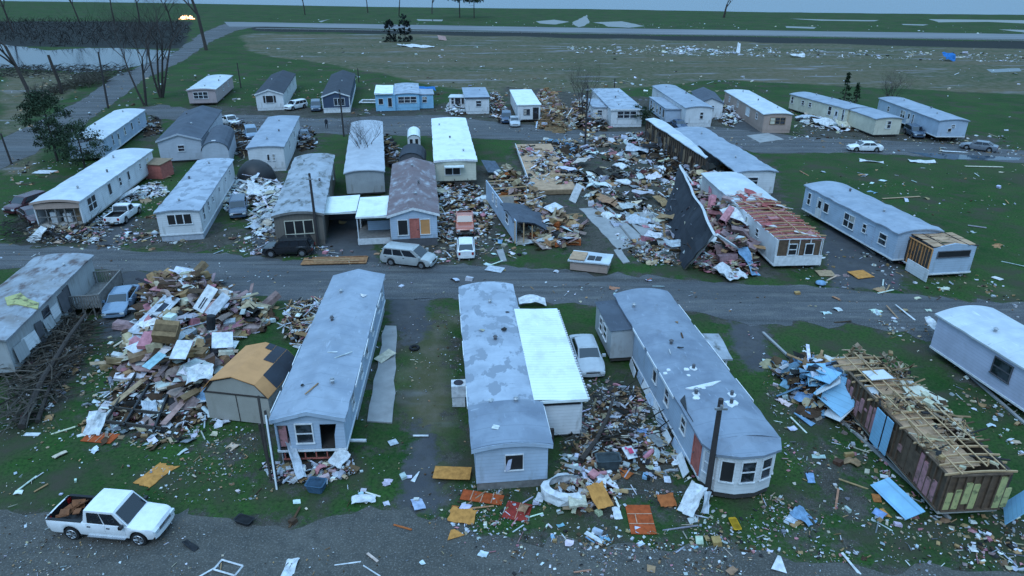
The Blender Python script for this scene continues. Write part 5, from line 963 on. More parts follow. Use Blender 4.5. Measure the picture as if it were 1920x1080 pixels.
scatter('roof_splinters', 'thin wood splinters strewn on top of the bare rafter wreck', None, 230, 'rafters', 'sticks', .2, .8, 0, 61, flat=.8, parent=None, world=local_poly(wk, w_ * 1.1, .2, L_ * .45)).location.z = 3.05
rafters(wk, w_ * .95, L_ * .46, L_ * .78, 2.75, rise=.1, seed=12, gaps=((0, .34, .2, .7), (.66, 1, .5, 1)), stringers=3, ragged=.6)
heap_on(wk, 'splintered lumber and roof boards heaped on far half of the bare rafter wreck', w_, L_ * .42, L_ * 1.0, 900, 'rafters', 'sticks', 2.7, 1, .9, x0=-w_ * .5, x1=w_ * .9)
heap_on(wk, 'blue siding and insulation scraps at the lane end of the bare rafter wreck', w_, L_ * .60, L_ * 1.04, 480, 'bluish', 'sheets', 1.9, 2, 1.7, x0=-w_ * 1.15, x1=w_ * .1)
# --- red rafter home
J_, w_, L_ = home('white mobile home with red stained open rafters over its near half', (1503, 447), (1352, 325), 4.4, name='wrecked_home', cat='wrecked home', h=3.0, z0=.5, wall='siding_white', roof='roof_white', kind='barrel', rise=.15, wave=.07, seed=31, vents=0, group='wrecked mobile homes', roof_y=(16, 26), walls='L', end='open', base='trim',
     wins=[('L', .2, 2.0, .6, .7, dict(t=.04)), ('L', .33, 2.0, .5, 1.2), ('L', .5, 2.0, .6, .9)], land='the home with red rafters')
rf = [c for c in J_.children if c.name.startswith('roof')][0]; bpy.data.objects.remove(rf)
roof_mesh(J_, w_, L_ * .48, 3.0, .15, 'barrel', 'roof_white', .18, .08, .12, L_ * .52, 31, ())
rafters(J_, w_, .05, L_ * .52, 3.0, 'red_wood', 'pink', rise=.15, seed=4, stringers=3)
rafters(J_, w_ * 1.02, .3, L_ * .50, 3.12, 'wood_pale', 'red_wood', step=1.1, rise=.15, seed=5, stringers=1, gaps=((0, 1, 0, 1),))
stud_wall(J_, face('N', w_, L_), .15, w_ - .1, .55, 2.9, 'trim', ('wood',), 1.0, 6, .9); part_box(J_, 'end_sill', 'trim', (-w_ / 2, w_ / 2, -.06, -.005, .4, 1.35)); window(J_, face('N', w_, L_), w_ * .35, 1.95, .7, 1.0, pane='black_plastic'); window(J_, face('N', w_, L_), w_ * .7, 1.95, .7, 1.0, pane='black_plastic')
part_box(J_, 'wall_strip', 'siding_white', (w_ / 2 - .1, w_ / 2, .15, L_ - .15, .5, 2.8))
rj = random.Random(8)
for k in range(26): mb = MB(); mb.col = rj.choice(((.42, .12, .12), (.45, .22, .22), (.55, .45, .42), (.35, .09, .08), (.62, .58, .56))); x_ = rj.uniform(-1.9, 1.9); piece(mb, rj, Vector((x_, rj.uniform(.5, 13.5), 3.22 - .03 * x_ * x_)), rj.choice(('sheet', 'rag', 'plank')), rj.uniform(.8, 1.9), .85); mb.build('roof_remnant', MT['debris'], J_)
# --- row behind it: two broken roofs
home('white mobile home with pale grey roof cracked near a single end window', (1420, 322), (1345, 272), 4.6, name='wrecked_home', cat='wrecked home', h=3.1, z0=.4, wall='siding_white', roof='roof_steel', kind='barrel', rise=.2, wave=.14, seed=32, vents=1, group='wrecked mobile homes', wins=[('N', .4, 2.0, 1.3, .8)], land='the cracked pale roof home', end='open', walls='NFR')
home('pale roofed mobile home section broken off behind the cracked home, roof only intact', (1340, 272), (1292, 240), 4.8, name='wrecked_home', cat='wrecked home', h=2.9, z0=.4, wall='siding_worn', roof='roof_steel', kind='barrel', rise=.2, wave=.16, seed=33, vents=1, group='wrecked mobile homes', walls='FR', land='the broken off pale roof section')
scatter('debris_heap', 'brown and pink scraps spilling from the cracked pale roof home', [(1330, 278), (1375, 300), (1400, 345), (1380, 352), (1340, 318), (1318, 290)], 260, 'pinkish', 'home', .3, 1.2, 1.6, 11)
# --- overturned home with brown stripped side
p0, p1 = G(1208, 262), G(1330, 352); d = (p1 - p0); L2 = d.length; ot = empty('overturned_home', p0, math.atan2(d.y, d.x), 'overturned home showing its stripped brown side under a long pale roof strip', 'wrecked home', 'wrecked mobile homes'); LAND.append((p0.x, p0.y, 'the overturned brown home')); LAND.append((p1.x, p1.y, 'the overturned brown home'))
fo_ = (Vector((0, 0, 0)), Vector((1, 0, 0)), Vector((0, -1, 0)))
stud_wall(ot, fo_, .1, L2 * .93, .15, 3.2, 'wood_dark', ('wood', 'wood_dark'), .8, 8, .3)
mb = MB(); n = 14; P = []
for j in range(n + 1):
    t = j / n; x = L2 * .93 * t; wd = 2.6 * (1 - t ** 2 * .85); P.append([Vector((x, -.15, 3.3 + .15 * noise.noise((t * 6, 1, 0)))), Vector((x, wd * .5, 3.45 + .2 * noise.noise((t * 6, 2, 0)))), Vector((x + .3, wd, 3.1 + .2 * noise.noise((t * 6, 3, 0))))])
mb.grid(P); mb.grid([[q - Vector((0, 0, .1)) for q in a] for a in P], True); mb.build('roof', MT['roof_white'], ot)
part_box(ot, 'floor', 'wood_dark', (0, L2 * .9, .1, 3.4, .02, .5)); r = random.Random(4)
for k in range(10): mb = MB(); x = r.uniform(.5, L2 - 1.5); mb.box((x, -.35, r.uniform(.5, 2.4)), (r.uniform(.5, 1.6), .06, r.uniform(.4, 1.3)), euler(r.uniform(-.5, .3), r.uniform(-.3, .3), 0)); mb.build('torn_panel', MT[r.choice(['wood', 'wood_dark', 'plywood', 'interior', 'frame_dark'])], ot)
scatter('debris_heap', 'brown splinters at the foot of the overturned stripped home', [(1196, 250), (1215, 255), (1340, 352), (1330, 372), (1260, 335), (1200, 290)], 420, 'dark', 'home', .3, 1.1, 1.2, 12)
# --- tall black slab: roof standing on edge
sl = empty('upended_slab', G(1285, 480), 0, 'long black roof slab standing on edge with white rim in the central wreckage', 'wrecked roof', 'wrecked mobile homes'); o_ = sl.location
A, B_, Cc, D = G(1275, 310, 3.4) - o_, G(1340, 440, 4.4) - o_, G(1282, 505, .1) - o_, G(1246, 395, .1) - o_
n = 18; P = []
for j in range(n + 1):
    t = j / n; a = A.lerp(B_, t); b = D.lerp(Cc, t); rr = []
    for i in range(7): s = i / 6; q = a.lerp(b, s); q.x += .35 * noise.noise((t * 5, s * 3, 2)); q.y += .25 * noise.noise((t * 7, s * 3, 6)); rr.append(q)
    P.append(rr)
mb = MB(); mb.grid(P); mb.build('underside', MT['slab_black'], sl); nrm = (B_ - A).cross(D - A).normalized() * .12
mb = MB(); mb.grid([[q + nrm for q in a] for a in P], True); mb.build('roof_face', MT['interior'], sl)
mb = MB()
for a, b in (( [q[0] for q in P], 0), ): 
    for u, v in zip(a, a[1:]): mb.tube(u, v, .13, .13, 4)
mb.tube(B_, G(1296, 494, .3) - o_, .12, .12, 4); mb.tube(B_ + Vector((.2, 0, 0)), G(1390, 470, 1.2) - o_, .13, .13, 4); mb.tube(A, G(1300, 345, 2.8) - o_, .1, .1, 4); mb.build('rim', MT['trim'], sl)
r = random.Random(6)
for k in range(34): mb = MB(); q = P[r.randrange(2, n)][r.randrange(1, 7)] - nrm.normalized() * (.08 if nrm.y > 0 else -.08); mb.col = pcol(r, 'home'); piece(mb, r, q, r.choice(('plank', 'sheet', 'rag', 'rag')), r.uniform(.25, .8), .2); mb.build('scrap', MT['debris'], sl)
LAND.append((o_.x, o_.y, 'the standing black roof slab'))
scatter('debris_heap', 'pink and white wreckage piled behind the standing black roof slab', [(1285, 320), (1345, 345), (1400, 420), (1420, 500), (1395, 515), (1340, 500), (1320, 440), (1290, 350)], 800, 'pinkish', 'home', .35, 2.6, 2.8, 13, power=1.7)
scatter('debris_heap', 'white panels and pink batts at the lane end of the black slab', [(1295, 480), (1410, 480), (1420, 512), (1380, 524), (1310, 508)], 420, 'pinkish', 'soft', .3, 1.3, 1.5, 14)
# --- blue home in the field, its near end broken off
home('long pale blue mobile home lying askew at edge of the open green field', (1726, 434), (1545, 346), 4.3, h=3.3, z0=.7, rise=.3, kind='barrel', wall='siding_sky' if 0 else 'siding_blue', roof='roof_steel', wave=.10, seed=34, vents=2, base='trim', name='mobile_home',
     wins=[('L', .30, 2.1, .5, .8), ('L', .46, 2.0, 1.6, 1.3, dict(bars=2)), ('L', .93, 2.1, .5, 1.2), ('L', .72, 2.1, .8, .9), ('L', .12, 2.0, 1.0, 1.0)], doors=[('L', .80), ('L', .24, dict(panel='siding_blue', glass=False))], land='the blue home in the green field')
be, w_, L_ = home('torn off end room with plywood roof and exposed brown wall studs', (1792, 462), (1745, 438), 4.3, name='torn_section', cat='wrecked home', h=3.0, z0=.5, wall='siding_blue', roof=None, walls='N', vents=0, group='wrecked mobile homes', end='open', base='trim', wins=[('N', .5, 2.3, 3.0, .5, dict(mt='frame_dark', pane='black_plastic', cross=False))], land='the torn off end room')
stud_wall(be, face('L', w_, L_), 0, L_ - .1, .5, 2.8, 'plywood', ('wood_dark',), .4, 5, .1); rafters(be, w_, .1, L_ - .1, 3.0, 'wood_dark', 'ceiling_board', rise=.05, seed=7, ceil_drop=-.06, stringers=2); part_box(be, 'wall', 'siding_blue', (w_ / 2 - .1, w_ / 2, .11, L_, .5, 2.9)); part_box(be, 'siding_panel', 'siding_white', (-w_ / 2 - .5, -w_ / 2 - .43, -.8, 2.0, .1, 1.2))
# --- central floor deck and wall wrecks
fl, w_, L_ = home('bare plywood floor deck of a vanished home strewn with boards', (1040, 352), (1000, 267), 5.4, name='floor_deck', cat='wrecked home', h=.9, z0=.5, wall='siding_white', roof=None, walls='', vents=0, group='wrecked mobile homes', land='the bare plywood floor deck')
part_box(fl, 'floor_panel', 'ceiling_board', (-2.7, 2.7, 0, L_, .56, .66)); part_box(fl, 'rim_board', 'trim', (-2.78, -2.703, 0, L_, .3, .8)); part_box(fl, 'rim_board', 'wood', (-2.7, 2.7, -.1, -.003, .1, .6))
for o_y in (.68,): pass
scatter('debris_heap', 'boards, siding and furniture scraps covering the right side of the floor deck', [(985, 300), (1030, 285), (1075, 300), (1100, 350), (1060, 362), (1000, 355), (985, 330)], 520, 'home', 'home', .3, 1.2, 1.5, 15)
scatter('debris_heap', 'blue white scraps at far end of the plywood floor deck', [(1010, 266), (1080, 264), (1095, 285), (1050, 300), (1015, 288)], 260, 'bluish', 'sheets', .3, 1.1, 1.1, 16)
wd, w_, L_ = home('broken white home shell with two windows and a slumped grey roof slab', (1006, 410), (944, 334), 4.2, name='wrecked_home', cat='wrecked home', h=2.7, z0=.3, wall='siding_blue', roof=None, walls='L', vents=0, group='wrecked mobile homes', end='open', land='the broken white shell', wins=[('L', .25, 1.7, 1.1, 1.0), ('L', .6, 1.8, .5, .9), ('L', .72, 1.8, .5, .9)])
P = [[Vector((x + .3 * noise.noise((y, x, 1)), y, 2.75 - .11 * (x + 2.2) ** 2 * (1.0 - .06 * y) + .35 * noise.noise((x * .8, y * .7, 3)) - (.25 if y < 1.2 else 0))) for x in (-2.35, -1.6, -.8, 0, .8, 1.6, 2.4)] for y in (.4, 1.2, 2, 2.8, 3.6, 4.6, 5.6)]
mb = MB(); mb.grid(P); mb.grid([[q - Vector((0, 0, .1)) for q in a_] for a_ in P], True); mb.build('roof', MT['roof_slate'], wd)
part_box(wd, 'end_stud', 'wood_pale', (-2.2, -2.1, 0, .1, .3, 2.6), (-1.3, -1.2, .1, .2, .3, 2.3), (-.4, -.32, .2, .3, .3, 1.9)); part_box(wd, 'partition', 'interior', (-2.05, .8, 5.8, 5.88, .3, 1.9)); part_box(wd, 'partition', 'interior', (-2.05, 0, 9.5, 9.58, .3, 2.2))
part_box(wd, 'wall_frame', 'wood_pale', *[(-2.1, 2.1, y, y + .08, 2.3, 2.4) for y in (9, 12, 15)], *[(2.0, 2.1, y, y + .1, .4, 2.3) for y in (9, 12, 15)])
scatter('debris_heap', 'mixed wreckage filling the broken white home shell', [(925, 335), (962, 330), (1010, 362), (1030, 420), (1000, 440), (975, 430), (950, 385)], 620, 'lumber', 'home', .3, 1.7, 2.2, 17, power=1.8)
scatter('debris_heap', 'tan lumber and wall pieces heaped in front of the broken white shell', [(985, 405), (1045, 400), (1085, 430), (1080, 458), (1020, 468), (978, 445)], 620, 'lumber', 'home', .35, 2.3, 2.0, 18, power=1.8)
tb, w_, L_ = home('small tan and white box section with dark windows lying by the lane', (1104, 490), (1112, 474), 3.4, name='box_section', cat='wrecked home', h=1.1, z0=.1, wall='siding_tan', roof='roof_white', kind='flat', rise=.02, seed=36, vents=0, group='wrecked mobile homes', wave=.05)
part_box(tb, 'roof_window', 'black_plastic', (-.2, .4, .3, 1.2, 1.12, 1.2), (.5, 1.0, .3, 1.2, 1.12, 1.2)); part_box(tb, 'deck_board', 'ceiling_board', (-1.8, -.4, -.1, 1.8, 1.15, 1.22))
# concrete pads and kerb strips of vanished homes
for k, pts in enumerate((((1086, 392), (1140, 388), (1215, 455), (1160, 470)), ((1168, 400), (1225, 398), (1290, 470), (1238, 488)), ((720, 612), (744, 612), (738, 792), (690, 792)), ((1150, 470), (1165, 466), (1180, 492), (1168, 495)), ((930, 470), (942, 468), (948, 490), (938, 492)), ((1400, 255), (1440, 250), (1470, 262), (1425, 268)))):
    mb = MB(); mb.slab([q + Vector((0, 0, .09)) for q in rag(gp(pts), 1.5, .08, 60 + k)], .1); tag(mb.build('concrete_pad', MT['concrete']), 'pale concrete pad ' + ('left bare by a vanished home before the floor deck', 'strewn with scraps left of the standing black slab', 'beside the long gabled blue home', 'narrow strip on the grass near the tan box section', 'narrow strip on the grass by the white hatchback', 'before the tan brown home')[k], 'slab', kind='structure')
for k, (a, b) in enumerate((((1130, 385), (1215, 490)), ((1218, 395), (1300, 480)), ((1590, 400), (1720, 500)), ((1560, 412), (1640, 478)), ((1430, 625), (1480, 672)), ((1555, 770), (1780, 975)), ((1800, 690), (1925, 800)))):
    p, q = G(*a), G(*b); mb = MB(); mb.box((0, 0, .09), ((q - p).length, .18, .12)); tag(mb.build('timber', MT['wood_grey' if k < 4 else 'concrete'], None, (p + q) / 2, (0, 0, math.atan2(q.y - p.y, q.x - p.x))), 'long straight foundation beam lying ' + ('left of the scrap strewn pad', 'right of the scrap strewn pad', 'below the blue home in the green field', 'under the far half of the field home', 'at the lane end of the rafter wreck', 'along the foot of the rafter wreck', 'along the plain grey home at the border')[k], 'beam', 'foundation beams on the ground')
# --- big collapsed heap on the left with its steel floor frame
hpA = [(285, 535), (330, 530), (400, 538), (450, 562), (500, 575), (508, 605), (470, 625), (430, 640), (440, 690), (395, 760), (340, 770), (270, 730), (215, 700), (245, 650), (262, 590), (280, 540)]
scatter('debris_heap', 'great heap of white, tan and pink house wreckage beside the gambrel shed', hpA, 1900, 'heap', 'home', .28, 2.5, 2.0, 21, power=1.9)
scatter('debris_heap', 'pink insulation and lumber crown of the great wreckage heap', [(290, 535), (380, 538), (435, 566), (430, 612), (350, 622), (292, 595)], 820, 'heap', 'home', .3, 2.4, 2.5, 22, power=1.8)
scatter('debris', 'low scraps spread from the great heap towards the pickup', [(215, 690), (440, 690), (420, 800), (330, 840), (220, 840), (150, 820), (160, 770)], 620, 'home', 'home', .2, .9, .35, 23)
sf = empty('steel_chassis', G(255, 812), 0, 'black steel floor frame lying exposed below the great wreckage heap', 'frame'); o_ = sf.location
for a, b, m, wd_ in (((232, 800), (298, 690), 'black_plastic', .12), ((288, 810), (330, 700), 'black_plastic', .12), ((198, 792), (262, 688), 'chassis', .1), ((205, 765), (310, 775), 'chassis', .08), ((190, 790), (300, 802), 'chassis', .08)):
    p, q = G(*a, .4) - o_, G(*b, .5) - o_; mb = MB(); mb.box((p + q) / 2, ((q - p).length, wd_, .2), Matrix.Rotation(math.atan2((q - p).y, (q - p).x), 3, 'Z')); mb.build('beam', MT[m], sf)
LAND.append((G(350, 620).x, G(350, 620).y, 'the great wreckage heap'))
scatter('debris_heap', 'tan lumber and rag heap against the side of long gabled home', [(540, 570), (600, 560), (612, 590), (580, 660), (545, 650), (530, 610)], 330, 'home', 'sticks', .3, 1.0, 1.1, 24)
scatter('debris_heap', 'orange lumber heap against the short white roofed home', [(1003, 180), (1035, 178), (1065, 205), (1085, 240), (1050, 250), (1005, 240)], 520, 'lumber', 'sticks', .5, 1.8, 3.0, 25, core='tan')
scatter('debris_heap', 'grey and brown scraps piled left of the white home with round bush', [(1072, 195), (1105, 190), (1130, 215), (1140, 245), (1100, 250), (1075, 235)], 420, 'home', 'home', .4, 1.6, 2.0, 26)
scatter('debris_heap', 'white sheets and rags between black dome and the brown rippled home', [(445, 345), (500, 330), (530, 350), (525, 420), (495, 450), (470, 430), (480, 380)], 520, 'farwhite', 'sheets', .4, 1.8, 1.1, 27)
scatter('debris_heap', 'dark furniture and rubble around the crushed orange pickup', [(815, 340), (860, 335), (900, 350), (930, 400), (920, 440), (890, 440), (880, 400), (850, 400), (850, 450), (820, 455), (815, 400)], 1000, 'home', 'home', .25, 1.0, .9, 28)
scatter('debris_heap', 'curled white roofing and mattress heap between middle and largest home', [(1045, 895), (1090, 880), (1150, 890), (1165, 930), (1130, 960), (1070, 960), (1040, 935)], 330, 'home', 'home', .2, .9, .7, 29)
scatter('debris_heap', 'mixed rubble between the white carport wall and the largest home', [(1050, 840), (1100, 770), (1140, 720), (1200, 730), (1240, 800), (1290, 880), (1230, 900), (1150, 880), (1080, 885)], 520, 'home', 'home', .15, .8, .35, 30)
scatter('debris_heap', 'brown and white rubble under the torn end of long gabled home', [(490, 870), (560, 880), (660, 860), (670, 890), (610, 905), (520, 910)], 330, 'home', 'home', .15, .7, .5, 31)
scatter('debris_heap', 'rubble below the open front of the smashed white home', [(60, 420), (150, 425), (200, 430), (190, 455), (90, 458), (50, 445)], 330, 'home', 'home', .3, 1.1, .8, 32)
scatter('debris_heap', 'white scraps along the wall of smashed white home', [(160, 430), (200, 400), (262, 350), (300, 340), (320, 365), (270, 375), (240, 380), (190, 430)], 330, 'farwhite', 'home', .3, 1.0, .6, 33)
scatter('debris_heap', 'brown and white furniture scraps on the grass between two far homes', [(262, 232), (300, 225), (305, 250), (270, 258)], 140, 'dark', 'home', .3, 1.1, 1.0, 34)
scatter('debris_heap', 'rubble of white wall pieces beside the tan brown home', [(1345, 190), (1372, 195), (1392, 225), (1372, 240), (1345, 228)], 260, 'farwhite', 'home', .4, 1.3, 1.2, 35)
scatter('debris_heap', 'crumpled white awning pieces before the buckled cream home', [(1500, 210), (1540, 208), (1600, 228), (1620, 245), (1570, 250), (1510, 235)], 240, 'farwhite', 'sheets', .5, 2.2, .9, 36)
scatter('debris_heap', 'rubble around the small white home with one front window', [(838, 198), (872, 196), (880, 215), (850, 218), (836, 210)], 160, 'farwhite', 'home', .4, 1.4, 1.0, 37)
scatter('debris_heap', 'scraps and a dark chair between small white home and lumber heap', [(918, 175), (938, 180), (955, 215), (940, 232), (920, 215)], 260, 'home', 'home', .4, 1.3, 1.4, 38)
scatter('debris_heap', 'brown lumber and rags right of the faded stained roof home', [(714, 262), (742, 268), (752, 300), (738, 318), (712, 305)], 260, 'dark', 'sticks', .3, 1.3, 1.4, 39)
scatter('debris_heap', 'dark furniture heap right of the blank ended home', [(556, 244), (590, 246), (592, 275), (566, 285), (548, 270)], 220, 'dark', 'home', .3, 1.3, 1.5, 40)
scatter('debris_heap', 'strewn grey and white wall pieces behind the suv in mid row', [(410, 360), (432, 330), (470, 360), (478, 380), (425, 400)], 260, 'farwhite', 'home', .3, 1.2, .8, 41)
scatter('debris_heap', 'grey boards and twisted awning between slate house and blank ended home', [(425, 225), (465, 235), (470, 290), (450, 300), (435, 270)], 260, 'dark', 'sticks', .4, 1.6, 1.0, 42)

# torn edge trim, dents and scraps on the near homes
r = random.Random(19)
for hm, hw_, hh in ((h3, 1.9, 2.95), (h2, 1.87, 2.85), (h1, 1.85, 3.1)):
    LL = max(v[1] for c in hm.children if c.name.startswith('roof') and c.type == 'MESH' for v in c.bound_box) - .2
    for s in (-1, 1):
        y = .5
        while y < LL - 4:
            l = r.uniform(1.5, 3.6)
            if r.random() < .7: mb = MB(); q = euler(r.uniform(-.01, .015), 0, r.uniform(-.012, .012)); mb.box((s * (hw_ + .24), y + l / 2, hh - .06 + r.uniform(-.02, .02)), (.045, l, .17), q); mb.build('edge_trim', MT['trim'], hm)
            y += l + r.uniform(.2, 1.2)
    for k in range(5):
        x, y = r.uniform(-1.2, 1.2), r.uniform(1, LL - 4); rs_ = .5 if hm is h1 else .28 if hm is h2 else .34; z = hh + roof_z(x, hw_ + .2, rs_, 'gable' if hm is h1 else 'barrel') + .07; mb = MB(); mb.col = pcol(r, 'home'); piece(mb, r, Vector((x, y, z)), r.choice(('sheet', 'plank', 'rag')), r.uniform(.25, .6), .95); mb.build('roof_scrap', MT['debris'], hm)
L0 = max(v[1] for c in h0.children if c.name.startswith('roof') and c.type == 'MESH' for v in c.bound_box) * .62; L3 = max(v[1] for c in h3.children if c.name.startswith('roof.') and c.type == 'MESH' for v in c.bound_box) * .68
for k in range(6): # hanging siding and gaps along the worn home
    mb = MB(); y = 1 + k * (L0 - 2) / 5; mb.box((2.15 + r.uniform(.05, .25), y, 1.5 + r.uniform(-.4, .6)), (.04, r.uniform(.7, 2.0), r.uniform(.8, 1.7)), euler(r.uniform(-.15, .15), r.uniform(-.25, .05), r.uniform(-.1, .1))); mb.build('loose_siding', MT[('siding_worn', 'siding_white', 'frame_dark')[k % 3]], h0)
mb = MB()
for k in range(4): mb.box((-2.06, 4 + k * 5.5, .75), (.05, r.uniform(1, 2.4), .5), euler(0, r.uniform(.1, .5), r.uniform(-.1, .1)))
for k in range(9):
    mb = MB(); y = 1.5 + k * (L3 - 2) / 8; mb.box((-2.0 - r.uniform(0, .35), y, .28), (.04, r.uniform(.8, 1.9), .5), euler(0, r.uniform(.1, .8), r.uniform(-.12, .12))); mb.build('skirting_panel', MT['siding_blue' if k % 2 else 'siding_white'], h3)
# ------------------------------------------------------------------ loose pieces and litter
LIT = [  # label, polygon, count, mix, kinds, smin, smax
 ('boards, rags and siding scattered over the central debris field', [(1090, 255), (1200, 250), (1280, 340), (1270, 480), (1240, 495), (1120, 400), (1060, 330), (1080, 270)], 2000, 'home', 'home', .22, 2.0, .12),
 ('scraps along the central lane edge by the pads', [(1150, 440), (1290, 470), (1300, 500), (1200, 498)], 420, 'home', 'home', .2, .9, .12),
 ('scraps round the white and orange vehicles in the middle row', [(690, 430), (960, 330), (990, 480), (900, 500), (700, 505)], 900, 'home', 'litter', .15, .8, 0),
 ('litter along the edge of the middle lane', [(0, 440), (480, 430), (700, 480), (700, 500), (420, 474), (0, 466)], 700, 'home', 'litter', .15, .8, 0),
 ('litter between the mid row homes on the left', [(20, 290), (260, 300), (460, 300), (520, 320), (500, 450), (0, 440)], 900, 'home', 'litter', .15, .8, 0),
 ('litter around the back row homes', [(340, 140), (1440, 150), (1460, 245), (1240, 240), (960, 228), (640, 215), (340, 210)], 800, 'litter', 'litter', .2, 1.3, 0),
 ('litter on the back lane', [(420, 214), (1920, 285), (1920, 300), (960, 262), (420, 238)], 500, 'litter', 'litter', .15, .6, 0),
 ('litter between the far white homes and the lake side car', [(1480, 200), (1920, 260), (1920, 300), (1460, 262)], 500, 'litter', 'litter', .2, 1.0, 0),
 ('white debris band across the dry field', [(1050, 88), (1250, 84), (1440, 90), (1920, 102), (2100, 112), (1920, 118), (1440, 106), (1240, 104), (1080, 100)], 760, 'farwhite', 'litter', .4, 2.1, 0),
 ('sparse litter over the dry field', [(500, 75), (1920, 92), (2300, 200), (1920, 260), (1480, 170), (1000, 155), (480, 130)], 260, 'farwhite', 'litter', .3, 1.7, 0),
 ('dense white flecks in the debris band of the dry field', [(1230, 92), (1320, 90), (1380, 98), (1350, 103), (1250, 101)], 260, 'farwhite', 'litter', .4, 2.2, 0),
 ('litter on the far grass and the far road verge', [(500, 35), (1920, 50), (1920, 64), (500, 44)], 120, 'farwhite', 'litter', .4, 1.6, 0),
 ('litter on the big green field', [(1450, 300), (1920, 310), (1920, 560), (1780, 520), (1560, 400)], 170, 'litter', 'litter', .12, .5, 0),
 ('litter around the blue home in the green field', [(1500, 380), (1600, 410), (1800, 490), (1920, 560), (1900, 580), (1480, 540)], 420, 'home', 'litter', .12, .7, 0),
 ('litter on the middle lane', [(0, 470), (1920, 580), (1920, 630), (1250, 575), (700, 552), (0, 500)], 320, 'litter', 'litter', .08, .35, 0),
 ('litter on the grass left of long gabled home', [(0, 780), (480, 800), (520, 940), (0, 950)], 750, 'litter', 'litter', .05, .24, 0),
 ('litter between the deck and the great heap', [(90, 590), (280, 560), (230, 760), (20, 830)], 500, 'litter', 'litter', .08, .5, 0),
 ('litter on the ground between long gabled home and patched home', [(650, 600), (860, 590), (880, 960), (560, 960)], 520, 'litter', 'litter', .05, .24, 0),
 ('litter in front of the patched and largest homes', [(830, 900), (1480, 930), (1640, 1060), (1200, 1030), (840, 1000)], 1300, 'home', 'litter', .05, .32, 0),
 ('litter between the carport and the largest home', [(1050, 830), (1110, 700), (1210, 720), (1330, 900), (1040, 910)], 900, 'home', 'home', .08, .55, 0),
 ('litter on the grass right of the largest home', [(1400, 620), (1500, 700), (1780, 990), (1900, 1075), (1450, 1040), (1470, 850)], 700, 'home', 'litter', .05, .32, 0),
 ('litter on grass right of the rafter wreck', [(1640, 600), (1740, 590), (1920, 760), (1920, 860), (1800, 760)], 300, 'litter', 'litter', .08, .5, 0),
 ('litter on the near gravel road', [(0, 960), (900, 1000), (1920, 1080), (0, 1080)], 700, 'litter', 'litter', .04, .16, 0),
 ('litter along the gravel road end of the patched home', [(780, 960), (1450, 1010), (1400, 1080), (800, 1080)], 800, 'home', 'litter', .04, .24, 0),
 ('litter near the rafter wreck foot', [(1500, 640), (1620, 740), (1800, 990), (1700, 980), (1520, 760)], 500, 'home', 'home', .1, .6, 0),
 ('splinters around the gravel corner of the rafter wreck', [(1780, 980), (1920, 930), (1920, 1075), (1800, 1060)], 300, 'home', 'litter', .08, .5, 0),
 ('torn siding and branches along the wall of the worn grey home', [(0, 760), (90, 600), (150, 570), (180, 620), (140, 720), (60, 800)], 520, 'home', 'home', .12, .8, 0),
 ('litter on the pond side grass', [(0, 140), (330, 130), (300, 200), (0, 260)], 160, 'litter', 'litter', .3, 1.2, 0),
]
for k, (lb, poly, n, mix, kinds, a, b, hp) in enumerate(LIT): scatter('debris', lb, poly, n, mix, kinds, a, b, hp, 100 + k, flat=.8 if not hp else .5, power=3)
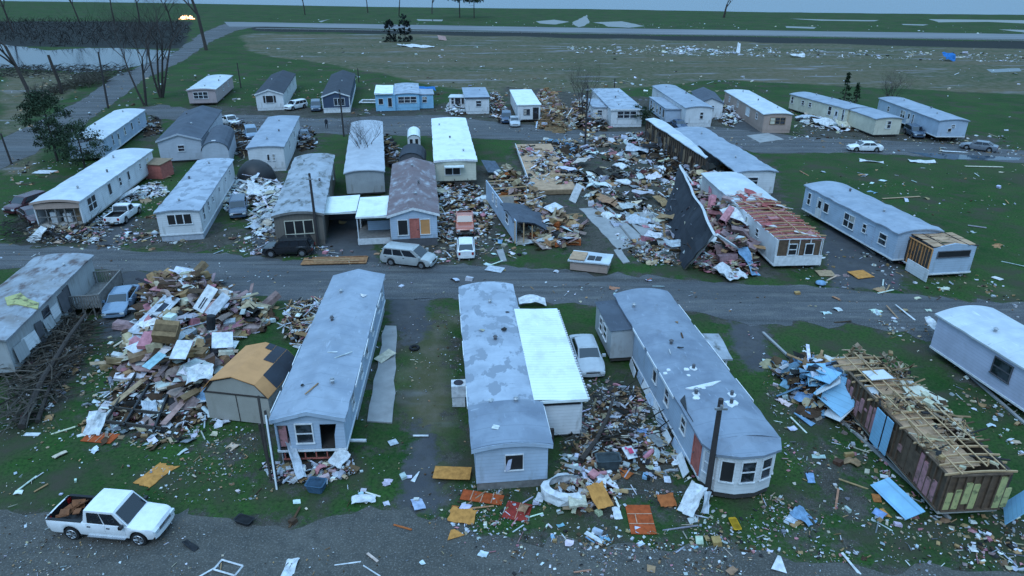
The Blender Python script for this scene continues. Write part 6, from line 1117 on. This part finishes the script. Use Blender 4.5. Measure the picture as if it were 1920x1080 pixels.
# notable loose pieces: name, label, (px, py), size w x l, rotation, tilt, z, colour, style
NB = [
 ('plywood_sheet', 'clean orange plywood sheet with splintered edge alone on left grass', (290, 890), 1.15, 1.75, -20, 0, .05, 'plyo', 'split'),
 ('plywood_sheet', 'plywood sheet poking out under the corner of patched home', (848, 886), 2.0, 1.0, -3, 0, .25, 'plyo', ''),
 ('tile_panel', 'rusty red tiled panel flat on grass, upright rectangle of five tiles', (1201, 973), 1.25, 2.0, 0, 0, .06, 'rust', 'tile'),
 ('tile_panel', 'dark red tiled panel skewed on grass, seamed down its middle', (970, 958), 1.3, 1.25, -15, 0, .06, 'rustd', 'tile'),
 ('tile_panel', 'long low strip of rusty tiles at foot of the patched home', (904, 932), 2.2, .75, -12, 0, .08, 'rust', 'tile'),
 ('tile_panel', 'rusty tiled panel at the low end of the great heap', (188, 820), 1.9, .9, -8, 0, .06, 'rust', 'tile'),
 ('plywood_sheet', 'broken plywood piece with white laths on gravel edge', (866, 967), 1.3, .85, -8, 6, .15, 'plyo', 'split'),
 ('plywood_sheet', 'small torn plywood triangle lying on the gravel road', (852, 1000), .9, .5, 25, 8, .1, 'plyo', 'tri'),
 ('metal_sheet', 'curved white sheet lying on near grass in front of gabled home', (682, 935), 1.2, .5, 10, 8, .18, 'white', 'bend'),
 ('metal_sheet', 'white upright strip lying at bottom edge of gravel road', (544, 1064), .55, 1.1, 0, 0, .08, 'white', 'bend'),
 ('metal_sheet', 'long pale blue siding slab leaning from the torn end of the gabled home', (553, 858), .5, 2.6, 35, 25, .9, 'pale', 'bend'),
 ('metal_sheet', 'white siding piece stuck at lower corner of the torn gabled home', (636, 858), .9, 1.0, -25, 25, .6, 'white', 'bend'),
 ('downspout', 'fat white pipe lying beside the corner of the gabled home', (672, 826), .9, .2, 0, 0, .5, 'white', 'pipe'),
 ('plastic_tub', 'slate blue plastic tub in front of the torn gabled home', (593, 910), .95, .75, -10, 0, .3, 'tub', 'tub'),
 ('panel', 'cream panel lying on the concrete pad beside gabled home', (722, 667), .8, 1.4, -40, 8, .25, 'cream', ''),
 ('panel', 'white dented appliance panel on grass near the rusty tiles', (1013, 932), .42, .6, -20, 4, .1, 'white', ''),
 ('panel', 'white window blind panel lying beside upright tiled rectangle', (1157, 962), .4, .75, 5, 6, .1, 'white', 'split'),
 ('board', 'long white board lying on gravel beside the tiled rectangle', (1114, 1007), .25, 1.0, 50, 0, .06, 'white', ''),
 ('sled', 'small yellow and black plastic sled on the grass verge', (1378, 983), .38, .8, 5, 0, .12, 'yellow', 'sled'),
 ('board', 'white bent strip curling at the bottom edge near the border', (1597, 1058), .14, 1.3, 20, 10, .1, 'white', 'bend'),
 ('metal_sheet', 'white wedge shaped scrap standing on the gravel road', (1461, 1056), .7, .75, -15, 18, .2, 'white', 'tri'),
 ('mattress', 'cream cushion lying in the curled white roofing heap', (1083, 938), .9, .7, 5, 6, .75, 'cream', 'soft'),
 ('roofing_curl', 'curled white roofing strip arching round the rubble heap', (1065, 925), .5, 3.2, 0, 0, .3, 'white', 'curl'),
 ('plywood_sheet', 'tan rounded plywood piece leaning in the curled roofing heap', (1125, 930), 1.0, 1.3, 30, 22, .7, 'plyo', 'split'),
 ('sign_panel', 'crumpled white and pink printed sheet by the carport rubble', (1181, 848), .7, .75, 30, 25, .8, 'white', 'pinkdot'),
 ('container', 'dark green grey plastic bin lying beside the fallen trunk', (1140, 865), 1.3, .8, 5, 0, .45, 'bin', 'tub'),
 ('door_leaf', 'grey door lying on ground beside wall of the largest home', (1232, 825), .6, 1.2, 25, 0, .15, 'grey', ''),
 ('metal_sheet', 'white twisted siding at foot of the dark timber pole', (1298, 935), .8, 1.7, -30, 35, .7, 'white', 'bend'),
 ('metal_sheet', 'white vertical siding flap right of the timber pole foot', (1325, 942), .4, 1.1, 15, 60, .6, 'pale', 'bend'),
 ('plywood_sheet', 'orange brown chipboard pieces by the pole foot', (1250, 938), .9, .7, 12, 15, .25, 'rustp', 'split'),
 ('cabinet', 'brown tan cabinet box upended in great heap', (312, 622), 1.5, 1.3, 10, 28, 2.6, 'tanbox', 'box'),
 ('door_leaf', 'white door slab flat on the middle of great heap', (340, 655), 1.0, 1.7, 5, 15, 2.7, 'white', ''),
 ('door_leaf', 'white panel tilted on the right side of great heap', (417, 637), 1.3, 1.4, 20, 20, 2.6, 'white', ''),
 ('door_leaf', 'tall white door leaning upright at top of great heap', (385, 560), .9, 2.0, -20, 45, 3.2, 'white', 'slot'),
 ('door_leaf', 'grey white door leaning beside the tall one on the heap', (408, 572), .9, 1.9, -35, 40, 3.0, 'pale', ''),
 ('panel', 'pale blue green panel tilted at left of the heap centre', (289, 676), .7, 1.4, -25, 15, 2.0, 'tealp', ''),
 ('siding_sheet', 'fallen pale wall with a long window lying on the heap edge', (290, 590), 1.4, 4.0, -22, 22, 1.6, 'pale', 'window'),
 ('metal_sheet', 'shiny white crumpled sheeting low on the great heap', (375, 700), 1.6, 1.5, 15, 15, 1.6, 'white', 'bend'),
 ('water_tank', 'dark grey cylindrical tank on the right of great heap', (393, 605), .6, 1.0, 0, 0, 2.4, 'dark', 'tank'),
 ('board', 'long pinkish tan board sloping off the heap towards the grass', (330, 768), .4, 2.8, -8, 3, .5, 'rosep', ''),
 ('board', 'long tan board below the tilted blue panel of the heap', (240, 735), .4, 2.6, -18, 6, .6, 'tan', ''),
 ('metal_sheet', 'pale folded sheet standing at the left foot of the heap', (178, 793), .9, 1.4, 10, 35, .6, 'white', 'bend'),
 ('metal_sheet', 'grey white torn sheet among the steel beams', (280, 765), .8, 1.3, 30, 18, .4, 'pale', 'bend'),
 ('metal_sheet', 'blue white scrap pile piece left of the gambrel shed', (380, 740), 1.0, .9, -20, 20, .5, 'bluep', 'bend'),
 ('panel', 'thin white panel lying on left grass far from the heap', (60, 814), .3, .9, 88, 0, .06, 'white', ''),
 ('tripod', 'dark twisted metal clamp on the gravel right of the pickup', (357, 1022), .3, .9, 60, 8, .1, 'dark', 'bend'),
 ('sash', 'white bare window frame lying on the gravel road', (428, 1064), .6, 1.1, 75, 4, .06, 'white', 'frame'),
 ('suitcase', 'black case lying on the gravel right of pickup', (458, 976), .5, .9, 70, 0, .12, 'dark', 'tub'),
 ('plywood_sheet', 'tan cardboard sheet on the ground beside lane and blue field home', (1614, 514), 1.7, 1.5, 15, 2, .12, 'plyo', ''),
 ('plywood_sheet', 'tan sheet on grass between rafter home and field home', (1548, 512), 1.5, 1.2, 0, 2, .1, 'tan', ''),
 ('tarp', 'crumpled bright blue tarp beside the sky blue home', (798, 166), 4.2, 4.0, 10, 5, 1.2, 'tarp', 'soft'),
 ('tarp', 'upright blue sheet in the white debris band of dry field', (1781, 106), 3.5, 3.8, 0, 30, 1.2, 'tarp', 'soft'),
 ('panel', 'pale white flat panel on grass by the evergreen tree', (84, 322), 2.6, 1.6, -5, 0, .12, 'white', ''),
 ('plywood_sheet', 'plank floor piece covered in lumber on the middle lane edge', (628, 488), 6.0, 1.7, 4, 0, .15, 'plyr', 'planks'),
 ('metal_sheet', 'white curved roof piece lying on the lane by the ribbed carport', (998, 565), 2.2, 1.1, 5, 6, .35, 'white', 'arch'),
 ('metal_sheet', 'pale grey sheet lying on the lane right of white hatchback', (928, 504), 1.6, 1.1, -20, 2, .1, 'pale', ''),
 ('metal_sheet', 'large pale blue siding strip curved at lane end of the black slab', (1405, 490), 1.2, 3.0, 25, 35, 1.0, 'bluep', 'bend'),
 ('metal_sheet', 'white torn roof sheet slumped toward lane from the black slab', (1370, 510), 2.2, 2.2, 30, 12, .5, 'white', 'bend'),
 ('metal_sheet', 'white peeled sheet on right flank of the black slab heap', (1385, 405), 2.0, 3.4, 35, 15, 2.4, 'white', 'bend'),
 ('metal_sheet', 'red stained pink panel on the black slab heap', (1372, 455), 1.6, 2.4, 25, 15, 2.0, 'rosep', 'bend'),
 ('metal_sheet', 'pale folded sheet in upper central debris field', (1195, 278), 3.4, 2.2, -10, 12, .8, 'pale', 'bend'),
 ('metal_sheet', 'dark folded roofing piece in upper central debris field', (1217, 272), 2.4, 1.2, 8, 12, 1.1, 'dark', 'bend'),
 ('mattress', 'white mattress lying in the central debris field', (1165, 310), 1.5, 2.0, 40, 3, .3, 'white', 'soft'),
 ('mattress', 'second white mattress lying lower in the central debris field', (1168, 340), 1.6, 1.9, 80, 5, .35, 'white', 'soft'),
 ('metal_sheet', 'flat pale roofing on the scrap strewn pad', (1195, 412), 2.2, 3.0, 40, 2, .2, 'pale', 'bend'),
 ('door_leaf', 'white door standing at the right of plywood floor deck', (1080, 362), .9, 2.2, 5, 70, 1.1, 'white', ''),
 ('panel', 'grey slab leaning left of the shell ruins behind clean roof home', (922, 312), 2.2, 2.6, 30, 25, 1.0, 'slatep', ''),
 ('metal_sheet', 'white cloth bundle on lawn behind rusty roofed home', (828, 356), 2.0, 1.2, -20, 10, .4, 'cream', 'soft'),
 ('metal_sheet', 'large white sheet left of the brown rippled home', (488, 355), 3.0, 3.2, 20, 12, .8, 'white', 'bend'),
 ('metal_sheet', 'second white sheet lower beside the brown rippled home', (492, 415), 1.6, 3.4, -35, 10, .5, 'pale', 'bend'),
 ('metal_sheet', 'white curled skirting at the smashed front of long white home', (70, 440), 1.1, 2.0, -25, 35, .6, 'white', 'bend'),
 ('metal_sheet', 'long white siding fallen along wall of smashed home', (225, 372), .8, 5.0, -48, 25, .4, 'white', 'bend'),
 ('board', 'bent white gutter by the ground near smashed home', (290, 352), .3, 3.6, 70, 5, .3, 'white', 'bend'),
 ('metal_sheet', 'blue siding sheet fallen at foot of the rafter wreck', (1507, 785), .5, 1.3, 40, 8, .15, 'bluep', 'tri'),
 ('metal_sheet', 'blue plastic sheet on litter right of bay windowed home', (1507, 968), .8, 1.1, 35, 8, .15, 'bluep', 'bend'),
 ('board', 'white foam block on the grass below the rafter wreck', (1650, 908), .3, .6, 80, 0, .1, 'white', ''),
 ('board', 'second white foam block above the first below rafter wreck', (1658, 893), .3, .4, 70, 0, .1, 'white', ''),
 ('plywood_sheet', 'orange chipboard scrap on grass below the rafter wreck', (1655, 960), .8, .5, -20, 0, .08, 'plyo', 'tri'),
 ('tyre', 'dark round tyre like object on the wet drive', (777, 652), .6, .6, 0, 0, .12, 'dark', 'ring'),
 ('ball', 'pale blue round lid on lane edge below the field home', (1539, 531), .9, .9, 0, 0, .2, 'bluep', 'ball'),
 ('appliance', 'white boxed air unit by the left wall of patched home', (860, 728), .9, .8, 5, 0, 1.2, 'white', 'unit'),
 ('metal_sheet', 'buckled white awning sheet before the buckled cream home', (1548, 228), 4.0, 2.4, 15, 15, .8, 'white', 'bend'),
 ('metal_sheet', 'second buckled awning sheet nearer the cream home', (1580, 232), 2.6, 2.6, 40, 20, .8, 'cream', 'bend'),
 ('boat', 'pale upturned boat shape by the buckled cream home', (1516, 221), 4.5, 1.6, -5, 0, .5, 'pale', 'arch'),
 ('railing', 'pale curved porch skirt left of sky blue home', (696, 190), 4.2, 3.0, 0, 0, .3, 'white', 'frame'),
 ('metal_sheet', 'white wing shaped sheet in dry field near the shrubs', (767, 85), 9.0, 2.4, -30, 3, .5, 'white', 'bend'),
 ('metal_sheet', 'second white wing shaped sheet in dry field beside the first', (795, 87), 7.0, 2.2, -10, 3, .4, 'white', 'bend'),
 ('metal_sheet', 'grey white flat panel alone in dry field', (829, 71), 3.2, 3.2, 20, 25, .8, 'rosep', ''),
 ('metal_sheet', 'tall white strip standing in the dry field debris band', (1385, 90), 1.2, 4.4, 0, 45, 1.4, 'white', 'bend'),
 ('metal_sheet', 'white twisted sheet in the dry field by the lake end', (1496, 103), 4.6, 2.4, 0, 15, .6, 'white', 'bend'),
 ('board', 'long pale lumber plank lying in the big green field', (1690, 370), .3, 5.0, 100, 0, .1, 'tan', ''),
 ('board', 'long white gutter strip on grass below the lone white sedan', (1634, 302), .8, 3.2, 75, 3, .12, 'white', 'bend'),
 ('board', 'long white strip at the lane edge near lake side sedan', (1790, 284), .5, 3.6, 85, 2, .12, 'white', ''),
 ('board', 'long thin white strip on green field beyond the lane', (1845, 312), .4, 5.0, 85, 0, .1, 'cream', ''),
 ('metal_sheet', 'white flat sheet fallen on grass below the back lane', (1730, 302), 3.6, 1.3, -8, 3, .15, 'white', 'bend'),
 ('pipe', 'long bent white pipe at lane side of plain grey home', (1697, 585), .14, 2.4, 10, 5, .15, 'white', 'bend'),
 ('metal_sheet', 'crumpled white siding at far corner of plain grey home', (1752, 610), 1.0, 1.6, 40, 35, .9, 'white', 'bend'),
 ('board', 'rusty thin board lying on the gravel road', (755, 988), .1, 1.0, 70, 0, .05, 'rustp', ''),
 ('board', 'white bent lath on the gravel by the bottom edge', (652, 1056), .06, 1.2, 100, 0, .05, 'white', 'bend'),
 ('board', 'second white bent lath nearer the bottom edge', (697, 1070), .06, 1.1, 55, 0, .05, 'white', 'bend'),
 ('metal_sheet', 'pale strip and twisted branch on the wet drive', (780, 893), .25, .8, -20, 4, .08, 'white', 'tri'),
 ('panel', 'small white tray on grass right of gabled home', (737, 829), .5, .5, 30, 0, .08, 'pale', ''),
 ('board', 'short white tube on grass right of the gabled home', (789, 817), .9, .12, 0, 0, .1, 'white', 'pipe'),
]
NCOL = dict(plyo=(.56, .25, .065), rust=(.42, .085, .025), rustd=(.30, .04, .03), rustp=(.44, .13, .04), white=(.66, .68, .70), pale=(.48, .52, .57), tub=(.06, .12, .19), cream=(.58, .54, .42), yellow=(.55, .32, .02), bin=(.07, .09, .10), grey=(.24, .26, .27), tanbox=(.26, .17, .09), tealp=(.30, .50, .56), dark=(.03, .032, .036), rosep=(.40, .25, .22), tan=(.40, .28, .17), bluep=(.20, .34, .50), tarp=(.03, .17, .45), plyr=(.34, .17, .08), slatep=(.10, .13, .17))
r = random.Random(77)
for nm, lb, (px, py), w_, l_, rot, tilt, z, colr, st in NB:
    p = G(px, py, z); c = NCOL[colr]; mb = MB(); mb.col = c; rt = R(rot); M_ = euler(R(tilt), R(tilt * .4), rt)
    def V(x, y, zz=0): return M_ @ Vector((x, y, zz))
    if st == 'pipe' or st == 'tank': mb.tube(V(-w_ / 2, 0) if st == 'pipe' else Vector((0, 0, -l_ / 2)), V(w_ / 2, 0) if st == 'pipe' else Vector((.15, .1, l_ / 2)), l_ / 2 if st == 'pipe' else w_ / 2, l_ / 2 if st == 'pipe' else w_ / 2, 12)
    elif st == 'tub' or st == 'sled':
        h_ = .5 * w_ if st == 'tub' else .12
        for k, (s, zz) in enumerate(((.8, -h_ * .6), (1, h_ * .4), (1.06, h_ * .45))):
            pass
        rings = [[V(w_ / 2 * s * a, l_ / 2 * s * b, zz) for a, b in ((-1, -.8), (-.8, -1), (.8, -1), (1, -.8), (1, .8), (.8, 1), (-.8, 1), (-1, .8), (-1, -.8))] for s, zz in ((.8, -h_ * .6), (1, h_ * .4), (1.08, h_ * .45), (.92, h_ * .45), (.86, h_ * .3))]
        mb.grid(rings); mb.col = tuple(q * .6 for q in c); mb.quad(*rings[-1][:-1])
    elif st == 'ring':
        for k in range(14): a, b = k * .4488, (k + 1) * .4488; mb.tube((w_ / 2 * math.cos(a), w_ / 2 * math.sin(a), 0), (w_ / 2 * math.cos(b), w_ / 2 * math.sin(b), 0), .1, .1, 6)
    elif st == 'ball':
        mb.grid([[Vector((w_ / 2 * math.cos(e * .314) * math.cos(a * .5236), w_ / 2 * math.cos(e * .314) * math.sin(a * .5236), .25 * math.sin(e * .314))) for a in range(13)] for e in range(6)])
    elif st == 'frame':
        for a, b in (((-1, -1), (1, -1)), ((1, -1), (1, 1)), ((1, 1), (-1, 1)), ((-1, 1), (-1, -1))): mb.tube(V(a[0] * w_ / 2, a[1] * l_ / 2), V(b[0] * w_ / 2, b[1] * l_ / 2), .05 if w_ < 2 else .18, .05 if w_ < 2 else .18, 4)
    elif st in ('box', 'unit'):
        mb.box((0, 0, 0), (w_, l_, .9 if st == 'box' else .8), M_)
        if st == 'unit': mb.col = (.05, .05, .06); mb.tube((0, 0, .41), (0, 0, .44), .3, .3, 14); mb.col = c; mb.bb(-.4, .4, -.35, .35, -1.15, -.42)
        else: mb.col = tuple(q * .55 for q in c); mb.box(V(0, 0, .46), (w_ * .9, l_ * .42, .03), M_)
    elif st == 'curl':
        P = []
        for k in range(15):
            a = R(60 + k * 17); P.append([Vector((1.35 * math.cos(a), .95 * math.sin(a), 0)) + Vector((0, 0, zz)) + Vector((.12 * r.uniform(-1, 1), .1 * r.uniform(-1, 1), 0)) for zz in (0, .3, .5)] + [Vector((1.0 * math.cos(a), .7 * math.sin(a), .62))])
        mb.grid(P); mb.grid([[q + Vector((0, 0, -.03)) for q in a] for a in P], True)
    else:
        nx_, ny_ = (7, 5); A = {'bend': .16, 'soft': .10, 'arch': .3}.get(st, .012); a0 = r.uniform(0, 6); rows = []
        for j in range(ny_ + 1):
            row = []
            for i in range(nx_ + 1):
                u, v = i / nx_ - .5, j / ny_ - .5; k = 1.0
                if st == 'tri': k = 1 - .8 * (v + .5)
                e = (r.uniform(-.05, .05) if (st in ('split', 'bend') and (i in (0, nx_) or j in (0, ny_))) else 0) + (r.uniform(0, .12) if st == 'split' and j == ny_ else 0)
                m = min(w_, l_); zz = A * m * (math.sin(u * 4 + a0) * math.cos(v * 5 + a0 * 2) if st != 'arch' else 1.6 * (.25 - u * u) * 4 * .5) + (noise.noise((u * 4 + a0, v * 4, a0)) * .15 * m if A > .05 else 0)
                row.append((u * w_ * k + e * m, v * l_ + e * m, zz))
            rows.append(row)
        th = .14 if st == 'soft' and nm == 'mattress' else .03
        mb.grid([[V(*q) for q in a] for a in rows]); mb.grid([[V(q[0], q[1], q[2] - th) for q in a] for a in rows], True)
        ed = [rows[0], [a[-1] for a in rows], rows[-1][::-1], [a[0] for a in rows][::-1]]
        for e in ed: mb.grid([[V(*q) for q in e], [V(q[0], q[1], q[2] - th) for q in e]], True)
        def strip(u0, u1, v0, v1, col_, zo=.02):
            mb.col = col_; mb.box(V((u0 + u1) / 2 * w_, (v0 + v1) / 2 * l_, zo), ((u1 - u0) * w_, (v1 - v0) * l_, .02), M_)
        if st == 'tile':
            lc = (.52, .30, .20)
            if l_ > w_ * 1.2:
                for v in (-.17, .17): strip(-.49, .49, v - .012, v + .012, lc)
                strip(-.2, -.16, -.16, .16, lc, .026)
            else:
                for u in ((-.25, .0, .25) if w_ > 1.5 else (.02,)): strip(u - .012, u + .012, -.48, .48, lc)
        if st == 'window': strip(-.12, .25, -.35, .3, (.04, .05, .07), .03); strip(-.2, -.12, -.38, .33, (.7, .72, .74), .03); strip(.25, .32, -.38, .33, (.7, .72, .74), .03); strip(-.12, .25, -.03, .01, (.7, .72, .74), .045)
        if st == 'slot': strip(-.1, -.02, -.4, .05, (.04, .04, .05), .03); strip(.1, .18, -.4, .05, (.04, .04, .05), .03)
        if st == 'pinkdot': strip(-.2, .22, -.2, .25, (.6, .08, .16), .12); strip(-.4, -.2, .2, .4, (.6, .1, .2), .12); strip(.1, .4, -.42, -.3, (.1, .12, .2), .12)
        if st == 'planks':
            for k in range(9): strip(r.uniform(-.5, -.2), r.uniform(.1, .5), -.5 + k / 9 + .01, -.5 + (k + .8) / 9, r.choice([(.36, .2, .1), (.42, .27, .15), (.3, .14, .07)]), .03 + .01 * (k % 3))
    o = mb.build(nm, MT['debris'], None, p); tag(o, lb, nm.replace('_', ' '))
# auto-labelled medium pieces lying one by one
SURF = [('white', 'white'), ('pale', 'pale grey'), ('tan', 'tan'), ('blue', 'blue'), ('grey', 'grey'), ('orange', 'rust orange'), ('cream', 'cream'), ('brown', 'brown')]
def near(x, y): return min(LAND, key=lambda q: (q[0] - x) ** 2 + (q[1] - y) ** 2)[2]
AREAS = [([(0, 780), (480, 800), (520, 950), (0, 950)], 16, (.35, .9)), ([(560, 860), (860, 900), (860, 990), (540, 990)], 16, (.35, .9)), ([(860, 930), (1300, 960), (1500, 1040), (860, 1010)], 34, (.3, .9)), ([(1050, 850), (1100, 760), (1210, 760), (1320, 900), (1040, 900)], 26, (.4, 1.1)),
         ([(1430, 660), (1560, 760), (1760, 990), (1480, 1020)], 26, (.35, 1.0)), ([(0, 1000), (1900, 1080), (100, 1078)], 8, (.3, .8)), ([(690, 480), (1100, 500), (1250, 520), (1250, 560), (700, 545)], 16, (.4, 1.1)), ([(1480, 500), (1900, 560), (1900, 640), (1500, 600)], 20, (.4, 1.2)),
         ([(1450, 310), (1900, 320), (1900, 540), (1800, 500), (1560, 380)], 22, (.5, 1.4)), ([(640, 370), (960, 340), (980, 480), (640, 490)], 34, (.5, 1.3)), ([(100, 300), (500, 320), (470, 450), (100, 450)], 34, (.5, 1.5))]
r = random.Random(321)
for k_, (x_, y_) in enumerate(((1110, 285), (1150, 268), (1245, 300), (1225, 330), (1130, 345), (1205, 360), (1240, 375), (1140, 375), (1180, 385), (1255, 405), (1225, 440), (1262, 455), (1090, 300), (1065, 315), (1040, 290), (1050, 330), (905, 370), (880, 350), (1000, 430), (1040, 425), (1060, 445), (1010, 450))):
    p = G(x_, y_, .35 + r.uniform(0, .5)); mb = MB(); cn = r.choice(('white', 'white', 'pale', 'cream', 'tan', 'pale')); mb.col = tuple(q * r.uniform(.85, 1) for q in PAL[cn]); n_ = 5; w_, l_ = r.uniform(.9, 1.8), r.uniform(1.6, 3.2); M_ = euler(r.uniform(-.35, .35), r.uniform(-.35, .35), r.uniform(0, 3.1)); j_ = .12
    rows = [[M_ @ Vector((w_ * (i / n_ - .5) + r.uniform(-j_, j_), l_ * (j / n_ - .5) + r.uniform(-j_, j_), .25 * noise.noise((i * .5 + k_, j * .5, 0)))) for i in range(n_ + 1)] for j in range(n_ + 1)]
    mb.grid(rows); mb.grid([[q - Vector((0, 0, .04)) for q in a] for a in rows], True); o = mb.build('torn_sheet', MT['debris'], None, p); lb = 'large torn %s wall panel in the central wreckage nearest to %s' % ({'pale': 'pale grey', 'cream': 'cream', 'white': 'white', 'tan': 'tan'}[cn], near(p.x, p.y)); lb = ' '.join(lb.split()[:16]); tag(o, lb, 'panel', lb + ' pieces')
r = random.Random(123)
for poly, n, (sa, sb) in AREAS:
    P = gp(poly); x0, x1, y0, y1 = bounds(P); k = tr = 0
    while k < n and tr < 3000:
        tr += 1; x, y = r.uniform(x0, x1), r.uniform(y0, y1)
        if not inpoly(x, y, P): continue
        k += 1; ck, cw = r.choice(SURF[:3] * 3 + SURF); kd, kn = r.choice((('plank', 'board'), ('sheet', 'siding_scrap'), ('sheet', 'siding_scrap'), ('chunk', 'broken_chunk')))
        mb = MB(); mb.col = tuple(min(.8, q * r.uniform(.8, 1.1)) for q in PAL[ck]); piece(mb, r, Vector((0, 0, 0)), kd, r.uniform(sa, sb), .9)
        lb = '%s %s lying loose nearest to %s' % (cw, {'board': 'board', 'siding_scrap': 'torn siding scrap', 'broken_chunk': 'broken chunk of wall'}[kn], near(x, y))
        lb = ' '.join(lb.split()[:16]); o = mb.build(kn, MT['debris'], None, (x, y, .07)); tag(o, lb, kn.replace('_', ' '), lb + ' pieces')


for a_, lb_, poly_, n_, mx_ in (('d', 'furniture, boards and rags lying across the bare plywood floor deck', [(965, 285), (1000, 280), (1040, 350), (1000, 352)], 200, 'home'),): scatter('debris', lb_, poly_, n_, mx_, 'home', .25, 1.3, 0, 311, flat=.6).location.z = .66
